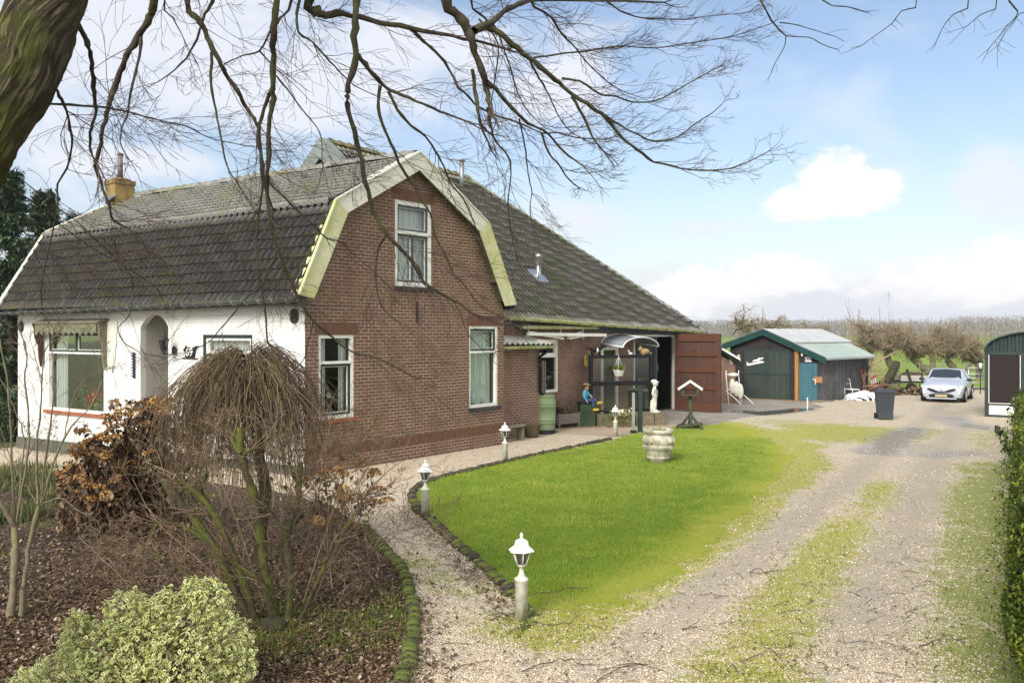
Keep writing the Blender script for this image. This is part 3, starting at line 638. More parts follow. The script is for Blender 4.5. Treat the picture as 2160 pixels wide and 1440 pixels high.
def edging():
    mt = {}
    for nm, c1, c2 in (('mossy', (.07,.095,.015), (.19,.215,.03)), ('bare', (.055,.042,.03), (.11,.085,.06))):
        b = NB(nm+'_edging_stone'); sp = b.n('ShaderNodeSeparateXYZ'); gm = b.n('ShaderNodeNewGeometry'); b.l(gm.outputs['Normal'], sp.inputs[0])
        f = b.math('ADD', b.step(sp.outputs[2], .1, .7), b.math('MULTIPLY', b.math('SUBTRACT', b.noise(12, 4, .7), .5), 1.2), clamp=True)
        c_ = b.mix(f, (.045,.035,.026), c1); c_ = b.mix(b.step(b.noise(40, 4, .7), .4, .7, 0, .8), c_, c2); b.bump(b.noise(60, 4, .7), 1, .01); mt[nm] = b.set(rnd_by_object(b, c_, .45), .9)
    def stone_mesh(nm, wd, hh, th):
        bm = bmesh.new(); pts = [(-wd/2, 0), (-wd/2, hh*.6), (-wd*.36, hh*.88), (0, hh), (wd*.36, hh*.88), (wd/2, hh*.6), (wd/2, 0)]
        vs = [bm.verts.new((x, -th/2, z-.03)) for x, z in pts]; f = bm.faces.new(vs); e = bmesh.ops.extrude_face_region(bm, geom=[f])
        for v in e['geom']:
            if isinstance(v, bmesh.types.BMVert): v.co.y += th
        bmesh.ops.bevel(bm, geom=bm.edges[:], offset=th*.18, segments=1, affect='EDGES'); bmesh.ops.recalc_face_normals(bm, faces=bm.faces[:])
        me = bpy.data.meshes.new('edging_stone'); bm.to_mesh(me); bm.free(); me.materials.append(mt[nm]); return me
    def run(line, step, me, label, group, tilt, jit=.25, meB=None, sw=None):
        P = [G(*p) for p in line]; acc = 0.0; i = 0
        first = None; tot = [0]
        for a, b_ in zip(P[:-1], P[1:]): tot.append(tot[-1]+(b_-a).length)
        s = 0.0
        while s < tot[-1]:
            while s > tot[i+1]: i += 1
            a, b_ = P[i], P[i+1]; t = (s-tot[i])/(tot[i+1]-tot[i]); p = a.lerp(b_, t); d = (b_-a); ang = math.atan2(d.y, d.x)
            use = me if (meB is None or random.random() < sw(p)) else meB
            o = bpy.data.objects.new('edging_stone', use); col.objects.link(o)
            o.location = (p.x+random.gauss(0, .014), p.y+random.gauss(0, .012), p.z-.02*random.random()); o.rotation_euler = (random.gauss(tilt, .13), random.gauss(0, .13), ang+math.pi/2+random.gauss(0, .10))
            sc_ = random.uniform(.85, 1.12); o.scale = (sc_, random.uniform(.85, 1.15), random.uniform(.8, 1.12))
            tag(o, label, 'edging stone', group); s += step*random.uniform(.9, 1.1)
    m1 = stone_mesh('mossy', .155, .13, .058); m2 = stone_mesh('bare', .16, .12, .045); m3 = stone_mesh('mossy', .16, .11, .055)
    run([(768,1114),(800,1150),(838,1190),(860,1235),(872,1290),(870,1340),(862,1400),(848,1440),(832,1520)], .122, m1, 'thick mossy edging stone between the leafy flower bed and gravel path', 'moss covered stones edging the flower bed', .15)
    run([(1286,927),(1240,937),(1180,950),(1120,962),(1065,975),(1000,990),(940,1005),(900,1017),(878,1030)], .085, m2, 'bare dark edging stone leaning beside the far side of the lawn', 'leaning stones along the lawn below the house', .55)
    run([(872,1036),(868,1050),(885,1080),(920,1110),(960,1145),(1000,1178),(1040,1215),(1070,1240),(1090,1262)], .085, m3, 'low edging stone on the near corner of the lawn beside the path', 'stones edging the near corner of the lawn', .35, meB=m2, sw=lambda p: .55)
edging()
# ------------------------------------------------------------------ farmhouse and barn
C0 = Vector((-4.155, 17.59, 0)); HROT = math.atan2(.7912, .6116)
def sh(p): return Vector((p[0]-.0576*p[1], p[1], p[2]))
def wall_with_holes(name, mat, parent, O, U, Vv, outer, holes, depth=.12, inward=None, reveal=None):
    """flat wall: point = O + u*U + v*Vv; holes get reveals going inward"""
    loops = [[Vector((a, b, 0)) for a, b in outer]]+[[Vector((a, b, 0)) for a, b in h_] for h_ in holes]
    tri = geometry.tessellate_polygon(loops); pts = [p for L in loops for p in L]
    W = lambda p: O+U*p[0]+Vv*p[1]
    mb = MB(); nrm = U.cross(Vv)
    fs = []
    for t in tri:
        a, b, c_ = [W(pts[i]) for i in t]
        fs.append(t if (b-a).cross(c_-a).dot(nrm) > 0 else t[::-1])
    mb.add([W(p) for p in pts], fs)
    inw = inward*depth
    for h_ in holes:
        n_ = len(h_)
        for i in range(n_):
            a, b = W(h_[i]), W(h_[(i+1) % n_]); mb.add([a, b, b+inw, a+inw], [(0,1,2,3)])
    # wall thickness at the back
    return mb.build(name, mat, parent)
def window(parent, O, U, N, x0, x1, z0, z1, outer=M['white'], sash=M['dgreen'], split=None, top_v=0, low_v=0, sill=None, curt='half', fw=.07, label=None, rev=.07, sillw=.08, top_sash=True, low_sash=True, back=M['interior']):
    """framed window; O + u*U, N points outward"""
    Z = Vector((0, 0, 1)); P = lambda u, d, z: O+U*u+N*d+Z*z
    def bx(mb, u0, u1, za, zb, d0, d1, mi=0):
        vs = [P(u, d, z) for z in (za, zb) for u, d in ((u0, d0), (u1, d0), (u1, d1), (u0, d1))]
        mb.add(vs, [(0,3,2,1),(4,5,6,7),(0,1,5,4),(1,2,6,5),(2,3,7,6),(3,0,4,7)], mi)
    d1 = -rev+.05; d0 = -rev-.03
    zs = z0+(z1-z0)*split if split else None
    f = MB(); bx(f, x0, x0+fw, z0, z1, d0, d1); bx(f, x1-fw, x1, z0, z1, d0, d1); bx(f, x0+fw, x1-fw, z1-fw, z1, d0, d1); bx(f, x0+fw, x1-fw, z0, z0+fw, d0, d1)
    if zs: bx(f, x0+fw, x1-fw, zs-fw*.4, zs+fw*.4, d0, d1+.012)
    w_ = f.build('window', outer, parent, fix=True)
    if label: w_['label'] = label
    cells = [(z0+fw, (zs-fw*.4) if zs else z1-fw, low_v, low_sash)]
    if zs: cells.append((zs+fw*.4, z1-fw, top_v, top_sash))
    for za, zb, nv, has in cells:
        u0, u1 = x0+fw, x1-fw; s = MB(); sw = .05
        if has:
            bx(s, u0, u0+sw, za, zb, d0+.01, d1-.02); bx(s, u1-sw, u1, za, zb, d0+.01, d1-.02); bx(s, u0+sw, u1-sw, zb-sw, zb, d0+.01, d1-.02); bx(s, u0+sw, u1-sw, za, za+sw, d0+.01, d1-.02)
            for k in range(nv):
                uc = u0+(u1-u0)*(k+1)/(nv+1); bx(s, uc-.03, uc+.03, za+sw, zb-sw, d0+.012, d1-.018)
            ws = .016       # thin white putty line round the glass
            e = MB(); a0, a1, b0, b1 = u0+sw, u1-sw, za+sw, zb-sw
            segs = [(a0, a1)] if nv == 0 else [(a0, (a0+a1)/2-.03), ((a0+a1)/2+.03, a1)]
            for q0, q1 in segs:
                bx(e, q0, q0+ws, b0, b1, d0+.005, d0+.03); bx(e, q1-ws, q1, b0, b1, d0+.005, d0+.03); bx(e, q0+ws, q1-ws, b1-ws, b1, d0+.005, d0+.03); bx(e, q0+ws, q1-ws, b0, b0+ws, d0+.005, d0+.03)
            so_ = s.build('sash', sash, w_, fix=True); e.build('glazing_bead', M['white'], w_, fix=True)
        g_ = MB(); g_.add([P(u0, d0+.008, za), P(u1, d0+.008, za), P(u1, d0+.008, zb), P(u0, d0+.008, zb)], [(0,1,2,3)]); g_.build('pane', M['glass'], w_)
    # room behind, curtains
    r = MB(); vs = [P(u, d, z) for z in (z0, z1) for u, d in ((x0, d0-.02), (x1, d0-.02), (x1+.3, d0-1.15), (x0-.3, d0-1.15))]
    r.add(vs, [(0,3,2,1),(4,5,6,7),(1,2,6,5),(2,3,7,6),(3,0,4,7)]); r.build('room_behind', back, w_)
    def cur(u0, u1, za, zb, dd, mat=M['curtain']):
        n_ = max(8, int(abs(u1-u0)/.02)); mb = MB(); V_ = []
        for i in range(n_+1):
            u = u0+(u1-u0)*i/n_; ph = i*1.05+math.sin(i*.37)*1.3
            V_ += [P(u, dd+.022*math.sin(ph), za), P(u, dd+.018*math.sin(ph+.3), zb)]
        mb.add(V_, [(2*i, 2*i+2, 2*i+3, 2*i+1) for i in range(n_)], 0, True); mb.build('curtain', mat, w_)
    if curt == 'full': cur(x0+.03, x1-.03, z0+.03, z1-.03, d0-.08)
    elif curt == 'half': cur(x0+.03, x0+(x1-x0)*.33, z0+.03, z1-.03, d0-.10); cur(x0+(x1-x0)*.72, x1-.03, z0+.03, z1-.03, d0-.10)
    elif curt == 'right': cur(x0+(x1-x0)*.42, x1-.03, z0+.03, z1-.03, d0-.18)
    elif curt == 'lace': cur(x0+.03, x1-.03, z0+.03, z1-.03, d0-.14, M['lace'])
    elif curt == 'left': cur(x1-(x1-x0)*.24, x1-.03, z0+.03, z1-.03, d0-.12); cur(x0+.03, x0+.20, z0+.03, z1-.03, d0-.12, M['lace'])
    if sill:
        mb = MB(); bx(mb, x0-.05, x1+.06, z0-sillw, z0-.002, -.05, .07); mb.build('sill', sill, w_, fix=True)
    return w_
def tile_roof(name, mat, parent, el, er, rl, rr, tw=.2, rowh=.33, amp=.035, step=.035, yel=None, lip=.03):
    """pantiled roof face between eave (el-er) and top (rl-rr) corners"""
    el, er, rl, rr = map(Vector, (el, er, rl, rr)); nrm = (er-el).cross(rl-el).normalized()
    if nrm.z < 0: nrm = -nrm
    L = (er-el).normalized(); up = nrm.cross(L); up = up if up.z > 0 else -up
    hgt = max((rl-el).dot(up), (rr-el).dot(up)); rows = max(2, round(hgt/rowh)); wid0 = min(0, (rl-el).dot(L)); wid1 = max((er-el).dot(L), (rr-el).dot(L))
    ncol = int((wid1-wid0)/tw)+1; sub = 8; N_ = ncol*sub
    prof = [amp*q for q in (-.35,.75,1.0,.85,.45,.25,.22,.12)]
    V = []; tf = []; F = []; tile = []; upv = []; yl = []; rl_ = []
    for r in range(rows):
        for part in (0, 1):
            t = (r+part)/rows; dz = step+lip if part == 0 else 0.004
            tt = r/rows-.02 if part == 0 else (r+1)/rows
            a = el.lerp(rl, max(tt, -.02)); b = er.lerp(rr, max(tt, -.02)); xa = (a-el).dot(L); xb = (b-el).dot(L)
            base = el+up*(hgt*max(tt, -.02)) if True else a
            off = (a-el).dot(up)
            for j in range(N_+1):
                x = wid0+j*tw/sub; xc = min(max(x, min(xa, xb)), max(xa, xb)); wob = .006*math.sin(j*.9+r*2.1)+.014*math.sin(x*.8+r*.35)
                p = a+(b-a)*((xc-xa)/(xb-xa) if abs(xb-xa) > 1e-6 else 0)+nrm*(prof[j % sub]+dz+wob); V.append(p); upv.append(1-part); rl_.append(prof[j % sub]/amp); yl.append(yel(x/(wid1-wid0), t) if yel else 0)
    W_ = N_+1; V = np.array([tuple(p) for p in V])
    for r in range(rows):
        b0 = 2*r*W_; b1 = b0+W_
        for j in range(N_):
            F.append((b0+j, b0+j+1, b1+j+1, b1+j)); tile.append(hash((r, (j+3)//sub)) % 997/997.0)
            if r+1 < rows:
                b2 = b0+2*W_; F.append((b1+j, b1+j+1, b2+j+1, b2+j)); tile.append(hash((r+1, (j+3)//sub)) % 997/997.0)
    # close the eave edge
    k = len(V); low = V[:W_]-np.array(tuple(nrm))*(step+lip+.03); V = np.vstack([V, low]); upv += [0]*W_; yl += [0]*W_; rl_ += [.5]*W_
    for j in range(N_): F.append((k+j, k+j+1, j+1, j)); tile.append(.3)
    F = np.array(F); tile = np.array(tile)
    d = np.linalg.norm(V[F[:, 0]]-V[F[:, 1]], axis=1)+np.linalg.norm(V[F[:, 2]]-V[F[:, 3]], axis=1); keep = d > 1e-4; F = F[keep]; tile = tile[keep]
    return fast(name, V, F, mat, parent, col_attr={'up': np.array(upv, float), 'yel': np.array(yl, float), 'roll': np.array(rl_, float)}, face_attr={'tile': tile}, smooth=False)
def ridge_tiles(name, mat, parent, a, b, r=.11, step=.36, yel=0.0, drop=.03):
    a, b = Vector(a), Vector(b); n_ = max(1, int((b-a).length/step)); d = (b-a).normalized(); sd_ = d.cross(Vector((0, 0, 1))).normalized(); up = sd_.cross(d)
    V = []; F = []; q = []; T = []
    for i in range(n_):
        p0 = a.lerp(b, i/n_); p1 = a.lerp(b, (i+1.12)/n_); jit = random.uniform(-.012, .012)
        for p, rr in ((p0, r*1.14), (p0.lerp(p1, .12), r*1.14), (p0.lerp(p1, .16), r*1.0), (p1, r*.9)):
            for k in range(9):
                an = math.pi*k/8; V.append(tuple(p+sd_*(rr*1.15*math.cos(an))+up*(rr*math.sin(an)-drop+jit)))
        for s_ in range(3):
            for k in range(8): o_ = i*36+s_*9+k; F.append((o_, o_+1, o_+10, o_+9)); T.append((i*37 % 101)/101)
        V_c = i*36
        F.append((V_c, V_c+2, V_c+4, V_c+6)); T.append(.2); F.append((V_c, V_c+6, V_c+8, V_c+8)) if False else None
    return fast(name, np.array(V), np.array(F), mat, parent, col_attr={'up': np.ones(len(V)), 'yel': np.full(len(V), yel), 'roll': np.full(len(V), .8)}, face_attr={'tile': np.array(T)})
def gutter(parent, a, b, out, mat, r=.075, name='gutter', brackets=.62, bmat=None):
    a, b = Vector(a), Vector(b); o = Vector(out).normalized(); Z = Vector((0, 0, 1)); mb = MB(); n_ = 9; V = []
    for p in (a, b):
        for k in range(n_):
            an = math.pi*(k/(n_-1)); V.append(p+o*(-r*math.cos(an))-Z*(r*math.sin(an)))
        for k in range(n_-1, -1, -1):
            an = math.pi*(k/(n_-1)); V.append(p+o*(-(r-.008)*math.cos(an))-Z*((r-.008)*math.sin(an)))
    m_ = 2*n_; mb.add(V, [(i, (i+1) % m_, (i+1) % m_+m_, i+m_) for i in range(m_)]+[tuple(range(m_))[::-1], tuple(range(m_, 2*m_))], 0, False)
    mb.tube([a+o*r, b+o*r], .012, 6)
    g_ = mb.build(name, mat, parent, fix=True)
    L = (b-a).length; k = int(L/brackets); bk = MB()
    for i in range(k+1):
        p = a.lerp(b, (i+.5)/(k+1)); bk.tube([p+o*(-(r+.006)*math.cos(math.pi*q/8))-Z*((r+.006)*math.sin(math.pi*q/8)) for q in range(9)], .008, 4)
    bk.build('bracket', bmat or M['iron'], g_); return g_

def build_farmhouse():
    H = thing('farmhouse', 'brown brick farmhouse with white front wall and gambrel tiled roof', 'house', C0, HROT)
    X, Yv, Z = Vector((1,0,0)), Vector((0,1,0)), Vector((0,0,1)); dF = sh((0,1,0)).normalized(); nF = Vector((-dF.y, dF.x, 0))    # outward normal of the white front
    OV = -.25; Lh = 11.35; zr, zb, ze = 6.90, 5.55, 3.58
    # gable towards the drive
    prof = [(0,-.05),(6.45,-.05),(6.45,3.45),(5.36,5.42),(3.06,6.70),(.80,5.42),(0,3.72)]
    wins = dict(left=(.35,1.31,1.10,2.84), right=(5.07,6.2,1.02,3.05), top=(2.52,3.72,3.93,5.87))
    holes = [[(a, c_), (b, c_), (b, d_), (a, d_)] for a, b, c_, d_ in wins.values()]
    wall_with_holes('brick_wall', M['brick'], H, Vector((0,0,0)), X, Z, prof, holes, .12, Yv)
    # darker bands of upright bricks round the foot, arches over the windows
    for (x0, x1, z0, z1) in ((.25,1.42,2.86,3.10),(4.97,6.30,3.07,3.31),(2.42,3.82,5.89,6.13)):
        k = int((x1-x0)/.075); mb = MB()
        for i in range(k): xa = x0+(x1-x0)*i/k; mb.box((xa+.004, -.004, z0), (xa+(x1-x0)/k-.006, .02, z1))
        mb.build('brick_arch', M['soldier'], H)
    mb = MB()
    for i in range(86): xa = .02+i*.0745; mb.box((xa+.003, -.0035, .34), (xa+.068, .02, .54))
    mb.build('brick_band', M['soldier'], H)
    window(H, Vector((0,0,0)), X, -Yv, *wins['left'], split=.67, sill=M['terracotta'], curt='half', label='sash window at the left of the brick gable', top_sash=False)
    window(H, Vector((0,0,0)), X, -Yv, *wins['right'], split=.68, sill=M['slate'], curt='lace', label='tall white window at the right of the brick gable', low_sash=False, sash=M['dgreen'])
    window(H, Vector((0,0,0)), X, -Yv, *wins['top'], split=.63, sill=M['slate'], curt='full', low_v=1, sash=M['dblue'], fw=.10, label='attic window under the gable peak')
    mb = MB(); mb.beam((3.21,-.03,3.10),(3.19,-.03,3.58),.03,.03); mb.build('wall_anchor', M['iron'], H)
    # barge boards (white above, algae green below)
    out = [(-.33,3.62),(.62,5.60),(3.06,6.96),(5.50,5.60),(6.60,3.60)]; inn = [(.04,3.57),(.93,5.37),(3.06,6.56),(5.19,5.37),(6.21,3.56)]
    for i, mt in ((0, 'algae'), (1, 'cream'), (2, 'cream'), (3, 'algae')):
        a, b, c_, d_ = out[i], out[i+1], inn[i+1], inn[i]
        mb = MB(); mb.slab([(p[0], OV, p[1]) for p in (a, b, c_, d_)], (0, .03, 0))
        ex = Vector((b[0]-a[0], 0, b[1]-a[1])).normalized(); nn = Vector((-ex.z, 0, ex.x)); nn = nn if nn.z > 0 or i in (0,) else nn
        p0 = Vector((a[0], 0, a[1])); p1 = Vector((b[0], 0, b[1]))
        mb.slab([p0+Vector((0,OV-.03,0)), p1+Vector((0,OV-.03,0)), p1+Vector((0,.0,0)), p0+Vector((0,.0,0))], nn*.035)
        o = mb.build('barge_board', M[mt], H, fix=True)
        if mt == 'algae': o['label'] = 'lower barge board stained yellow green by algae'
    # boarding under the overhang
    mb = MB()
    for i in range(4):
        a, b = inn[i], inn[i+1]; mb.add([(a[0], OV+.03, a[1]+.12), (b[0], OV+.03, b[1]+.12), (b[0], .02, b[1]+.12), (a[0], .02, a[1]+.12)], [(0,1,2,3)])
    for x, z in ((.35,4.3),(5.9,4.2),(5.35,5.22),(1.6,5.85),(4.5,5.85)): mb.box((x-.05, OV+.04, z-.05), (x+.05, .02, z+.05))
    mb.build('soffit', M['darkwood'], H)
    # white front
    DH = Lh
    def FP(s, off, z): return dF*s+nF*off+Z*z
    arch = [(4.54,.10),(4.54,3.02),(4.66,3.16),(4.86,3.27),(5.10,3.33),(5.34,3.25),(5.54,3.10),(5.63,3.0),(5.63,.10)]
    holes = [[(7.15,.86),(9.85,.86),(9.85,2.92),(7.15,2.92)], arch, [(1.60,1.35),(3.27,1.35),(3.27,2.84),(1.60,2.84)]]
    wall_with_holes('white_wall', M['white_brick'], H, Vector((0,0,0)), dF, Z, [(0,.2),(DH,.05),(DH,3.55),(0,3.62)], holes, .14, -nF)
    mb = MB(); V = [FP(0,.035,.19), FP(DH,.035,.03), FP(DH,.035,-.45), FP(0,.035,-.3), FP(0,-.05,.19), FP(DH,-.05,.03), FP(DH,-.05,-.45), FP(0,-.05,-.3)]
    # plinth strips either side of the doorway
    for s0, s1 in ((-.03,4.54),(5.63,DH+.03)):
        z0, z1 = .2-.16*s0/DH, .2-.16*s1/DH
        mb.add([FP(s0,.03,z0), FP(s1,.03,z1), FP(s1,.03,-.5), FP(s0,.03,-.5), FP(s0,-.06,z0), FP(s1,-.06,z1), FP(s1,-.06,-.5), FP(s0,-.06,-.5)], [(0,1,2,3),(4,5,1,0),(5,6,2,1),(7,4,0,3)])
    mb.build('plinth', M['plinth'], H, fix=True)
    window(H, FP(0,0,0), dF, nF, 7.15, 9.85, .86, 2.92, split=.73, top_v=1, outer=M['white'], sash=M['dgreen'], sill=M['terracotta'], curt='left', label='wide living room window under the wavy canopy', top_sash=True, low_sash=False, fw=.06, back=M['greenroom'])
    window(H, FP(0,0,0), dF, nF, 1.60, 3.27, 1.35, 2.84, split=.70, outer=M['dgreen'], sash=M['white'], curt='full', label='front window half hidden behind the weeping tree')
    # moulded canopy over the wide window
    mb = MB()
    sidep = [(0,3.12),(0,2.05),(.06,1.98),(.10,2.2),(.12,2.55),(.20,2.75),(.22,3.0),(.26,3.12)]
    mb.slab([FP(6.99, .03+o_*.9, z) for o_, z in sidep], dF*.06)
    mb.slab([FP(6.95,.0,3.20), FP(10.05,.0,3.20), FP(10.05,.30,3.12), FP(6.95,.30,3.12)], (0,0,.035))
    mb.build('window_canopy', M['palewood'], H, fix=True)
    mb = MB(); mb.slab([FP(9.95, .03+o_*1.1, z) for o_, z in sidep], dF*.06); q_ = mb.build('canopy_side', M['brownboard'], H, fix=True)
    mb = MB(); n_ = 80; V = []
    for i in range(n_+1):
        s_ = 7.05+2.9*i/n_; zz = 2.86+.045*math.sin(i*2*math.pi/7.2); V += [FP(s_, .27, 3.12), FP(s_, .27, zz)]
    mb.add(V, [(2*i, 2*i+2, 2*i+3, 2*i+1) for i in range(n_)]); b2 = [p-nF*.02 for p in V]; mb.add(b2, [(2*i, 2*i+1, 2*i+3, 2*i+2) for i in range(n_)])
    mb.build('wavy_valance', M['valance'], H)
    mb = MB()
    for s0, s1 in ((6.55,7.0),):
        mb.slab([FP(s0,.012,3.16), FP(s1,.012,3.16), FP(s1,.012,2.0), FP((s0+s1)/2,.012,1.9), FP(s0+.1*(s0<8),.012,2.3)], nF*.012)
    mb.build('shutter_board', M['cream'], H, fix=True)
    # porch behind the arch
    mb = MB(); dd = 1.25
    for s0, fl in ((4.54, 1), (5.63, -1)): mb.add([FP(s0,-.14,.1), FP(s0,-dd,.1), FP(s0,-dd,3.3), FP(s0,-.14,3.3)], [(0,1,2,3) if fl > 0 else (3,2,1,0)])
    mb.add([FP(4.54,-dd,.1), FP(5.63,-dd,.1), FP(5.63,-dd,3.3), FP(4.54,-dd,3.3)], [(0,1,2,3)]); mb.add([FP(4.54,-dd,3.3), FP(5.63,-dd,3.3), FP(5.63,-.14,3.3), FP(4.54,-.14,3.3)], [(0,1,2,3)])
    mb.build('porch_wall', M['porch'], H)
    mb = MB(); mb.slab([FP(4.53,-.16,.1), FP(4.53,-.16,2.98), FP(4.53,-.24,2.98), FP(4.53,-.24,.1)], dF*.07); mb.slab([FP(4.6,-.2,.3), FP(5.6,-.2,.3), FP(5.6,-.2,1.22), FP(4.6,-.2,1.28)], -nF*.05)
    mb.build('half_door', M['black'], H, fix=True)
    mb = MB(); mb.beam(FP(5.87,.02,1.80), FP(5.87,.02,2.42), .04, .03)
    for i in range(9): mb.box((0,0,0),(.001,.001,.001)) if False else mb.beam(FP(5.80,.03,1.83+.068*i), FP(5.94,.03,1.85+.068*i), .02, .03)
    mb.build('wall_anchor', M['blueiron'], H)
    for s_, z in ((.29,3.22),(11.15,3.05)):
        mb = MB(); 
        for k in range(16):
            a = math.pi*k/8; mb.beam(FP(s_+.03*math.cos(a), .03, z+.03*math.sin(a)), FP(s_+.12*math.cos(a), .03, z+.15*math.sin(a)), .035, .03)
        mb.lathe([(.001,-.02),(.07,-.02),(.07,.02),(.001,.02)], 12, tuple(FP(s_, .03, z))); mb.build('wall_rosette', M['iron'], H)
    # other walls (back, far end)
    mb = MB(); q = lambda x, y, z: sh((x, y, z))
    mb.add([q(6.45,0,-.3), q(6.45,Lh,-.3), q(6.45,Lh,3.45), q(6.45,0,3.45)], [(0,1,2,3)])
    fp = [(0,-.5),(6.45,-.5),(6.45,3.45),(5.36,5.42),(3.06,6.70),(.80,5.42),(0,3.5)]
    mb.add([q(x, Lh-(.55 if z > 4 else 0), z) for x, z in fp], [tuple(range(7))[::-1]]); mb.build('brick_wall', M['brick'], H)
    # roof faces
    y0, y1, y1b, y1r = OV+.05, Lh+.10, Lh-.42, Lh-.55; t = lambda x, y, z: sh((x, y, z))
    roof = thing('tiled_roof', None, None); 
    for k_ in ('label', 'category'):
        if k_ in roof: del roof[k_]
    roof.parent = H
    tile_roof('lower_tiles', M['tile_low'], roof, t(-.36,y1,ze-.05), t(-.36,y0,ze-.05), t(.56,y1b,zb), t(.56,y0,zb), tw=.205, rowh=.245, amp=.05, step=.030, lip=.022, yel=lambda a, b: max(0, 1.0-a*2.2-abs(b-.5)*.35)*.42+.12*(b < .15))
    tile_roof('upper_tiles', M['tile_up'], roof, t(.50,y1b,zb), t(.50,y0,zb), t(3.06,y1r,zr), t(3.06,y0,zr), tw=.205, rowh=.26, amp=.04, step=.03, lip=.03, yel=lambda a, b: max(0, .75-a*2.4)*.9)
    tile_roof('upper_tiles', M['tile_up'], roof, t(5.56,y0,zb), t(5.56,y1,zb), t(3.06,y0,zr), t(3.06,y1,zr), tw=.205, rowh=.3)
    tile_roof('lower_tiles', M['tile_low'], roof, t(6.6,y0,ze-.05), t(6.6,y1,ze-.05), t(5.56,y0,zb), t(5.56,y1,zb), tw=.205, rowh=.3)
    ridge_tiles('ridge_tiles', M['tile_up'], roof, t(3.06,y1r,zr+.05), t(3.06,y0+.1,zr+.05), r=.13, step=.34)
    ridge_tiles('break_tiles', M['tile_up'], roof, t(.53,y1b,zb+.02), t(.53,y0+.05,zb+.02), r=.075, step=.21, drop=.02)
    # far barge board
    mb = MB()
    for i in range(2):
        a, b = out[i], out[i+1]; e = Vector((b[0]-a[0], 0, b[1]-a[1])).normalized(); nn = Vector((-e.z, 0, e.x))
        ya, yb2 = ((y1, y1b), (y1b, y1r))[i]; P_ = [sh((a[0], ya, a[1]+.0)), sh((b[0], yb2, b[1]+.0)), sh((b[0], yb2+.17, b[1]+.0)), sh((a[0], ya+.17, a[1]+.0))]; mb.slab(P_, nn*.10)
    mb.build('barge_board', M['cream'], H, fix=True)
    g_ = gutter(H, sh((-.44, y1-.1, 3.44))-Z*.02, sh((-.44, OV, 3.55)), nF, M['gutter_dark'], .07, brackets=.42, bmat=M['steel'])
    # under-eave board
    mb = MB(); mb.slab([FP(-.2,.02,3.44), FP(DH,.02,3.36), FP(DH,.34,3.36), FP(-.2,.34,3.44)], (0,0,.04)); mb.build('soffit', M['gutter_dark'], H, fix=True)
    # chimney
    ch = MB(); cx, cy = 2.7, 11.0; cc = sh((cx, cy, 0)); 
    ch.box((cc.x-.30, cc.y-.27, 6.0), (cc.x+.30, cc.y+.30, 7.30)); ch.box((cc.x-.33, cc.y-.30, 7.24), (cc.x+.33, cc.y+.33, 7.36))
    ch.lathe([(.30,0),(.28,.05),(.12,.10)], 16, (cc.x, cc.y, 7.36))
    co_ = ch.build('chimney', M['brick_moss'], H, fix=True)
    mb = MB(); mb.tube([(cc.x, cc.y, 7.4), (cc.x, cc.y, 8.15)], .075, 12); mb.lathe([(.09,0),(.095,.03),(.08,.06)], 12, (cc.x, cc.y, 8.12)); mb.build('flue_pipe', M['rustpipe'], co_)
    mb = MB(); mb.slab([(cc.x-.31, cc.y-.36, 6.86), (cc.x-.31, cc.y+.3, 6.86), (cc.x-.55, cc.y+.3, 6.68), (cc.x-.55, cc.y-.36, 6.68)], (0,0,.04)); mb.build('flashing', M['zinc'], co_)
    return H, FP, dF, nF
M['soldier'] = simple('dark_upright_bricks', (.115,.058,.038), (.165,.086,.055), 7, .85, bump=.5, bscale=40)
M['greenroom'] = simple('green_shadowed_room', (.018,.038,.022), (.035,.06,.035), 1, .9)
M['brownboard'] = simple('brown_board', (.06,.03,.02), (.09,.05,.03), 5, .7)
M['valance'] = simple('mossy_grey_valance', (.20,.20,.13), (.10,.10,.06), 8, .85)
M['porch'] = simple('grey_porch_blocks', (.50,.48,.43), (.40,.38,.34), 2, .85)
M['blueiron'] = simple('dark_blue_iron', (.012,.02,.05), (.02,.03,.07), 8, .5)
M['rustpipe'] = simple('brown_grey_pipe', (.20,.16,.16), (.13,.10,.10), 6, .7, .2)
FARM, FPf, dF, nF = build_farmhouse()

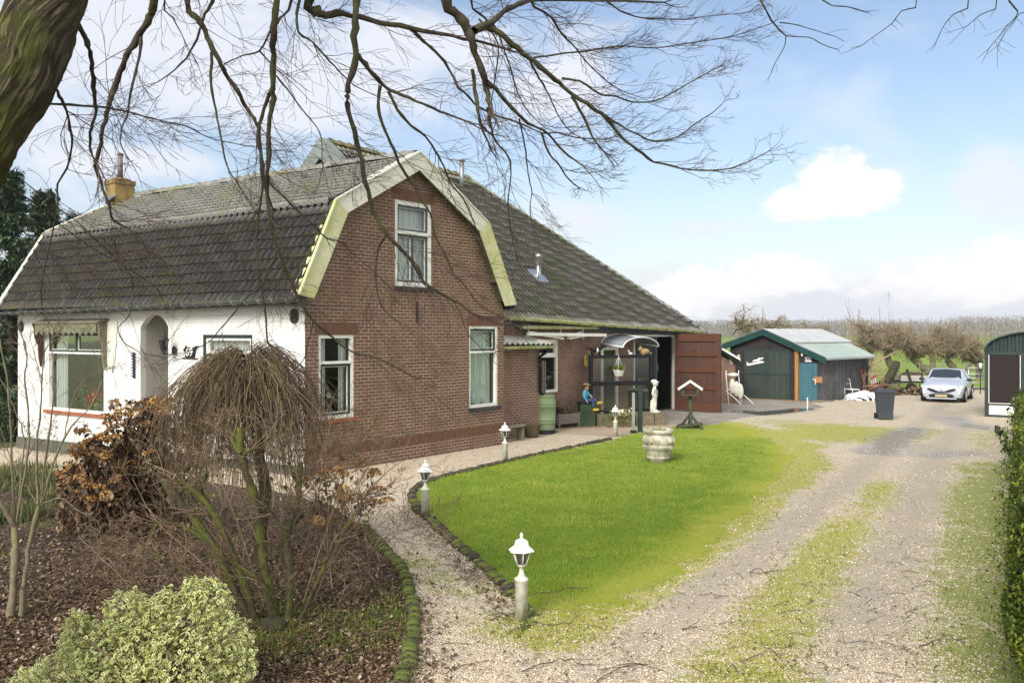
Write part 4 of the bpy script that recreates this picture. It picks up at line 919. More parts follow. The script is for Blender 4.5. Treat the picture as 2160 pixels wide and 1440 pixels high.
def build_barn():
    X, Yv, Z = Vector((1,0,0)), Vector((0,1,0)), Vector((0,0,1))
    B = thing('barn', 'long low brick barn with large mossy hipped tile roof behind the gable', 'barn', C0, HROT); yb = 1.3
    x0, x1 = 6.47, 19.9; O = Vector((0, yb, 0))
    ev = lambda x: 3.33-(x-8.08)*(.39/11.9)
    win = (9.75,10.80,1.07,2.68); door = (13.25,14.32,.02,2.42); big = (15.40,18.44,.02,2.80)
    holes = [[(a, c_), (b, c_), (b, d_), (a, d_)] for a, b, c_, d_ in (win, door, big)]
    wall_with_holes('brick_wall', M['brick_dark'], B, O, X, Z, [(x0,-.05),(x1,-.05),(x1,ev(x1)),(x0,ev(x0))], holes, .14, Yv)
    window(B, O, X, -Yv, *win, split=.68, curt=None, sash=M['white'], fw=.08, label='tall white barn window beside the lean-to', low_sash=False, top_sash=True)
    # house door: frame, upper dark pane, lower ribbed panel
    mb = MB(); a, b, c_, d_ = door
    for u0, u1, z0, z1 in ((a,a+.13,c_,d_),(b-.13,b,c_,d_),(a+.13,b-.13,d_-.12,d_)): mb.box((u0, yb-.03, z0), (u1, yb+.06, z1))
    dr = mb.build('door', M['white'], B, fix=True); dr['label'] = 'narrow house door in a white frame under the curved canopy'
    mb = MB(); mb.box((a+.13, yb+.03, c_), (b-.13, yb+.07, 1.15)); mb.build('door_leaf', M['green_boards'], dr)
    mb = MB(); mb.add([(a+.13,yb+.04,1.15),(b-.13,yb+.04,1.15),(b-.13,yb+.04,d_-.12),(a+.13,yb+.04,d_-.12)], [(0,1,2,3)]); mb.build('pane', M['glass'], dr)
    mb = MB(); mb.box((a-.1, yb+.5, 0), (b+.1, yb+.55, 2.5)); mb.build('room_behind', M['interior'], dr)
    # interior of the barn, dark
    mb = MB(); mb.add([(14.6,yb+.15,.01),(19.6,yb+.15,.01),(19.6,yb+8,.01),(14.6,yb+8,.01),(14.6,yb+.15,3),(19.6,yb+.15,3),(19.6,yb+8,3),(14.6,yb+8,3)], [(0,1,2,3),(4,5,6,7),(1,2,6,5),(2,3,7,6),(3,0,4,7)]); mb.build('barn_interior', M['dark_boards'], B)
    mb = MB(); a, b, c_, d_ = big
    for u0, u1, z0, z1 in ((a-.05,a+.03,c_,d_),(b-.08,b+.02,c_,d_),(a+.03,b-.08,d_-.07,d_)): mb.box((u0, yb-.05, z0), (u1, yb+.05, z1))
    mb.build('door_frame', M['white'], B, fix=True)
    mb = MB(); mb.box((a+.03, yb+.02, .02), (17.0, yb+.07, 2.72)); q = mb.build('green_door', M['door_green'], B); q['label'] = 'dark green boarded leaf still closed in the wide doorway'
    mb = MB(); mb.box((16.96, yb-.03, .02), (17.06, yb+.1, 2.72)); mb.build('door_edge', M['dblue'], q)
    mb = MB(); mb.tube([(17.0,yb-.04,1.75),(16.98,yb-.1,1.7),(16.98,yb-.1,1.5),(17.0,yb-.04,1.45)], .012, 5); mb.build('handle', M['zinc'], q)
    mb = MB(); mb.box((15.6,yb-.02,2.52),(16.5,yb+.015,2.60)); mb.build('door_rail', M['steel'], q)
    # board under the gutter
    mb = MB(); mb.slab([(x0,yb-.02,ev(x0)-.02),(x1+.1,yb-.02,ev(x1)-.02),(x1+.1,yb-.02,ev(x1)-.24),(x0,yb-.02,ev(x0)-.24)], (0,-.05,0)); mb.slab([(x0,yb+.02,ev(x0)),(x1+.1,yb+.02,ev(x1)),(x1+.1,yb-.3,ev(x1)),(x0,yb-.3,ev(x0))], (0,0,-.03)); mb.build('fascia', M['dblue'], B, fix=True)
    gutter(B, (x0+.12, yb-.46, ev(x0)-.03), (x1+.15, yb-.46, ev(x1)-.03), (0,-1,0), M['gutter'], .085, brackets=.72)
    mb = MB(); mb.box((x1-.35, yb-.25, 2.45), (x1-.02, yb+.0, 2.90)); mb.build('eave_box', M['palewood'], B)
    # leaning open leaf, hinged on the right jamb
    h0 = W2L(G(1424, 866), B); h1 = W2L(G(1521, 871), B); u = (h1-h0); L = u.length; u.normalize(); nn = u.cross(Z)
    LF = bpy.data.objects.new('open_door', None); col.objects.link(LF); LF.parent = B; LF['label'] = 'red brown barn door leaf standing wide open'
    hz_ = 2.80
    mb = MB(); c0 = h0+Z*.04; P = lambda a_, z: c0+u*a_+Z*z
    mb.slab([P(.0,.0), P(L,.0), P(L,hz_), P(0,hz_)], nn*-.03); mb.build('boarding', M['barn_door'], LF, fix=True)
    mb = MB(); 
    for z0_, z1_ in ((0,.30),(.78,.90),(1.40,1.58),(1.98,2.10),(2.52,2.80)): mb.slab([P(.1,z0_), P(L-.13,z0_), P(L-.13,z1_), P(.1,z1_)], nn*.05)
    mb.slab([P(0,0), P(.1,0), P(.1,hz_), P(0,hz_)], nn*.05); mb.slab([P(L-.13,0), P(L,0), P(L,hz_), P(L-.13,hz_)], nn*.055); mb.build('rail', M['barn_rail'], LF, fix=True)
    # roof
    ye = yb-.34; yr = yb+6.0; zr = 8.72; xl, xr = 6.75, 13.5
    rf = bpy.data.objects.new('tiled_roof', None); col.objects.link(rf); rf.parent = B
    el, er = Vector((x0-.0, ye, ev(x0)+.03)), Vector((x1+.35, ye, ev(x1)+.03)); rl, rr = Vector((xl-.0, yr, zr+.1)), Vector((xr, yr, zr-.12))
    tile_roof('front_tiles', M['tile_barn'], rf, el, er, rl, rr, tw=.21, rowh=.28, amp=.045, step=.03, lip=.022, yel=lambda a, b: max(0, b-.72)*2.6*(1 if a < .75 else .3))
    # hip end and back, plain tiles
    bk = Vector((x1+.35, yr+(yr-ye), ev(x1))); bl = Vector((x0, yr+(yr-ye), ev(x0)))
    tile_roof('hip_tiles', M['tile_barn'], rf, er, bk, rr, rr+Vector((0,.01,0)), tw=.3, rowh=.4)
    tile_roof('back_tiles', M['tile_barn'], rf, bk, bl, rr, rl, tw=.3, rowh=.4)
    ridge_tiles('ridge_tiles', M['tile_barn'], rf, rl+Vector((.1,0,.02)), rr+Vector((0,0,.02)), r=.15, step=.38, yel=.75)
    ridge_tiles('hip_ridge_tiles', M['tile_barn'], rf, rr+Vector((0,0,.02)), er+Vector((-.1,.05,.03)), r=.11, step=.36, yel=.15, drop=.02)
    # end gable at the ridge, brick with grey-green boards, seen above the farmhouse roof
    mb = MB(); xe = xl-.25; hw = 2.6
    mb.add([(xe+.12, yr-6.3, 3.0), (xe+.12, yr+6.3, 3.0), (xe+.12, yr, zr-.0)], [(0,1,2)]); mb.build('gable_wall', M['brick'], B)
    mb = MB()
    for s_ in (-1, 1):
        top = Vector((xe-.02, yr, zr+.18)); low = Vector((xe-.02, yr+s_*6.2, 3.4)); dn = Vector((0, 0, -.42))
        mb.slab([top, low, low+dn, top+dn*1.45], (.05,0,0)); mb.slab([top, low, low+Vector((.4,0,0)), top+Vector((.4,0,0))], (0,0,.04))
    mb.build('barge_board', M['zincgreen'], B, fix=True)
    # far walls
    mb = MB(); mb.add([(x1,yb,-.05),(x1,yb+12,-.05),(x1,yb+12,2.9),(x1,yb,2.9)], [(0,1,2,3)]); mb.add([(x1,yb+12,-.05),(x0,yb+12,-.05),(x0,yb+12,3.3),(x1,yb+12,2.9)], [(0,1,2,3)]); mb.build('brick_wall', M['brick_dark'], B)
    # flues on the roof
    def roofpt(px, py):
        n_ = (er-el).cross(rl-el).normalized(); o = W2L((0,0,CAMH), B); r = (W2L(A(px, py, 10), B)-o).normalized(); return o+r*((el-o).dot(n_)/r.dot(n_))
    p = roofpt(974, 398); fl = MB(); fl.tube([p-Z*.2, p+Z*1.0], .085, 14); fl.lathe([(.12,0),(.125,.05),(.10,.06)], 14, tuple(p+Z*.98)); fl.build('flue_pipe', M['zinc'], B)
    p = roofpt(1136, 590); fl = MB(); fl.tube([p-Z*.2, p+Z*.55], .075, 14); fl.lathe([(.11,0),(.115,.09),(.13,.10),(.10,.2),(.13,.21),(.12,.30),(.04,.34)], 14, tuple(p+Z*.5))
    fl.slab([p+Vector((-.28,-.2,-.12)), p+Vector((.28,-.2,-.12)), p+Vector((.28,.25,.30)), p+Vector((-.28,.25,.30))], (0,-.03,.05)); q = fl.build('flue_pipe', M['steel'], B); q['label'] = 'short capped steel flue low on the mossy roof'
    # curved canopy over the doors
    cn = MB(); n_ = 14; V = []; xa, xb = 13.25, 15.65
    for i in range(n_+1):
        a = math.pi*i/n_; x = (xa+xb)/2-(xb-xa)/2*math.cos(a); z = 2.42+.32*math.sin(a)
        V += [(x, yb-.02, z+.10), (x, yb-.85, z-.02)]
    cn.add(V, [(2*i, 2*i+1, 2*i+3, 2*i+2) for i in range(n_)], 0, True); c1 = cn.build('door_canopy', M['canopy'], B)
    fr = MB(); fr.tube([V[2*i+1] for i in range(n_+1)], .022, 6); fr.tube([V[2*i] for i in range(n_+1)], .022, 6); fr.tube([V[0], V[1]], .022, 6); fr.tube([V[-2], V[-1]], .022, 6); fr.tube([V[n_], V[n_+1]], .018, 6)
    fr.build('canopy_frame', M['white'], c1)
    return B, ev
M['zincgreen'] = simple('grey_green_board', (.23,.265,.245), (.17,.20,.185), 2, .6)
BARN, EV = build_barn()

def build_leanto():
    T = thing('lean_to', 'small brick lean-to with corrugated roof between the gable and the barn window', 'lean-to', C0, HROT)
    mb = MB(); x0, x1, yf = 6.47, 8.80, .55
    mb.box((x0, yf, -.05), (x1, 1.28, 2.42)); mb.box((x0+.30, yf-.03, -.05), (x0+.62, yf+.02, 2.3)); mb.build('brick_wall', M['brick_dark'], T)
    mb = MB(); n_ = 60; V = []
    for i in range(n_+1):
        x = x0-.02+(x1-x0+.22)*i/n_; z = .028*math.sin(i*2*math.pi/5.5); V += [(x, yf-.25, 2.60+z-.05*i/n_), (x, 1.28, 2.90+z-.16*i/n_)]
    mb.add(V, [(2*i, 2*i+2, 2*i+3, 2*i+1) for i in range(n_)], 0, True); mb.build('corrugated_roof', M['corr'], T)
    mb = MB(); mb.box((x0, yf-.2, 2.42), (x1+.12, yf-.14, 2.58)); mb.build('fascia', M['darkwood'], T)
    mb = MB(); mb.beam((x1+.17,yf-.25,2.58),(x1+.17,1.26,2.76),.05,.08); mb.build('verge_board', M['cream'], T)
    gutter(T, (x0+.02,yf-.30,2.50), (x1+.25,yf-.30,2.50), (0,-1,0), M['gutter'], .07, brackets=.7)
    mb = MB(); mb.tube([(x1+.05,yf-.30,2.42),(x1-.02,yf-.20,2.32),(x1-.10,yf-.08,2.2),(x1-.10,yf-.08,1.25),(x1+.10,yf-.02,1.10)], .045, 10); mb.build('downpipe', M['black'], T)
    return T
M['corr'] = simple('dirty_corrugated_sheet', (.62,.62,.56), (.40,.42,.34), 4, .6)
LEAN = build_leanto()
# ------------------------------------------------------------------ garden objects near the house
def lamp_post(loc, label, rz=0, src=None):
    if src is not None:
        o = copy_tree(src); o.location = loc; o['label'] = label; o.rotation_euler.z = rz; return o
    t = thing('lamp_post', label, 'garden lamp', loc, rz, 'white garden lamps round the lawn')
    mb = MB(); mb.lathe([(.066,-.03),(.066,.39),(.072,.395),(.072,.415),(.050,.425),(.030,.45),(.023,.50),(.023,.525),(.040,.535),(.043,.55)], 20); mb.build('post', M['lamppost'], t)
    n_ = 6; zb, zt, rb, rt = .55, .70, .048, .100; fr = MB(); gl = MB()
    ring = lambda r_, z: [Vector((r_*math.cos(2*math.pi*(k+.5)/n_), r_*math.sin(2*math.pi*(k+.5)/n_), z)) for k in range(n_)]
    a, b = ring(rb, zb), ring(rt, zt)
    for k in range(n_):
        fr.tube([a[k], b[k]], .006, 4); fr.tube([a[k], a[(k+1) % n_]], .006, 4); fr.tube([b[k], b[(k+1) % n_]], .007, 4)
        gl.add([a[k]*.97, a[(k+1) % n_]*.97, b[(k+1) % n_]*.97, b[k]*.97], [(0,1,2,3)])
    fr.build('lantern_frame', M['lamp_white'], t)
    for v in range(len(gl.v)): pass
    gl2 = MB(); a2, b2 = ring(rb*.95, zb), ring(rt*.95, zt)
    for k in range(n_): gl2.add([a2[k], a2[(k+1) % n_], b2[(k+1) % n_], b2[k]], [(0,1,2,3)])
    gl2.build('lantern_glass', M['lamp_glass'], t)
    bu = MB(); bu.lathe([(.012,.55),(.014,.58),(.02,.60),(.024,.63),(.018,.655),(.004,.665)], 10); bu.build('bulb', M['lamp_white'], t)
    hd = MB(); b = len(hd.v); prof = [(.138,.692),(.135,.70),(.088,.735),(.078,.742),(.068,.79),(.050,.80),(.012,.82)]
    for r_, z in prof: hd.v += [tuple(p) for p in ring(r_, z)]
    for i in range(len(prof)-1):
        for k in range(n_): q = (k+1) % n_; hd.f.append((i*n_+k, i*n_+q, i*n_+n_+q, i*n_+n_+k)); hd.mi.append(0); hd.sm.append(False)
    hd.lathe([(.009,.80),(.012,.83),(.019,.84),(.017,.855),(.006,.875)], 10); hd.build('lantern_roof', M['lamp_white'], t)
    return t
def lpm():
    b = NB('mossy_white_post'); n1 = b.noise(9, 5, .7, b.co('Object', (1,1,.5))); n2 = b.noise(30, 5, .7); sp = b.n('ShaderNodeSeparateXYZ'); b.l(b.tc.outputs['Object'], sp.inputs[0])
    f = b.math('ADD', b.step(n1, .35, .65, 0, .8), b.step(sp.outputs[2], .45, .0, 0, .25), clamp=True); c_ = b.mix(f, (.74,.73,.68), (.33,.33,.20)); c_ = b.mix(b.step(n2, .55, .75, 0, .6), c_, (.14,.15,.08)); b.bump(n2, .5, .004); return b.set(c_, .75)
M['lamppost'] = lpm()
L0 = lamp_post(G(1100,1305), 'biggest white garden lamp, standing at the near tip of the lawn', .2)
lamp_post(G(897,1085), 'white garden lamp at the bend of the lawn edging, second from the bottom', .9, L0)
lamp_post(G(1065,972), 'white garden lamp beside the gravel in front of the small bench', .5, L0)
lamp_post(G(1298,920), 'white garden lamp farthest off, in front of the glass screen', .1, L0)

def urn():
    t = thing('stone_urn', 'large mossy cream stone urn with scrolls standing on the lawn', 'urn', G(1389,973), .3)
    k = .00177; pr = [(130,1425),(132,1380),(150,1372),(152,1358),(146,1350),(150,1340),(172,1270),(180,1256),(187,1252),(186,1212),(182,1206),(190,1196),(205,1165),(208,1140),(198,1108),(170,1088),(160,1078),(165,1066),(185,1056),(192,1040),(190,1020),(182,1008),(165,1008),(160,1030)]
    mb = MB(); mb.lathe([(r_*k, (1422-y)*k) for r_, y in pr], 40); mb.build('urn_body', M['stone'], t)
    sc_ = MB()
    for q in range(4):
        a = q*math.pi/2+.5
        for m_ in range(2):
            aa = a+(m_-.5)*.30; c_ = (.365*math.cos(aa), .365*math.sin(aa), (1422-1150)*k); sc_.ball(c_, .055, 10, 0, (.7,.7,1))
    sc_.build('scroll', M['stone'], t)
    b = MB()
    for q in range(56): 
        a = 2*math.pi*q/56; b.beam((.342*math.cos(a), .342*math.sin(a), .30), (.346*math.cos(a+.06), .346*math.sin(a+.06), .365), .012, .012)
    b.build('zigzag_band', M['stone'], t)
    s = MB(); s.lathe([(.001,.69),(.29,.69),(.29,.66)], 24); s.build('soil', M['bed'], t)
    tuft(t, 60, .18, .70, .05)
def tuft(parent, n_, rad, z, h_, mat='mossblades', name='weeds'):
    a = rng.uniform(0, 6.28, n_); r_ = rad*np.sqrt(rng.random(n_)); P = np.stack([r_*np.cos(a), r_*np.sin(a), np.full(n_, z)], 1)
    V, F = scatter(P, BLADE_V, BLADE_F, h_*(.5+rng.random(n_)), rng.uniform(0, 6.28, n_), rng.normal(0, .5, n_), None, np.tile([2.2,1,1], (n_,1)))
    return put(name, V, F, M[mat], n_, 3, parent)
urn()
def barrel():
    p = G(1149,911); t = thing('rain_barrel', 'ribbed light green plastic rain barrel under the lean-to downpipe', 'rain barrel', (p.x*.985, p.y-.30, 0))
    mb = MB(); pr = [(.27,.10),(.285,.12),(.30,.22),(.305,.30),(.318,.31),(.318,.34),(.307,.35),(.310,.37),(.325,.38),(.325,.41),(.312,.42),(.320,.60),(.318,.76),(.332,.77),(.332,.80),(.318,.81),(.318,.83),(.330,.84),(.330,.87),(.312,.88),(.295,1.0),(.285,1.05),(.295,1.06),(.295,1.085),(.27,1.09)]
    mb.lathe(pr, 36); mb.build('barrel_body', M['plasticgreen'], t)
    l = MB(); l.lathe([(.29,1.085),(.28,1.10),(.1,1.115),(.001,1.115)], 30); l.build('lid', M['plasticgreen'], t)
    f = MB(); f.lathe([(.30,-.02),(.31,.02),(.30,.10)], 24); f.build('stand', M['black'], t)
barrel()
def bench():
    a = G(1068,918); t = thing('garden_bench', 'low pale mossy plank bench against the lean-to wall', 'bench', G(1081,931), HROT)
    s = MB(); s.box((-.55,-.14,.38), (.42,.16,.43), bevel=.006); s.box((-.5,.10,.30),(.38,.13,.38)); s.build('seat', M['palewood'], t)
    for x in (-.45, .36):
        l = MB(); l.box((x-.04,-.10,-.03), (x+.04,.12,.38), bevel=.005); l.build('leg', M['palewood'], t)
bench()
def wicker(name, label, loc, r_, h_, handle=False, cat='basket'):
    t = thing(name, label, cat, loc); mb = MB(); mb.lathe([(r_*.62,0),(r_*.75,h_*.3),(r_*.9,h_*.75),(r_,h_),(r_*1.05,h_*1.02),(r_*.93,h_*1.0),(r_*.8,h_*.72)], 24, fn=lambda a, z: 1+.03*math.sin(12*a+z*60))
    for k in range(7): z = h_*(.1+.14*k); rr = r_*(.66+.36*z/h_)*1.02; mb.tube([(rr*math.cos(a), rr*math.sin(a), z+.006*math.sin(9*a+k*3)) for a in np.linspace(0, 2*math.pi, 25)], .008, 4, caps=False)
    mb.build('basket', M['wicker'], t)
    if handle:
        q = MB(); q.tube([(r_*1.0*math.cos(a), .02, h_+r_*1.5*math.sin(a)) for a in np.linspace(0, math.pi, 14)], .014, 6); q.build('handle', M['wicker'], t)
        tuft(t, 700, r_*.9, h_*.9, .09, 'litter', 'dead_plants')
    return t
wicker('wicker_basket', 'old wicker basket on the ground between bench and rain barrel', G(1123,922), .24, .35)
def planter():
    p0, p1 = G(1176,904), G(1224,899); d = (p1-p0); ang = math.atan2(d.y, d.x); L = d.length
    t = thing('wooden_planter', 'grey weathered planter trough on short legs below the barn window', 'planter', p0, ang); mb = MB()
    mb.box((0,0,.12), (L,.03,.42)); mb.box((0,.42,.12), (L,.45,.42)); mb.box((0,.03,.12), (.03,.42,.42)); mb.box((L-.03,.03,.12), (L,.42,.42)); mb.box((.03,.03,.30), (L-.03,.42,.33)); mb.build('trough', M['greywood'], t)
    for x in (.03, L-.09):
        l = MB(); l.box((x,.0-.03,-.03), (x+.06,.0,.45)); l.build('leg', M['greywood'], t)
    b = MB(); b.slab([(-.15,.52,.40), (L,.52,.40), (L,.52,.72), (.15,.52,.72), (-.02,.52,1.05), (-.15,.52,1.05)], (0,.03,0)); b.build('back_panel', M['greywood'], t)
    Pt = Matrix.Rotation(ang, 4, 'Z') @ Vector((L*.48,.22,.33))+p0
    wicker('flower_basket', 'hooped basket of dried plants standing in the grey planter', Pt, .22, .20, True)
planter()
def post_board():
    p = A(1145, 838, 26.0); t = thing('grey_post_board', 'tall grey board with punched strip beside the downpipe', 'board', (p.x, p.y, 0), HROT)
    mb = MB(); mb.box((-.06,-.02,-.02), (.06,.02,2.05)); mb.box((.05,-.035,.02),(.075,.0,2.05)); mb.build('board', M['greywood'], t)
    mb = MB(); mb.box((.06,-.05,.5), (.08,-.035,2.02)); mb.build('metal_strip', M['steel'], t)
post_board()
def screen():
    p0, p1 = A(1246, 868, 27.5), A(1373, 872, 28.2); d = Vector((p1.x-p0.x, p1.y-p0.y, 0)); L = d.length; ang = math.atan2(d.y, d.x)
    t = thing('glass_screen', 'black framed glass wind screen in front of the barn doors', 'glass screen', (p0.x, p0.y, 0), ang)
    mb = MB(); z0, zm, z1 = .38, 1.26, 2.17
    mb.box((-.05,-.05,.0),(.07,.05,z1)); mb.box((L-.05,-.05,.0),(L+.05,.05,z1)); mb.box((.07,-.05,z1-.10),(L-.05,.05,z1)); mb.box((.07,-.05,zm-.06),(L-.05,.05,zm+.08)); mb.box((.07,-.05,z0),(L-.05,.05,z0+.06)); mb.box((L+.05,-.03,0),(L+.12,.03,z1+.01)); mb.build('frame', M['black'], t, fix=True)
    for za, zb, mm in ((z0+.06, zm-.06, 'smoked'), (zm+.08, z1-.10, 'smoked')):
        g_ = MB(); g_.add([(.07,0,za),(L-.05,0,za),(L-.05,0,zb),(.07,0,zb)], [(0,1,2,3)]); g_.build('glass_pane', M[mm], t)
    mb = MB(); mb.box((.07,.0,z0),(.10,.03,z1-.1)); mb.build('inner_batten', M['white'], t)
    lw = tag(MB().box((2.62,26.95,-.05),(3.75,27.3,.36)).build('low_garden_wall', M['mossstone']), 'low mossy concrete wall under the glass screen', 'wall')
    T = Matrix.Translation((p0.x, p0.y, 0)) @ Matrix.Rotation(ang, 4, 'Z')
    # ornaments on the top rail
    def animal(label, x, mats, s, kind):
        t2 = thing(kind+'_ornament', label, 'ornament', T @ Vector((x, 0, z1)), ang)
        b = MB()
        if kind == 'cat':
            b.ball((0,0,.09*s), .1*s, 12, 0, (1.5,.8,.9)); b.ball((-.13*s,0,.16*s), .065*s, 10); b.ball((-.15*s,-.035*s,.225*s), .022*s, 6, 0, (1,1,1.5)); b.ball((-.11*s,.035*s,.225*s), .022*s, 6, 0, (1,1,1.5)); b.ball((-.185*s,-.01*s,.15*s), .025*s, 6)
            b.tube([(.13*s,0,.06*s),(.19*s,-.03*s,.04*s),(.15*s,-.08*s,.03*s)], .018*s, 6); b.ball((-.08*s,-.05*s,.02*s), .03*s, 6, 0, (1.5,1,.7)); b.build('body', mats[0], t2)
        elif kind == 'dog':
            b.ball((0,0,.13*s), .075*s, 10, 0, (1.9,.85,.95)); b.ball((.18*s,0,.22*s), .055*s, 10); b.ball((.235*s,0,.205*s), .028*s, 8, 0, (1.5,1,.8)); b.tube([(.10*s,0,.15*s),(.16*s,0,.20*s)], .045*s, 8)
            for x_, y_ in ((-.10,-.03),(-.10,.03),(.09,-.03),(.09,.03)): b.tube([(x_*s,y_*s,.12*s),(x_*s+.01,y_*s,.0)], [.025*s,.018*s], 6)
            b.tube([(-.13*s,0,.15*s),(-.20*s,0,.17*s),(-.24*s,0,.13*s)], [.018*s,.016*s,.008*s], 6); b.ball((.17*s,-.045*s,.225*s), .022*s, 6, 0, (.8,.5,1.4)); b.build('body', mats[0], t2)
            c_ = MB(); c_.ball((.02*s,-.012*s,.125*s), .068*s, 8, 0, (.9,.85,1.0)); c_.ball((.21*s,0,.20*s), .03*s, 8); c_.build('white_patches', mats[1], t2)
        else:
            b.ball((0,0,.05*s), .06*s, 10, 0, (1.6,.9,.8)); b.tube([(-.05*s,0,.07*s),(-.08*s,0,.15*s)], [.03*s,.018*s], 8); b.ball((-.09*s,0,.17*s), .03*s, 8); b.tube([(-.11*s,0,.168*s),(-.15*s,0,.16*s)], [.012*s,.006*s], 5); b.build('body', mats[0], t2)
    animal('yellow brown cat figure lying on the top rail of the glass screen', L-.22, [M['catfur']], 1.15, 'cat')
    animal('black and white dog figure on the left end of the glass screen', .18, [M['black'], M['statue']], 1.3, 'dog')
    animal('tiny white duck figure in the middle of the glass screen rail', L*.66, [M['statue']], .8, 'duck')
    # hanging basket
    hp = T @ Vector((.92, -.10, z1-.05)); hb = thing('hanging_basket', 'white hanging flower pot on cords at the glass screen', 'hanging basket', hp)
    b = MB(); b.lathe([(.11,-.62),(.135,-.60),(.18,-.44),(.19,-.43),(.19,-.41),(.165,-.41)], 20); b.build('pot', M['white'], hb)
    b = MB()
    for k in range(3): a = 2.1*k+.4; b.tube([(0,0,0),(.175*math.cos(a),.175*math.sin(a),-.42)], .006, 4)
    b.tube([(0,.1,.03),(0,.03,.06),(0,0,.0)], .006, 4); b.build('cord', M['white'], hb); tuft(hb, 260, .2, -.42, .12)
    return T, L
M['catfur'] = simple('yellow_brown_glaze', (.33,.24,.11), (.24,.17,.08), 12, .6)
M['mossstone'] = simple('mossy_concrete', (.10,.10,.05), (.17,.15,.10), 4, .9, bump=.6, bscale=25)
SCT, SCL = screen()
def bins_behind():
    p = A(1318, 868, 30.6); t = thing('compost_bin', 'dark green round tub behind the glass screen', 'tub', (p.x, p.y, 0)); b = MB(); b.lathe([(.30,0),(.33,.5),(.35,.85),(.37,.86),(.37,.90)], 24); b.build('tub', M['greenbox'], t)
    b = MB(); b.lathe([(.38,.89),(.36,.93),(.2,.97),(.001,.98)], 24); b.build('lid', M['plasticgreen'], t)
    p = A(1353, 868, 30.6); t = thing('storage_bin', 'small dark box with pinkish lid behind the right end of the glass screen', 'bin', (p.x, p.y, 0)); b = MB(); b.box((-.2,-.2,0),(.2,.2,.84), bevel=.02); b.build('box', M['bin'], t)
    b = MB(); b.box((-.22,-.22,.84),(.22,.22,.90), bevel=.015); b.build('lid', M['pinklid'], t)
M['pinklid'] = simple('faded_pink_plastic', (.34,.22,.20), (.25,.17,.15), 4, .6)
bins_behind()
def stone_block():
    p = G(1371,897); t = thing('stone_pedestal', 'weathered brown stone block carrying the white boy statue', 'pedestal', (p.x, p.y+.35, 0), .08)
    b = MB(); b.box((-.47,-.33,-.03),(.47,.33,.375), bevel=.015); b.build('block', M['brownstone'], t)
    b = MB(); b.box((.10,-.345,-.03),(.13,-.33,.36)); b.build('joint', M['darkwood'], t)
    q = G(1308,890); f = thing('white_flowers', 'pale yellow flowers growing at the foot of the glass screen', 'flowers', (q.x*.95, 26.9, .38))
    n_ = 90; P = rng.normal(0, 1, (n_,3))*np.array([.14,.08,.06])+np.array([.12,0,.06]); V, F = scatter(P, LEAF_V, LEAF_F, rng.uniform(.06,.12,n_), rng.uniform(0,6.28,n_), rng.normal(1.0,.5,n_), None); put('blossom', V, F, M['paleflower'], n_, 5, f)
    n_ = 220; P = rng.normal(0, 1, (n_,3))*np.array([.32,.12,.12])+np.array([0,0,-.08]); V, F = scatter(P, LEAF_V, LEAF_F, rng.uniform(.05,.10,n_), rng.uniform(0,6.28,n_), rng.normal(.6,.5,n_), None); put('foliage', V, F, M['mossblades'], n_, 5, f)
M['brownstone'] = simple('brown_mossy_stone', (.12,.095,.065), (.20,.165,.115), 4, .9, bump=.7, bscale=25, stretch=(1,1,2))
M['paleflower'] = rndmat('pale_yellow_petals', [(0, (.75,.70,.45)), (1, (.85,.82,.62))], .7)
stone_block()

# ------------------------------------------------------------------ figures (skinned skeletons)
def skinned(name, nodes, edges, mat, parent, sub=2):
    """nodes: key -> (x, y, z, radius or (rx, ry))"""
    keys = list(nodes); me = bpy.data.meshes.new(name); me.from_pydata([nodes[k][:3] for k in keys], [(keys.index(a), keys.index(b)) for a, b in edges], [])
    me.materials.append(mat); o = bpy.data.objects.new(name, me); col.objects.link(o); o.parent = parent
    s = o.modifiers.new('skin', 'SKIN'); s.use_smooth_shade = True
    for i, k in enumerate(keys):
        r_ = nodes[k][3]; r_ = (r_, r_) if isinstance(r_, (int, float)) else r_; me.skin_vertices[0].data[i].radius = r_
    me.skin_vertices[0].data[0].use_root = True
    q = o.modifiers.new('sub', 'SUBSURF'); q.levels = sub; q.render_levels = sub
    return o
def hand(parent, mat, wrist, dirv, palmn, s=1.0, side=1):
    """small hand: palm and five bent fingers"""
    d = Vector(dirv).normalized(); n_ = Vector(palmn); n_ = (n_-d*n_.dot(d)).normalized(); sd_ = d.cross(n_)*side; w0 = Vector(wrist); b = MB()
    b.tube([w0, w0+d*.02*s, w0+d*.055*s], [.015*s, .022*s, .020*s], 8)
    for k, ln in enumerate((.036,.042,.038,.030)):
        o_ = w0+d*.05*s+sd_*(.016-.011*k)*s; b.tube([o_, o_+d*ln*.5*s+n_*.004*s, o_+d*ln*.85*s+n_*.018*s], [.0065*s,.006*s,.0045*s], 6)
    o_ = w0+d*.018*s+sd_*.016*s; b.tube([o_, o_+sd_*.018*s+d*.018*s+n_*.006*s, o_+sd_*.018*s+d*.036*s+n_*.014*s], [.0075*s,.007*s,.005*s], 6)
    return b.build('hand', mat, parent)
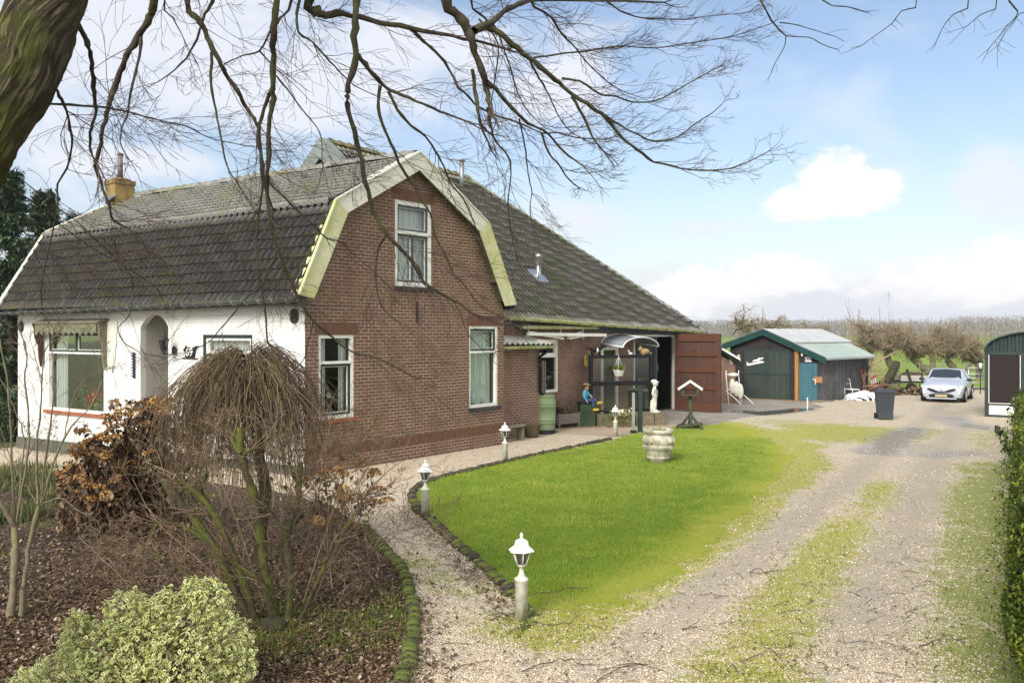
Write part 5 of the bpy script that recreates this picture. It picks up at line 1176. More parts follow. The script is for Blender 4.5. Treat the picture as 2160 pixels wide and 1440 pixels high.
def face(b, c, r_, yaw=0.0):
    """nose, eyes, mouth, ears on a head of radius r_ looking along yaw (0 = -y)"""
    F = Vector((math.sin(yaw), -math.cos(yaw), 0)); S = Vector((math.cos(yaw), math.sin(yaw), 0)); c = Vector(c); Z = Vector((0,0,1))
    b.tube([c+F*r_*.9+Z*r_*.15, c+F*r_*1.12-Z*r_*.15, c+F*r_*.93-Z*r_*.22], [r_*.07, r_*.12, r_*.09], 6)
    for s_ in (-1, 1):
        b.ball(c+F*r_*.86+S*s_*r_*.34+Z*r_*.12, r_*.11, 8); b.ball(c+S*s_*r_*.92-F*r_*.0, r_*.17, 8, 0, (.6,1,1.4))
    b.tube([c+F*r_*.88-S*r_*.2-Z*r_*.45, c+F*r_*.95-Z*r_*.47, c+F*r_*.88+S*r_*.2-Z*r_*.45], r_*.06, 5); b.ball(c+F*r_*.72-Z*r_*.66, r_*.22, 8)
def boy_standing():
    p = G(1382,872); t = thing('boy_statue', 'white stone statue of a boy in a cap, hands in his pockets, on the block', 'statue', (A(1381,870,27.75).x, 27.75, .37), 1.25)
    m_ = M['statue']
    N = dict(pel=(0,0,.46,(.095,.075)), wst=(0,.005,.55,(.088,.072)), ch=(0,.01,.68,(.105,.08)), nk=(0,.0,.79,(.05,.045)), hd=(0,-.01,.84,.05), hipL=(-.055,0,.42,.068), kL=(-.062,-.02,.24,.055), aL=(-.065,.0,.06,.045), fL=(-.075,-.10,.03,.035), hipR=(.055,0,.42,.068), kR=(.065,-.01,.24,.055), aR=(.07,.01,.06,.045), fR=(.09,-.09,.03,.035),
             sL=(-.125,.01,.73,.045), eL=(-.185,.04,.58,.036), wL=(-.115,-.03,.48,.028), sR=(.125,.01,.73,.045), eR=(.185,.05,.58,.036), wR=(.115,-.03,.48,.028))
    E_ = [('pel','wst'),('wst','ch'),('ch','nk'),('nk','hd'),('pel','hipL'),('hipL','kL'),('kL','aL'),('aL','fL'),('pel','hipR'),('hipR','kR'),('kR','aR'),('aR','fR'),('ch','sL'),('sL','eL'),('eL','wL'),('ch','sR'),('sR','eR'),('eR','wR')]
    skinned('body', N, E_, m_, t)
    b = MB(); b.ball((0,-.01,.915), .088, 16, 0, (.92,1.0,1.12)); face(b, (0,-.01,.90), .085); b.build('head', m_, t)
    b = MB(); b.ball((0,.02,.965), .098, 16, 0, (1.0,1.08,.66)); b.slab([(-.07,-.07,.95),(.07,-.07,.95),(.055,-.125,.94),(0,-.14,.935),(-.055,-.125,.94)], (0,0,.018)); b.build('cap', m_, t)
    b = MB(); b.tube([(-.11,-.02,.52),(-.05,-.075,.50),(0,-.085,.50),(.05,-.075,.50),(.11,-.02,.52)], .012, 6); b.tube([(0,-.085,.70),(0,-.09,.52)], .006, 5); b.build('jacket_hem', m_, t)
    hand(t, m_, (-.115,-.03,.48), (.25,-.15,-1), (.3,1,0), 1.1); hand(t, m_, (.115,-.03,.48), (-.25,-.15,-1), (-.3,1,0), 1.1, -1)
    b = MB(); b.box((-.16,-.17,-.0),(.17,.12,.03), bevel=.01); b.lathe([(.09,.03),(.08,.2),(.06,.36),(.03,.40)], 10, (0,.07,0)); b.build('statue_base', m_, t)
boy_standing()
def boy_sitting():
    p = G(1241,890); p.x = 2.31; p.y = 27.12; gx = thing('green_box', 'dark green upright box the painted boy sits on', 'box', (p.x, p.y+.02, 0), .12); b = MB(); b.box((-.24,-.22,-.02),(.22,.22,.70), bevel=.01); b.build('box_body', M['greenbox'], gx); b = MB(); b.box((-.28,-.24,.70),(.23,.24,.725)); b.build('box_lid', M['black'], gx)
    t = thing('painted_boy_statue', 'painted statue of a sitting boy in blue jumper and yellow clogs', 'statue', (p.x-.03, p.y-.01, .725), 1.15)
    bl, dk, sk = M['bluejumper'], M['navy'], M['skinpaint']
    N = dict(pel=(0,.02,.09,(.10,.09)), wst=(0,.03,.17,(.085,.075)), ch=(0,.02,.30,(.10,.08)), nk=(0,0,.385,(.05,.05)), sL=(-.115,.01,.34,.048), eL=(-.165,-.0,.20,.04), wL=(-.13,-.06,.07,.03), sR=(.115,.01,.34,.048), eR=(.17,-.05,.22,.04), wR=(.09,-.16,.19,.03))
    skinned('body', N, [('pel','wst'),('wst','ch'),('ch','nk'),('ch','sL'),('sL','eL'),('eL','wL'),('ch','sR'),('sR','eR'),('eR','wR')], bl, t)
    N = dict(p=(0,.02,.075,(.105,.08)), hL=(-.06,-.03,.07,.07), kL=(-.075,-.26,.07,.055), aL=(-.07,-.28,-.17,.045), hR=(.06,-.03,.07,.07), kR=(.05,-.24,.10,.055), aR=(-.02,-.36,.03,.045))
    o = skinned('trousers', N, [('p','hL'),('hL','kL'),('kL','aL'),('p','hR'),('hR','kR'),('kR','aR')], dk, t)
    b = MB(); b.ball((0,-.015,.475), .082, 16, 0, (.92,1,1.1)); face(b, (0,-.015,.465), .078); b.tube([(0,0,.36),(0,-.01,.42)], .04, 10); b.build('head', sk, t)
    b = MB(); b.ball((0,.005,.50), .092, 14, 0, (1,1,.85)); b.build('hair', M['brownhair'], t)
    b = MB(); b.ball((0,-.005,.555), .105, 14, 0, (1,1.05,.42)); b.slab([(-.07,-.08,.535),(.07,-.08,.535),(.055,-.15,.525),(-.055,-.15,.525)], (0,0,.015)); b.build('cap', M['browncap'], t)
    hand(t, sk, (-.13,-.06,.07), (-.1,-.5,-.5), (0,0,-1), 1.1); hand(t, sk, (.09,-.16,.19), (-.8,-.3,-.2), (0,0,-1), 1.1, -1)
    for c_, d_ in (((-.07,-.33,-.21), (0,-1,.05)), ((-.05,-.45,.0), (-.3,-1,.25))):
        d_ = Vector(d_).normalized(); b = MB(); c_ = Vector(c_); b.tube([c_-d_*.07, c_-d_*.03, c_+d_*.04, c_+d_*.10, c_+d_*.135+Vector((0,0,.02))], [.035,.047,.045,.034,.008], 10); b.build('clog', M['clog'], t)
M['bluejumper'] = simple('faded_blue_paint', (.06,.30,.42), (.12,.38,.48), 8, .6); M['navy'] = simple('navy_paint', (.02,.05,.12), (.05,.09,.16), 8, .6)
M['skinpaint'] = simple('skin_coloured_paint', (.50,.30,.20), (.42,.24,.16), 8, .6); M['brownhair'] = simple('brown_paint', (.07,.035,.02), (.10,.05,.03), 8, .7)
M['browncap'] = simple('brown_cap_paint', (.20,.13,.07), (.28,.19,.10), 8, .7); M['clog'] = simple('yellow_paint', (.55,.42,.06), (.42,.31,.05), 8, .5)
boy_sitting()
def clog_wall():
    p = BARN.matrix_world if False else None
    t = thing('wall_clog', 'yellow wooden clog hanging on the barn wall beside the glass screen', 'clog', (0,0,0), HROT); o = Matrix.Translation(C0) @ Matrix.Rotation(HROT, 4, 'Z') @ Vector((12.14, 1.20, 1.98)); t.location = o
    b = MB(); b.tube([(0,0,.18),(0,-.01,.14),(.0,-.03,.04),(0,-.03,-.08),(0,-.03,-.16),(0,-.01,-.20)], [.03,.05,.052,.062,.058,.02], 10); b.build('clog', M['clog'], t); b = MB(); b.ball((.01,-.07,.06), .04, 8, 0, (.9,.5,1.6)); b.build('opening', M['black'], t)
clog_wall()
def awning():
    Mt = Matrix.Translation(C0) @ Matrix.Rotation(HROT, 4, 'Z')
    t = thing('folded_awning', 'folded white awning with bent arms fixed under the barn gutter', 'awning', C0, HROT); t.location = Mt @ Vector((8.6,1.3,0)); o = (8.6,1.3)
    L = 4.05; b = MB(); b.box((0,-.30,2.99),(L,-.18,3.06)); b.box((0,-.24,3.06),(L,-.02,3.09)); b.build('cassette', M['gutter'], t)
    b = MB(); b.beam((-.10,-.55,2.84),(L-.0,-.55,2.80),.10,.09); b.build('front_bar', M['white'], t)
    for x0, x1 in ((.5,1.75),(3.25,2.05)):
        a = MB(); a.beam((x0,-.14,2.90),(x1,-.46,2.72),.05,.06); a.beam((x1,-.50,2.70),(x0+(.15 if x0 < 1 else -.15),-.54,2.80),.05,.05); a.build('arm', M['white'], t)
    for x in (.45, 2.1, 3.35): a = MB(); a.box((x-.03,-.16,2.66),(x+.03,-.0,3.12)); a.build('bracket', M['steel'], t)
awning()
def bird_table():
    p = G(1456,903); t = thing('bird_table', 'wooden bird table with white gabled roof and log feet on the lawn', 'bird table', p, -.2)
    b = MB(); b.tube([(0,0,.12),(.01,0,.5),(0,0,.98)], [.065,.055,.058], 10); b.build('post', M['darkwood'], t)
    for k, (a_, ln) in enumerate(((2.9,.5),(-.2,.5),(1.5,.45),(-1.4,.45))):
        q = MB(); e = Vector((math.cos(a_)*.28, math.sin(a_)*.28, .06)); q.tube([(0,0,.45), e], [.035,.04], 8); q.build('brace', M['darkwood'], t)
    q = MB(); q.tube([(-.42,-.1,.02),(.34,-.16,.16)], [.055,.06], 8); q.build('foot_log', M['darkwood'], t); q = MB(); q.tube([(-.38,.2,.06),(.36,.10,.06)], [.05,.05], 8); q.build('foot_log', M['darkwood'], t)
    q = MB(); q.tube([(.27,-.2,.14),(.36,-.32,-.02)], .04, 8); q.build('foot_log', M['darkwood'], t)
    b = MB(); b.box((-.27,-.2,.97),(.27,.2,1.0)); b.box((-.28,-.22,.99),(-.25,.22,1.04)); b.box((.25,-.22,.99),(.28,.22,1.04)); b.box((-.25,-.22,.99),(.25,-.19,1.03)); b.build('tray', M['darkwood'], t)
    for x in (-.22,.22):
        for y in (-.17,.17): q = MB(); q.box((x-.04,y-.02,1.0),(x+.04,y+.02,1.24)); q.build('upright', M['darkwood'], t)
    b = MB()
    for s_ in (-1,1): b.slab([(0,-.26,1.46),(s_*.36,-.26,1.21),(s_*.36,.26,1.21),(0,.26,1.46)], (0,0,-.022))
    b.build('roof', M['darkwood'], t, fix=True); b = MB()
    for s_ in (-1,1): b.slab([(0,-.285,1.475),(s_*.375,-.285,1.215),(s_*.345,-.285,1.155),(0,-.285,1.395)], (0,.022,0))
    b.build('white_board', M['white'], t, fix=True)
bird_table()
def posts():
    p = G(1336,913); t = thing('light_post', 'slim grey metal post on a dark foot beside the lawn', 'post', p); b = MB(); b.box((-.04,-.04,.06),(.04,.04,1.16)); b.build('pole', M['steel'], t); b = MB(); b.box((-.08,-.08,-.03),(.08,.08,.08)); b.build('foot', M['black'], t)
    p = G(1350,911); t = thing('dark_post', 'thicker black wooden post just right of the grey post', 'post', p); b = MB(); b.box((-.065,-.065,-.03),(.065,.065,1.22), bevel=.012); b.box((-.07,-.07,1.22),(.07,.07,1.24)); b.build('pole', M['dgreen'], t)
    p = G(1703,862); t = thing('white_stake', 'short thin white stake standing in the yard near the blue door', 'stake', p); b = MB(); b.box((-.02,-.02,-.02),(.02,.02,.42)); b.lathe([(.03,.0),(.03,.03),(.02,.04)], 8, (0,0,.39)); b.build('stake', M['white'], t)
posts()
def wheelie():
    p = G(1866,884); t = thing('wheelie_bin', 'dark grey wheelie bin standing alone on the gravel', 'bin', p, -.25)
    b = MB(); vs = []
    for z, hx, hy in ((.03,.215,.22),(.90,.275,.30)): vs += [(-hx,-hy,z),(hx,-hy,z),(hx,hy,z),(-hx,hy,z)]
    b.add(vs, [(0,3,2,1),(4,5,6,7),(0,1,5,4),(1,2,6,5),(2,3,7,6),(3,0,4,7)]); b.box((-.29,-.315,.86),(.29,.31,.905)); bd = b.build('bin_body', M['bin'], t)
    b = MB(); b.slab([(-.31,-.34,.905),(.31,-.34,.905),(.31,.30,.945),(-.31,.30,.945)], (0,0,.03)); b.slab([(-.25,-.28,.93),(.25,-.28,.93),(.25,.2,.985),(-.25,.2,.985)], (0,0,.02)); b.tube([(-.3,.33,.93),(.3,.33,.93)], .02, 8); b.build('lid', M['bin'], t, fix=True)
    for x in (-.26,.26): w_ = MB(); w_.tube([(x-.03,.22,.10),(x+.03,.22,.10)], .10, 18); wo_ = w_.build('wheel', M['rubber'], t); w_ = MB(); w_.tube([(x-.034,.22,.10),(x+.034,.22,.10)], .045, 12); w_.build('hub', M['bin'], wo_)
wheelie()
def wall_lantern():
    Mt = Matrix.Translation(C0) @ Matrix.Rotation(HROT, 4, 'Z'); p = Mt @ (FPf(4.25, .02, 2.50)); t = thing('wall_lantern', 'black carriage lantern on a curled bracket beside the arched doorway', 'wall lamp', p, HROT+math.pi)
    b = MB(); b.lathe([(.07,-.01),(.07,.01)], 12, (.0,0,0)); b.ball((.03,0,-.02), .075, 10, 0, (.5,1,1.4)); b.tube([(.03,0,-.05),(.12,0,-.12),(.24,0,-.1),(.28,0,-.02)], .014, 6); b.build('bracket', M['iron'], t)
    ring = lambda r_, z: [Vector((.28+r_*math.cos(2*math.pi*(k+.5)/6), r_*math.sin(2*math.pi*(k+.5)/6), z)) for k in range(6)]
    f = MB(); a, c_ = ring(.055,-.02), ring(.105,.22)
    for k in range(6): q = (k+1) % 6; f.tube([a[k], c_[k]], .008, 4); f.tube([a[k], a[q]], .008, 4); f.tube([c_[k], c_[q]], .008, 4)
    f.lathe([(.13,.22),(.10,.27),(.05,.30),(.03,.36),(.012,.38),(.018,.40),(.004,.44)], 6, (.28,0,0), smooth=False); f.lathe([(.01,-.12),(.02,-.08),(.055,-.02)], 8, (.28,0,0)); f.build('lantern_frame', M['iron'], t)
    g_ = MB(); a, c_ = ring(.052,-.015), ring(.10,.215)
    for k in range(6): q = (k+1) % 6; g_.add([a[k], a[q], c_[q], c_[k]], [(0,1,2,3)])
    g_.build('lantern_glass', M['lamp_glass'], t)
wall_lantern()
def text_mesh(body, size, depth, name, mat, parent, M4):
    cu = bpy.data.curves.new(name, 'FONT'); cu.body = body; cu.size = size; cu.extrude = depth; cu.align_x = 'CENTER'; cu.align_y = 'CENTER'; cu.offset = size*.012
    o = bpy.data.objects.new(name, cu); col.objects.link(o); dg = bpy.context.evaluated_depsgraph_get(); me = bpy.data.meshes.new_from_object(o.evaluated_get(dg)); bpy.data.objects.remove(o)
    me.materials.clear(); me.materials.append(mat); r_ = bpy.data.objects.new(name, me); col.objects.link(r_); r_.parent = parent; r_.matrix_local = M4; return r_
def number69():
    Mt = Matrix.Translation(C0) @ Matrix.Rotation(HROT, 4, 'Z'); p = Mt @ FPf(3.71, .015, 2.43); wn_ = (Mt.to_3x3() @ nF).normalized(); ux = Vector((0,0,1)).cross(wn_)
    t = thing('house_number_plate', 'black cut-out house number plate reading 69 on the white wall', 'house number', p); t.rotation_euler = (0, 0, math.atan2(ux.y, ux.x))
    b = MB(); b.slab([(-.17,0,-.10),(.17,0,-.10),(.20,0,.02),(.23,0,.10),(.33,0,.17),(.19,0,.15),(.12,0,.12),(-.10,0,.13),(-.14,0,.17),(-.17,0,.12),(-.24,0,.06),(-.17,0,.02)], (0,-.012,0)); b.box((-.27,-.014,-.135),(.27,0,-.11)); b.build('plate', M['black'], t, fix=True)
    text_mesh('69', .26, .006, 'numerals', M['white'], t, Matrix.Translation((0,-.02,.01)) @ Matrix.Rotation(R(90), 4, 'X'))
number69()
def sill_things():
    Mt = Matrix.Translation(C0) @ Matrix.Rotation(HROT, 4, 'Z')
    def pot(s_, hgt, mat, lab, leafmat, n_, spread, z, nm='potted_plant', depth=-.32, r_=.10):
        t = thing(nm, lab, 'plant', Mt @ FPf(s_, depth, .90)); b = MB(); b.lathe([(r_*.7,0),(r_,hgt),(r_*1.08,hgt),(r_*1.08,hgt+.02)], 16); b.build('pot', mat, t)
        P = rng.normal(0, 1, (n_,3))*np.array([spread, spread, spread*.8])+np.array([0,0,z]); V, F = scatter(P, LEAF_V, LEAF_F, rng.uniform(.06,.13,n_), rng.uniform(0,6.28,n_), rng.normal(0,.7,n_), None); put('foliage', V, F, M[leafmat], n_, 5, t)
    pot(7.95, .14, M['white'], 'red leaved pot plant on the wide window sill', 'redleaf', 260, .14, .34); pot(8.45, .12, M['terracotta'], 'green pot plant left of the red one on the wide window sill', 'roomleaf', 200, .13, .28)
    pot(7.50, .13, M['lamp_white'], 'green pot plant right of the red one on the wide window sill', 'roomleaf', 200, .13, .30)
    p = Mt @ Vector((5.45,.24,1.09)); t = thing('china_vase', 'white patterned ginger jar behind the right gable window', 'vase', p); b = MB(); b.lathe([(.06,0),(.08,.02),(.12,.14),(.115,.22),(.06,.28),(.06,.30),(.075,.31),(.07,.36),(.02,.39)], 20); b.build('jar', M['china'], t)
    p = Mt @ Vector((5.80,.24,1.09)); t = thing('white_orchid', 'white flowers in a pot behind the right gable window', 'flowers', p); b = MB(); b.lathe([(.05,0),(.07,.14),(.075,.15)], 14); b.tube([(0,0,.1),(.01,0,.3),(-.04,0,.45)], .006, 4); b.build('pot', M['white'], t)
    n_ = 40; P = rng.normal(0, 1, (n_,3))*np.array([.07,.05,.07])+np.array([-.03,0,.50]); V, F = scatter(P, LEAF_V, LEAF_F, rng.uniform(.08,.13,n_), rng.uniform(0,6.28,n_), rng.normal(1,.5,n_), None); put('blossom', V, F, M['whitepetal'], n_, 5, t)
    p = Mt @ Vector((.80,.26,1.17)); t = thing('window_orchid', 'small white flower in a pot behind the left gable window', 'flowers', p); b = MB(); b.lathe([(.05,0),(.07,.12)], 12); b.tube([(0,0,.1),(.02,0,.3),(.04,0,.38)], .006, 4); b.build('pot', M['terracotta'], t)
    n_ = 14; P = rng.normal(0, 1, (n_,3))*.03+np.array([.04,0,.4]); V, F = scatter(P, LEAF_V, LEAF_F, rng.uniform(.07,.1,n_), rng.uniform(0,6.28,n_), rng.normal(1,.5,n_), None); put('blossom', V, F, M['whitepetal'], n_, 5, t)
M['redleaf'] = rndmat('red_leaves', [(0, (.25,.03,.02)), (.6, (.50,.06,.04)), (1, (.6,.15,.08))], .6); M['roomleaf'] = rndmat('pot_plant_leaves', [(0, (.03,.07,.02)), (1, (.09,.17,.05))], .5)
M['whitepetal'] = rndmat('white_petals', [(0, (.78,.78,.76)), (1, (.86,.86,.84))], .6); M['china'] = simple('patterned_china', (.72,.74,.74), (.40,.46,.50), 30, .2)
sill_things()
# ------------------------------------------------------------------ annex, sheds, car, yard clutter
def annex():
    p0 = A(1447, 850, 35.8); t = thing('barn_annex', 'low brick annex with dark sloping roof and white gutter beside the open barn door', 'annex', (0,0,0)); Y = 35.8
    P = lambda px, py, dy=0: A(px, py, Y)+Vector((0, dy, 0)); W = lambda p: Vector((p.x, p.y, p.z))
    xl, xr = P(1380,850).x, P(1551,850).x; zt = lambda px, py: P(px, py).z
    b = MB(); b.slab([Vector((xl,Y,-.05)), Vector((xr,Y,-.05)), Vector((xr,Y,zt(1551,764))), Vector((xl,Y,zt(1430,690)))], (0,.25,0)); b.slab([Vector((xr-.02,Y+.25,-.05)), Vector((xr-.02,Y+8,-.05)), Vector((xr-.02,Y+8,zt(1551,764))), Vector((xr-.02,Y+.25,zt(1551,764)))], (-.2,0,0)); b.build('brick_wall', M['brick_dark'], t, fix=True)
    b = MB(); a, c_ = P(1418,660), P(1500,709); d_, e_ = P(1497,712), P(1562,764)
    for q0, q1 in ((a,c_),(d_,e_)): b.slab([q0+Vector((0,-.25,0)), q1+Vector((0,-.25,0)), q1+Vector((0,8,0)), q0+Vector((0,8,0))], (0,0,-.09))
    b.slab([a+Vector((-3,-.25,1.2-.0)), a+Vector((0,-.25,0)), a+Vector((0,8,0)), a+Vector((-3,8,1.2))], (0,0,-.09))
    b.build('roof', M['darkroof'], t, fix=True)
    b = MB()
    for q0, q1, w_ in ((a,c_,.16),(d_,e_,.22)): b.slab([q0+Vector((0,-.28,-.02)), q1+Vector((0,-.28,-.02)), q1+Vector((0,-.28,-w_)), q0+Vector((0,-.28,-w_))], (0,.03,0))
    b.build('barge_board', M['black'], t, fix=True)
    b = MB(); b.beam(P(1519,735,-.32), P(1556,757,-.32), .06, .07); b.build('white_trim', M['white'], t)
    b = MB(); b.slab([Vector((P(1425,665).x,Y+.3,2.6)), Vector((P(1500,709).x,Y+.3,2.2)), Vector((P(1500,709).x,Y+.3,zt(1500,709)-.05)), Vector((P(1425,665).x,Y+.3,zt(1425,665)-.05))], (0,.1,0)); b.build('gable_boarding', M['black_boards'], t, fix=True)
    # tied bags on a folding frame leaning on the annex wall
    g_ = G(1549,850); t = thing('folding_cart', 'tubular folding cart with tied white bags leaning on the annex', 'cart', (g_.x*.985, 35.15, 0), .1); b = MB()
    for x in (-.30,.22): b.tube([(x,-.15,0),(x-.02,.15,1.25),(x+.02,.2,1.35)], .018, 6); b.tube([(x,.2,.55),(x+.35,-.35,.12),(x+.42,-.35,.0)], .018, 6)
    b.tube([(-.32,.17,1.2),(.2,.17,1.2)], .018, 6); b.tube([(-.3,-.02,.6),(.22,-.02,.6)], .018, 6); b.build('tube_frame', M['lamp_white'], t)
    for i, (x, z) in enumerate(((-.10,.72),(.06,.62),(.20,.52))): b = MB(); b.ball((x,.02-.05*i,z), .15, 14, 0, (.85,.8,2.1)); b.build('bag', M['whitebag'], t)
    b = MB(); b.ball((-.05,.05,1.18), .15, 14, 0, (1.5,.8,.55)); b.build('towel', M['statue'], t)
    for dx, nm in ((-.12,'upper part near the corner'),(.18,'part nearest the shed')):
        c1 = thing('fish_ornament', 'pale shell shaped plaque on the annex wall, '+nm, 'plaque', (g_.x+dx, Y-.03, 1.72)); b = MB(); b.ball((0,0,0), .13, 10, 0, (.7,.3,1.4)); b.ball((0,0,.2), .07, 8, 0, (1,.3,.8)); b.build('plaque', M['stone'], c1)
M['darkroof'] = simple('dark_bitumen_roof', (.035,.045,.043), (.06,.07,.066), 3, .8); M['whitebag'] = simple('dirty_white_bag', (.66,.66,.58), (.48,.48,.38), 5, .6)
annex()
def shed():
    FL = Vector((9.67,38.88,0)); u = Vector((.788,-.615,0)); s = Vector((.734,.679,0)); Z = Vector((0,0,1))
    T = thing('garage_shed', 'black timber garage shed with green gable boards and blue side door', 'shed', FL, 0)
    P = lambda a, d, z: u*a+s*d+Z*z
    L = 3.87; D = 4.6; pk = (1.63, 2.96); lf = (-.25, 2.30); rt = (4.32, 1.78)
    def roofz(a): return lf[1]+(pk[1]-lf[1])*(a-lf[0])/(pk[0]-lf[0]) if a < pk[0] else pk[1]+(rt[1]-pk[1])*(a-pk[0])/(rt[0]-pk[0])
    b = MB(); b.slab([P(0,0,-.05), P(L,0,-.05), P(L,0,roofz(L)-.05), P(pk[0],0,pk[1]-.05), P(0,0,roofz(0)-.05)], -s*-.08); b.build('front_wall', M['dark_boards'], T, fix=True)
    b = MB(); b.slab([P(L,0,-.05), P(L,D,-.05), P(L,D,roofz(L)-.1), P(L,0,roofz(L)-.1)], -u*.08); b.slab([P(0,0,-.05), P(0,D,-.05), P(0,D,roofz(0)-.1), P(0,0,roofz(0)-.1)], u*.08); b.slab([P(0,D,-.05), P(L,D,-.05), P(L,D,roofz(L)-.1), P(pk[0],D,pk[1]-.1), P(0,D,roofz(0)-.1)], -s*.08); b.build('side_wall', M['black_boards'], T, fix=True)
    # roof: main pale sheets, lower green sheets on the right
    brk = 2.95
    b = MB(); b.slab([P(pk[0],-.2,pk[1]+.03), P(brk+.05,-.2,roofz(brk)+.05), P(brk+.05,D+.3,roofz(brk)+.05), P(pk[0],D+.3,pk[1]+.03)], Z*.05); b.slab([P(pk[0],-.2,pk[1]+.03), P(lf[0]-.05,-.2,lf[1]), P(lf[0]-.05,D+.3,lf[1]), P(pk[0],D+.3,pk[1]+.03)], Z*.05)
    for k in range(9):
        d = .2+k*.55
        b.beam(P(pk[0],d,pk[1]+.09), P(brk,d,roofz(brk)+.11), .03, .02)
    b.build('roof_sheet', M['lightroof'], T, fix=True)
    b = MB(); b.slab([P(brk-.1,-.2,roofz(brk-.1)+.0), P(rt[0],-.2,rt[1]+.02), P(rt[0],D-.3,rt[1]+.02), P(brk-.1,D+.1,roofz(brk-.1))], Z*.035); q = b.build('roof_sheet', M['greenroof'], T, fix=True); q['label'] = 'lower pale green roof sheet'
    b = MB()
    for a, c_ in ((lf, pk), (pk, rt)): b.slab([P(a[0],-.24,a[1]+.05), P(c_[0],-.24,c_[1]+.05), P(c_[0],-.24,c_[1]-.20), P(a[0],-.24,a[1]-.20)], s*.04)
    b.build('barge_board', M['darkgreen_board'], T, fix=True)
    b = MB()
    for a, c_ in ((lf, pk), (pk, rt)): b.beam(P(a[0],-.25,a[1]+.09), P(c_[0],-.25,c_[1]+.09), .05, .02)
    b.beam(P(rt[0]+.02,-.2,rt[1]-.01), P(rt[0]+.02,D-.3,rt[1]-.01), .03, .06); b.build('roof_trim', M['steel'], T)
    # positions on the front by photograph x
    def fa(px): k = (px-1080)/FPX; return (k*FL.y-FL.x)/(u.x-k*u.y)
    def fz(px, py): a = fa(px); return CAMH+(HOR-py)/FPX*(FL.y+u.y*a)
    g0, g1 = fa(1570), fa(1667)
    b = MB(); b.slab([P(g0,-.02,.02), P(g1,-.02,.02), P(g1,-.02,2.06), P(g0,-.02,2.06)], -s*.03); gd = b.build('garage_door', M['door_green'], T, fix=True)
    b = MB(); b.slab([P(g0-.03,-.06,2.06), P(g1+.03,-.06,2.06), P(g1+.03,-.06,2.16), P(g0-.03,-.06,2.16)], s*.06); b.slab([P((g0+g1)/2-.015,-.055,.02), P((g0+g1)/2+.015,-.055,.02), P((g0+g1)/2+.015,-.055,2.06), P((g0+g1)/2-.015,-.055,2.06)], -s*.01); b.slab([P(g0,-.055,1.05), P(g1,-.055,1.05), P(g1,-.055,1.13), P(g0,-.055,1.13)], -s*.01); b.build('door_rail', M['dgreen'], gd, fix=True)
    # white emblem: outstretched shape over a slanting bar
    b = MB(); e0 = fa(1577); ez = fz(1577, 771); sc_ = (fa(1614)-e0)
    sh_ = [(0,.02),(.06,.0),(1.0,.20),(.93,.27),(.72,.28),(.50,.20),(.20,.14),(.05,.13),(.04,.22),(.0,.24)]; b.slab([P(e0+x*sc_,-.065,ez+z*sc_) for x, z in sh_], -s*.008)
    sh_ = [(.30,.20),(.42,.32),(.58,.34),(.70,.44),(.82,.42),(.90,.46),(.96,.40),(.90,.36),(.80,.34),(.72,.28),(.50,.22)]; b.slab([P(e0+x*sc_,-.065,ez+.015+z*sc_) for x, z in sh_], -s*.008); b.build('white_emblem', M['lamp_white'], gd, fix=True)
    a0, a1 = fa(1679), fa(1686); b = MB(); b.slab([P(a0,-.10,-.02), P(a1,-.10,-.02), P(a1,-.10,roofz(a0)-.12), P(a0,-.10,roofz(a0)-.12)], s*.09); b.build('corner_post', M['wood'], T, fix=True)
    a0, a1 = fa(1687), fa(1725); b = MB(); b.slab([P(a0,-.05,.02), P(a1,-.05,.02), P(a1,-.05,1.60), P(a0,-.05,1.60)], s*.04); bd = b.build('blue_door', M['blue_boards'], T, fix=True)
    b = MB(); b.slab([P(a1-.12,-.09,.80), P(a1+.22,-.09,.80), P(a1+.22,-.09,1.04), P(a1-.12,-.09,1.04)], s*.03); b.build('lock_board', M['wood'], bd, fix=True); b = MB(); b.tube([P(a1-.05,-.10,.95), P(a1-.05,-.15,.92), P(a1-.14,-.15,.92)], .018, 6); b.tube([P(a1-.04,-.11,.7), P(a1-.04,-.11,.9)], .018, 6); b.build('handle', M['white'], bd)
    b = MB(); b.ball(P(fa(1695),-.12,fz(1695,747)), .07, 10, 0, (.8,.8,1.4)); b.build('shed_lamp', M['white'], T)
    c0, c1 = fa(1699), fa(1713); zc = fz(1706, 757.5); b = MB(); hh = .105; b.slab([P(c0,-.06,zc-hh), P(c1,-.06,zc-hh), P(c1,-.06,zc+hh), P(c0,-.06,zc+hh)], s*.02); sg = b.build('number_sign', M['white'], T, fix=True)
    ctr = P((c0+c1)/2, -.075, zc); text_mesh('69A', .20, .004, 'number_text', M['bluetext'], sg, Matrix.Translation(ctr) @ Matrix.Rotation(math.atan2(u.y, u.x), 4, 'Z') @ Matrix.Rotation(R(90), 4, 'X'))
    b = MB(); b.slab([P(-.1,-.5,-.03), P(L+.3,-.5,-.03), P(L+.3,0,-.03), P(-.1,0,-.03)], Z*.05); b.build('threshold', M['rustwood'], T, fix=True)
M['bluetext'] = simple('dark_blue_lettering', (.01,.02,.09), (.015,.03,.12), 9, .6); M['rustwood'] = simple('rusty_sill', (.20,.13,.08), (.28,.21,.15), 5, .85)
shed()
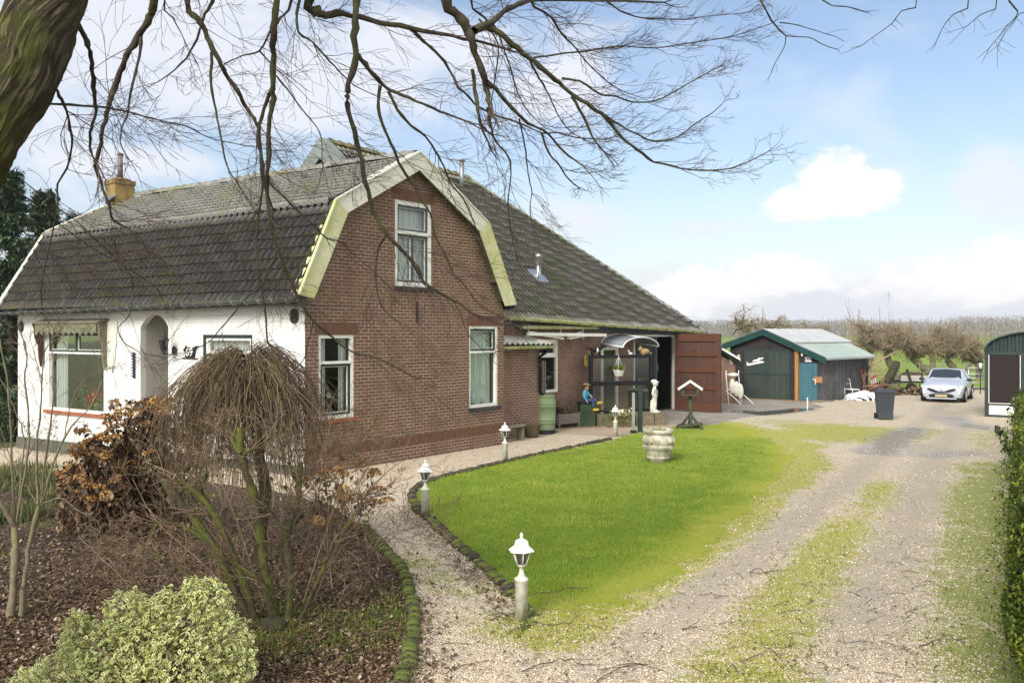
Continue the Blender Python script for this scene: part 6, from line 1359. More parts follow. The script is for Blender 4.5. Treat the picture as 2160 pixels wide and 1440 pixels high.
def shelter():
    p = G(2077,878); t = thing('arched_shelter', 'dark green arched metal shelter front with brown screen and white base panel', 'shelter', p, R(-31)); W_ = 3.5; zs = 2.20
    ar = [(W_/2-W_/2*math.cos(math.pi*i/20), zs+.72*math.sin(math.pi*i/20)**.85) for i in range(21)]
    b = MB(); b.box((0,-.05,-.05),(.11,.06,zs+.02)); b.box((1.08,-.05,-.05),(1.26,.06,zs)); b.box((W_-.11,-.05,-.05),(W_,.06,zs)); b.box((.11,-.04,0),(1.08,.05,.08)); b.box((.11,-.04,zs-.08),(W_-.11,.05,zs+.02)); b.box((.11,-.03,.40),(1.08,.04,.47)); b.build('post_frame', M['shelterpaint'], t)
    b = MB(); b.box((.13,-.01,.47),(1.06,.02,zs-.08)); b.build('screen_panel', M['brownmesh'], t); b = MB(); b.box((.13,-.02,.08),(1.06,.02,.40)); b.build('base_panel', M['white'], t)
    b = MB(); 
    for x0, x1, z0, z1 in ((.12,.14,.47,zs-.08),(1.05,1.07,.47,zs-.08),(.14,1.05,.46,.48)): b.box((x0,-.05,z0),(x1,-.03,z1))
    b.build('panel_trim', M['white'], t)
    b = MB(); b.box((1.28,-.01,.05),(W_-.12,.02,zs-.08)); b.build('shelter_door', M['brownmesh'], t)
    b = MB(); n_ = 60; V = []
    for i in range(n_+1): x = .02+(W_-.04)*i/n_; th = math.acos(max(-1,min(1,(W_/2-x)/(W_/2)))); z = zs+.72*max(0, math.sin(th))**.85; y = -.02+.025*(1 if (i//2) % 2 else -1); V += [(x,y,zs), (x,y,z)]
    b.add(V, [(2*i,2*i+2,2*i+3,2*i+1) for i in range(n_)]); b.build('corrugated_gable', M['shelterpaint'], t)
    b = MB(); V = []
    for x, z in ar: V += [(x,-.15,z+.02), (x,4.2,z+.02)]
    b.add(V, [(2*i,2*i+1,2*i+3,2*i+2) for i in range(20)], 0, True); b.tube([(x,-.15,z+.02) for x, z in ar], .03, 6); b.build('arched_roof', M['shelterroof'], t)
    b = MB()
    for x in (.02, W_-.02): b.add([(x,0,0),(x,4.2,0),(x,4.2,zs),(x,0,zs)], [(0,1,2,3)])
    b.add([(0,4.2,0),(W_,4.2,0),(W_,4.2,zs),(0,4.2,zs)], [(0,1,2,3)]); b.build('side_wall', M['shelterpaint'], t)
M['shelterpaint'] = simple('dark_green_metal', (.022,.038,.034), (.035,.052,.045), 3, .55); M['shelterroof'] = simple('green_metal_roof', (.07,.11,.10), (.05,.08,.07), 3, .5); M['brownmesh'] = simple('dark_brown_mesh', (.018,.013,.012), (.028,.020,.019), 60, .8)
shelter()

def car():
    t = thing('parked_car', 'silver hatchback facing the camera at the far end of the drive', 'car', (17.62, 36.0, 0), math.atan2(-.55, .83)); s_ = .93
    St = [(0.0, [(.58,.27),(.68,.42),(.70,.58),(.62,.68),(.42,.72),(0,.74)]), (.14, [(.74,.20),(.83,.42),(.84,.62),(.76,.75),(.52,.80),(0,.82)]), (.55, [(.80,.2),(.875,.45),(.875,.72),(.82,.84),(.58,.90),(0,.93)]),
          (1.0, [(.82,.2),(.885,.45),(.885,.78),(.84,.90),(.62,.97),(0,1.00)]), (1.18, [(.82,.2),(.885,.45),(.885,.80),(.845,.92),(.70,1.02),(0,1.07)]), (1.75, [(.82,.2),(.885,.45),(.885,.82),(.85,.94),(.60,1.38),(0,1.43)]),
          (2.4, [(.82,.2),(.885,.45),(.885,.84),(.85,.96),(.59,1.42),(0,1.47)]), (3.2, [(.82,.2),(.885,.45),(.885,.87),(.85,1.0),(.57,1.36),(0,1.42)]), (3.7, [(.82,.22),(.88,.48),(.88,.88),(.82,1.02),(.55,1.16),(0,1.20)]), (4.0, [(.74,.3),(.80,.5),(.80,.88),(.74,.98),(.48,1.02),(0,1.03)])]
    V = []; n_ = 11
    for y, pr in St:
        row = [(-x,y,z) for x, z in pr]+[(x,y,z) for x, z in pr[-2::-1]]; V += [(a*s_,b_*s_,c_*s_) for a, b_, c_ in row]
    F = []; mi = []
    for i in range(len(St)-1):
        for j in range(n_-1):
            F.append((i*n_+j, i*n_+j+1, (i+1)*n_+j+1, (i+1)*n_+j)); m_ = 0
            if i in (4,) and j in (4,5): m_ = 1
            if i in (5,6) and j in (3,6): m_ = 1
            if i == 7 and j in (4,5): m_ = 1
            mi.append(m_)
    F.append(tuple(range(n_))[::-1]); mi.append(0); F.append(tuple((len(St)-1)*n_+j for j in range(n_))); mi.append(0)
    F2 = [f for f, m_ in zip(F, mi) if m_ == 0]; bd = mk('body', V, F2, M['carpaint'], t, fix=False); bd.data.polygons.foreach_set('use_smooth', [True]*len(bd.data.polygons))
    gl = [f for f, m_ in zip(F, mi) if m_ == 1]; g_ = mk('windows', V, gl, M['carglass'], t, fix=False)
    for o in (bd,):
        q = o.modifiers.new('sub', 'SUBSURF'); q.levels = 1; q.render_levels = 2
        for e in o.data.edges: pass
    def fb(name, mat, pts, th=.02, par=t):
        b = MB(); b.slab([Vector(p)*s_ for p in pts], (0,-th,0)); return b.build(name, mat, par, fix=True)
    b = MB(); b.slab([Vector(p)*s_ for p in ((-.60,.02,.66),(-.35,-.03,.60),(-.12,-.05,.50),(.12,-.05,.50),(.35,-.03,.60),(.60,.02,.66),(.52,.02,.54),(.22,-.03,.44),(-.22,-.03,.44),(-.52,.02,.54))], (0,-.025,0)); b.build('grille', M['cardark'], t, fix=True)
    fb('lower_intake', M['cardark'], ((-.52,.0,.34),(-.36,-.02,.39),(.36,-.02,.39),(.52,.0,.34),(.44,.0,.24),(-.44,.0,.24)), .03)
    fb('number_plate', M['plate'], ((-.24,-.06,.26),(.24,-.06,.26),(.24,-.06,.36),(-.24,-.06,.36)), .012)
    fb('badge', M['steel'], ((0,-.085,.64),(.055,-.085,.56),(0,-.085,.48),(-.055,-.085,.56)), .012)
    fb('bumper_lip', M['carpaint'], ((-.62,.02,.22),(.62,.02,.22),(.60,.02,.17),(-.60,.02,.17)), .05)
    for s2 in (-1, 1):
        b = MB(); b.slab([Vector(p)*s_ for p in ((s2*.46,.0,.66),(s2*.74,.10,.74),(s2*.82,.26,.76),(s2*.80,.20,.66),(s2*.60,.02,.60))], (s2*.012,-.025,0)); b.build('headlight', M['headlight'], t, fix=True)
        b = MB(); b.slab([Vector(p)*s_ for p in ((s2*.66,.03,.58),(s2*.74,.08,.58),(s2*.70,.06,.38),(s2*.66,.04,.42))], (s2*.01,-.03,0)); b.build('daytime_lamp', M['headlight'], t, fix=True)
        b = MB(); b.ball((s2*.98*s_, 1.25*s_, .98*s_), .09, 10, 0, (1.2,.7,.8)); b.beam((s2*.84*s_,1.22*s_,.93*s_), (s2*.95*s_,1.25*s_,.95*s_), .04, .03); b.build('wing_mirror', M['cardark'], t)
        for y in (.78, 3.25):
            w_ = MB(); x = s2*.80*s_; w_.tube([(x-.10,y*s_,.30),(x+.09,y*s_,.30)], .30, 24); wo_ = w_.build('wheel', M['rubber'], t)
            w_ = MB(); w_.tube([(x+s2*.075,y*s_,.30),(x+s2*.10,y*s_,.30)], .19, 16); w_.build('rim', M['steel'], wo_)
            w_ = MB(); n2 = 14; ring = [(s2*.895*s_, y*s_+.34*math.cos(math.pi*k/n2), .30+.34*math.sin(math.pi*k/n2)) for k in range(n2+1)]; w_.tube(ring, .018, 5); w_.build('wheel_arch', M['cardark'], t)
    b = MB(); b.box((-.3,.8*s_,.17),(.3,3.4*s_,.3)); b.build('underbody', M['cardark'], t)
    b = MB()
    for s2 in (-1,1): b.beam((s2*.70*s_,1.18*s_,1.02*s_),(s2*.605*s_,1.75*s_,1.385*s_),.06,.03); b.beam((s2*.845*s_,2.42*s_,.96*s_),(s2*.60*s_,2.42*s_,1.42*s_),.05,.03,up=(0,1,0))
    b.build('pillar', M['carpaint'], t)
b = NB('silver_car_paint'); b.b.inputs['Coat Weight'].default_value = .6; b.b.inputs['Coat Roughness'].default_value = .08; M['carpaint'] = b.set((.52,.55,.63), .30, .2)
b = NB('car_glass'); M['carglass'] = b.set((.03,.04,.05), .05, 0, .9)
M['cardark'] = simple('black_car_plastic', (.012,.014,.02), (.02,.022,.03), 5, .35); M['plate'] = simple('yellow_plate', (.50,.42,.22), (.42,.35,.18), 9, .5)
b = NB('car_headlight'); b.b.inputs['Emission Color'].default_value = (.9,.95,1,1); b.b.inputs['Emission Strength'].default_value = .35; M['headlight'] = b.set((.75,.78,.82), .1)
car()

def clutter():
    # farm trailer
    p = A(1900, 830, 41.5); t = thing('farm_trailer', 'small flat farm trailer with white side board loaded with earth', 'trailer', (p.x, 41.5, 0), -.12)
    b = MB(); b.box((0,0,.50),(2.0,1.3,.58)); b.box((-.5,.5,.44),(0,.7,.52)); b.tube([(-.5,.6,.5),(-1.3,.6,.35)], .05, 8); b.build('chassis', M['iron'], t)
    b = MB(); b.box((0,-.04,.58),(.92,0,.85)); b.box((1.0,-.04,.58),(1.5,0,.85)); b.build('side_board', M['trailerboard'], t)
    b = MB(); b.box((.93,-.05,.5),(.99,.0,1.15)); b.box((1.9,-.05,.5),(1.96,.0,1.15)); b.beam((.25,-.1,1.15),(.45,-.1,.45),.10,.10); b.build('upright', M['iron'], t)
    b = MB()
    for i in range(26): b.ball((random.uniform(.2,1.8), random.uniform(.15,1.1), .72+.12*random.random()), random.uniform(.1,.22), 7)
    b.build('load', M['bedplain'], t)
    for x in (.45, 1.35): b = MB(); b.tube([(x,-.16,.24),(x,-.02,.24)], .25, 16); b.build('wheel', M['rubber'], t)
    # heap below
    n_ = 120; q = A(1900, 838, 40.3); P = np.stack([rng.uniform(q.x-1.5, q.x+1.5, n_), rng.uniform(40.0, 41.2, n_), rng.uniform(.02, .3, n_)], 1)
    V, F = scatter(P, CHIP_V, CHIP_F, rng.uniform(.06,.20,n_), rng.uniform(0,6.28,n_), rng.normal(0,.6,n_), None); tag(put('scrap_heap', V, F, M['litter'], n_, 6), 'dark scrap and stones heaped under the trailer', None, kind='stuff')
    # stacked pallets of poles
    p = A(1832, 838, 39.1); t = thing('stake_bundle', 'tall thin wooden stakes standing in a row at the shed corner', 'stakes', (p.x, 39.1, 0))
    for k in range(9): x = 0+k*.085+random.uniform(-.02,.02); b = MB(); b.tube([(x,random.uniform(-.1,.1),0),(x+random.uniform(-.03,.06),random.uniform(-.1,.1),1.85+random.uniform(-.1,.12))], .017, 5); b.build('stake', M['palestake'], t)
    b = MB(); b.tube([(-.1,-.1,1.35),(1.35,.1,2.05)], .028, 5); b.build('slanting_pole', M['palestake'], t); b = MB(); b.tube([(-.3,-.12,1.0),(.6,-.12,1.05)], .02, 5); b.tube([(-.3,-.12,.5),(.9,-.12,.55)], .02, 5); b.build('cross_rail', M['palestake'], t)
    # red and white board
    p = A(1843, 835, 39.4); t = thing('warning_board', 'red and white striped warning board behind the bin', 'sign', (p.x, 39.4, 0), -.15); b = MB(); b.box((-.13,-.015,.38),(.13,.015,1.02)); bo = b.build('board', M['whitesign'], t)
    b = MB()
    for z0 in (.38, .74): b.slab([(-.13,-.02,z0),(.13,-.02,z0+.14),(.13,-.02,z0+.28 if z0 < .5 else 1.02),(-.13,-.02,min(1.02,z0+.14))], (0,-.004,0))
    b.build('red_stripe', M['redsign'], bo, fix=True); b = MB(); b.tube([(0,.03,0),(0,.03,.9)], .02, 6); b.build('post', M['steel'], t)
    # rusty implement
    p = A(1822, 838, 38.9); t = thing('rusty_implement', 'old rusty farm implement with long tines beside the shed', 'farm implement', (p.x, 38.9, 0)); b = MB()
    b.tube([(-.35,0,1.15),(0,0,1.25),(.2,0,1.3)], .03, 6); b.tube([(-.12,0,1.2),(.05,0,.5),(.2,0,.05)], .045, 7); b.tube([(.1,.1,1.2),(-.02,0,.4),(.1,0,0)], .04, 7); b.tube([(-.1,0,.0),(.3,.05,.35),(1.1,.1,.62)], .04, 6); b.tube([(.2,0,.25),(.8,0,.2),(1.3,.2,.5)], .03, 6); b.tube([(-.6,.1,.95),(-.2,0,1.1)], .02, 5); b.build('iron_frame', M['rust'], t)
    b = MB(); b.ball((.12,0,1.33), .14, 8, 0, (1.4,.8,.5)); b.build('seat', M['iron'], t)
    # brick coloured pots and white chair frame
    p = A(1780, 838, 38.2); t = thing('crate_stack', 'stack of pinkish old bricks and crates against the weathered shed wall', 'stack', (p.x-.05, 38.3, 0), .3); b = MB()
    for i, (x, z) in enumerate(((-.2,.0),(.05,.0),(-.12,.22),(.1,.22),(-.02,.44),(-.05,.64))): b.box((x-.13,-.12,z),(x+.12,.14,z+.20), M=Matrix.Rotation(.2*math.sin(i*2.3),4,'Z'), bevel=.02)
    b.build('bricks', M['pinkbrick'], t, fix=True)
    t = thing('garden_chair', 'white metal garden chair frame beside the brick stack', 'chair', (p.x+.28, 38.0, 0), .5); b = MB()
    for x in (-.2,.2):
        b.tube([(x,-.2,0),(x,-.2,.42)], .014, 5); b.tube([(x,.2,0),(x,.22,.42),(x,.3,.85)], .014, 5)
    b.build('leg', M['white'], t); b = MB(); b.box((-.21,-.22,.41),(.21,.22,.44)); b.build('seat', M['white'], t); b = MB(); b.tube([(-.2,.3,.85),(.2,.3,.85)], .014, 5); b.tube([(-.2,.27,.65),(.2,.27,.65)], .012, 5); b.build('backrest', M['white'], t)
    # crumpled white sheet
    n_ = 40; V = []; q0 = A(1820, 842, 37.6); 
    for i in range(n_+1):
        for j in range(n_+1):
            x = (i/n_-.5)*1.75; y = (j/n_-.5)*1.5; h_ = max(0, 1-(x/.87)**2-(y/.75)**2)**.5; z = .02+h_*(.22+.20*(vfbm(np.array([x*2.0]), np.array([y*2.0]), 1.6, 4, 8)[0]-.3)+.10*math.sin(x*9+y*5)); V.append((x,y,max(.006,z) if h_ > 0 else .006))
    F = [(i*(n_+1)+j, (i+1)*(n_+1)+j, (i+1)*(n_+1)+j+1, i*(n_+1)+j+1) for i in range(n_) for j in range(n_) if (abs((i/n_-.5)*2)**2+abs((j/n_-.5)*2)**2) < 1.0+.25*math.sin(i*1.3+j)]
    o = mk('plastic_sheet', V, F, M['sheet'], None, fix=False); o.location = (q0.x+.1, q0.y, .0); tag(o, 'crumpled white plastic sheet lying on the ground behind the bin', 'sheet')
    for (px_, py_, L_, an) in ((1790,838,1.6,.1),(1735,847,.9,-.2)):
        q = G(px_, py_); o = tag(MB().box((-L_/2,-.08,0),(L_/2,.08,.06)).build('loose_plank', M['palewood']), 'loose grey plank on the ground %s' % ('in front of the brick stack' if px_ > 1760 else 'at the foot of the blue door'), 'plank'); o.location = (q.x, q.y, .0); o.rotation_euler.z = an
    # stump, fence, gate, lantern
    q = A(1885, 830, 43.5); t = thing('tree_stump', 'dark sawn off leaning stump behind the trailer', 'stump', (q.x, 43.5, 0)); b = MB(); b.tube([(-.9,0,.0),(-.45,0,.35),(-.15,0,.75),(.15,.1,1.25),(.22,.1,1.45)], [.28,.24,.22,.2,.15], 9); b.build('trunk', M['bark_dark'], t)
    t = thing('wire_fence', 'thin wire mesh fence with posts along the meadow', 'fence', (0,45.2,0)); b = MB(); pst = []
    for k, px_ in enumerate((1896,1940,1990,2040)):
        x = A(px_, 800, 45.2).x; b = MB(); b.tube([(x,0,0),(x,0,1.35)], .03, 6); b.build('post', M['greywood'], t)
    b = MB(); xa, xb = A(1880,800,45.2).x, A(2140,800,45.2).x
    for z in (.25,.45,.65,.85,1.05,1.25): b.tube([(xa,0,z),(xb,0,z)], .006, 3)
    for k in range(40): x = xa+(xb-xa)*k/39; b.tube([(x,0,.2),(x,0,1.25)], .004, 3)
    b.build('wire', M['zinc'], t)
    xa, xb = A(2043,800,43.6).x, A(2082,800,43.6).x; t = thing('field_gate', 'galvanised tubular gate into the meadow between car and shelter', 'gate', (xa,43.6,0)); L_ = xb-xa
    b = MB(); 
    for z in (.15,.38,.60,.82,1.12): b.tube([(0,0,z),(L_,0,z)], .022, 6)
    b.build('rail', M['steel'], t); b = MB(); b.tube([(0,0,.1),(0,0,1.14)], .03, 6); b.tube([(L_,0,.1),(L_,0,1.14)], .03, 6); b.build('gate_post', M['steel'], t)
    q = A(2068, 770, 41.0); t = thing('black_lantern', 'small black lantern with white glass on a post left of the arched shelter', 'lamp', (q.x, 41.0, 0)); b = MB(); b.tube([(0,0,0),(0,0,1.1)], .025, 6); b.build('post', M['iron'], t)
    b = MB(); b.lathe([(.05,1.08),(.10,1.16),(.09,1.18)], 8); b.lathe([(.16,1.48),(.10,1.58),(.03,1.64),(.01,1.75)], 8); 
    for k in range(4): a = k*math.pi/2+.4; b.tube([(.08*math.cos(a),.08*math.sin(a),1.16),(.13*math.cos(a),.13*math.sin(a),1.48)], .012, 4)
    b.build('lantern_frame', M['iron'], t); b = MB(); b.lathe([(.07,1.17),(.115,1.47)], 8); b.build('lantern_glass', M['white'], t)
M['trailerboard'] = simple('dull_white_board', (.42,.41,.36), (.33,.32,.28), 4, .7); M['bedplain'] = simple('dark_earth', (.05,.035,.025), (.09,.06,.045), 8, .9, bump=1, bscale=15, bd=.03)
M['palestake'] = simple('pale_stake_wood', (.36,.28,.19), (.28,.21,.14), 5, .8); M['whitesign'] = simple('white_reflective', (.75,.75,.75), (.68,.68,.68), 9, .4); M['redsign'] = simple('red_reflective', (.55,.03,.02), (.45,.03,.02), 9, .4)
M['pinkbrick'] = simple('pinkish_old_brick', (.36,.18,.14), (.26,.13,.10), 9, .85); M['sheet'] = simple('white_plastic_sheet', (.82,.84,.88), (.74,.77,.82), 3, .35)
def bark_mat(name, c1, c2, moss, mcol=(.10,.13,.02), zs=.25, scale=14, strength=1.0):
    b = NB(name); co_ = b.co('Object', (1,1,zs)); n1 = b.noise(scale, 6, .7, co_); n2 = b.noise(scale*4, 5, .7, co_); n3 = b.noise(2.5, 4, .6)
    c_ = b.mix(b.step(n1, .35, .65), c1, c2); c_ = b.mix(b.step(n2, .5, .75, 0, .5), c_, tuple(x*.5 for x in c1)); c_ = b.mix(b.math('MULTIPLY', b.step(b.math('ADD', n3, b.math('MULTIPLY', n1, .5)), .62, .95), moss), c_, mcol)
    b.bump(b.math('ADD', n1, b.math('MULTIPLY', n2, .5)), strength, .02); return b.set(c_, .9, spec=.2)
M['bark_dark'] = bark_mat('dark_bark', (.035,.028,.022), (.06,.05,.038), .3)
clutter()
# ------------------------------------------------------------------ trees, shrubs, hedges
class Tubes:
    def __init__(s): s.V = []; s.F = []; s.n = 0; s.R = []
    def add(s, P, r, k=3, rv=None):
        P = np.asarray(P, float); m = len(P); T = np.empty_like(P); T[1:-1] = P[2:]-P[:-2]; T[0] = P[1]-P[0]; T[-1] = P[-1]-P[-2]
        T /= np.linalg.norm(T, axis=1)[:, None]+1e-9; ref = np.where(np.abs(T[:, 2:3]) < .9, [[0., 0, 1]], [[1., 0, 0]])
        if m > 2: ref = np.repeat(ref[m//2][None], m, 0)
        U = np.cross(T, ref); U /= np.linalg.norm(U, axis=1)[:, None]+1e-9; W = np.cross(T, U); a = np.arange(k)*2*math.pi/k; r = np.broadcast_to(np.asarray(r, float), (m,))
        ring = P[:, None]+r[:, None, None]*(np.cos(a)[None, :, None]*U[:, None]+np.sin(a)[None, :, None]*W[:, None])
        s.V.append(ring.reshape(-1, 3)); i = np.arange(m-1)[:, None]*k; j = np.arange(k)[None]; q = (j+1) % k
        s.F.append((np.stack([i+j, i+q, i+k+q, i+k+j], -1).reshape(-1, 4))+s.n); s.n += m*k; s.R.append(np.full(m*k, random.random() if rv is None else rv))
    def build(s, name, mat, parent=None, smooth=True):
        V = np.concatenate(s.V); F = np.concatenate(s.F)
        if parent is not None and parent.type == 'EMPTY' and parent.parent is None:
            V = V-np.array(tuple(parent.location))
        return fast(name, V, F, mat, parent, col_attr={'rnd': np.concatenate(s.R)}, smooth=smooth)
def smooth_line(P, sub=4, wig=0.0):
    P = [np.array(tuple(p), float) for p in P]; P = [2*P[0]-P[1]]+P+[2*P[-1]-P[-2]]; out = []
    for i in range(1, len(P)-2):
        for t in np.arange(sub)/sub:
            a, b, c_, d = P[i-1], P[i], P[i+1], P[i+2]; out.append(.5*((2*b)+(-a+c_)*t+(2*a-5*b+4*c_-d)*t*t+(-a+3*b-3*c_+d)*t**3))
    out.append(P[-2]); out = np.array(out)
    if wig: out[1:-1] += rng.normal(0, wig, (len(out)-2, 3))
    return out
def rotv(d, ang, az=None):
    d = d/np.linalg.norm(d); r_ = np.array([0, 0, 1.]) if abs(d[2]) < .9 else np.array([1., 0, 0]); u = np.cross(d, r_); u /= np.linalg.norm(u); v = np.cross(d, u); az = rng.uniform(0, 6.28) if az is None else az
    return d*math.cos(ang)+(u*math.cos(az)+v*math.sin(az))*math.sin(ang)
def grow(tb, p, d, L, r, lev, bias=(0, 0, 0), wig=.16, kids=4, steps=6, ang=(.4, .9), ratio=(.35, .6), rmin=.0022, keep=None):
    d = d/np.linalg.norm(d); P = [p]; D = []
    for i in range(steps):
        d = d+rng.normal(0, wig, 3)+np.asarray(bias)*(1.0/steps); d /= np.linalg.norm(d); p = p+d*L/steps; P.append(p); D.append(d)
    if keep is not None and not keep(P[-1]): return
    rr = np.linspace(r, max(rmin, r*.35), steps+1); tb.add(P, rr, 3 if r < .012 else 5)
    if lev <= 0: return
    for k in range(kids):
        i = rng.integers(1, steps); a = rng.uniform(*ang); grow(tb, P[i], rotv(D[i-1], a), L*rng.uniform(*ratio), max(rmin, rr[i]*.62), lev-1, bias, wig, max(2, kids-1), max(3, steps-1), ang, ratio, rmin, keep)
def big_bark():
    b = NB('mossy_trunk_bark'); cb = b.n('ShaderNodeCombineXYZ')
    for i, a in enumerate(('bx', 'by', 'bz')): b.l(b.attr(a), cb.inputs[i])
    v = cb.outputs[0]; n1 = b.noise(17, 6, .7, v, .4); n2 = b.noise(60, 5, .7, v); n3 = b.noise(2.2, 4, .6); n4 = b.noise(9, 5, .7)
    cr = b.math('ABSOLUTE', b.math('SUBTRACT', n1, .5)); c_ = b.mix(b.step(n1, .3, .7), (.10,.082,.058), (.17,.14,.10)); c_ = b.mix(b.step(cr, .0, .045, .7, 0), c_, (.02,.014,.009)); c_ = b.mix(b.step(n2, .45, .7, 0, .4), c_, (.07,.058,.04))
    c_ = b.mix(b.math('MULTIPLY', b.step(b.math('ADD', b.math('MULTIPLY', n3, .8), b.math('MULTIPLY', n4, .6)), .62, .86), .8), c_, (.10,.115,.022)); c_ = b.mix(b.step(n4, .66, .74, 0, .5), c_, (.30,.31,.22))
    b.bump(b.math('ADD', b.step(cr, .0, .09, 0, 1), b.math('MULTIPLY', n2, .5)), 1, .025); return b.set(c_, .9, spec=.15)
M['bark_big'] = big_bark()
M['bark_limb'] = bark_mat('grey_brown_branch_bark', (.045,.036,.032), (.085,.068,.056), .55, (.09,.11,.022), .4, 18, .8)
M['bark_moss'] = bark_mat('bright_mossy_bark', (.055,.045,.03), (.10,.085,.05), .85, (.145,.17,.028), .6, 26, 1.0)
M['bark_apple'] = bark_mat('grey_green_apple_bark', (.12,.10,.07), (.20,.17,.11), .5, (.17,.18,.06), .6, 5, .6)
M['twig'] = rndmat('brown_twigs', [(0, (.045,.030,.028)), (.5, (.085,.058,.048)), (1, (.15,.105,.08))], .8)
M['twig_red'] = rndmat('red_brown_twigs', [(0, (.08,.052,.032)), (.5, (.17,.115,.07)), (1, (.32,.24,.15))], .8)
M['twig_olive'] = rndmat('olive_brown_twigs', [(0, (.06,.040,.026)), (.45, (.13,.088,.048)), (.8, (.20,.15,.08)), (1, (.33,.26,.15))], .8)
M['twig_apple'] = rndmat('apple_twigs', [(0, (.12,.10,.065)), (.5, (.25,.20,.125)), (1, (.36,.26,.18))], .85)

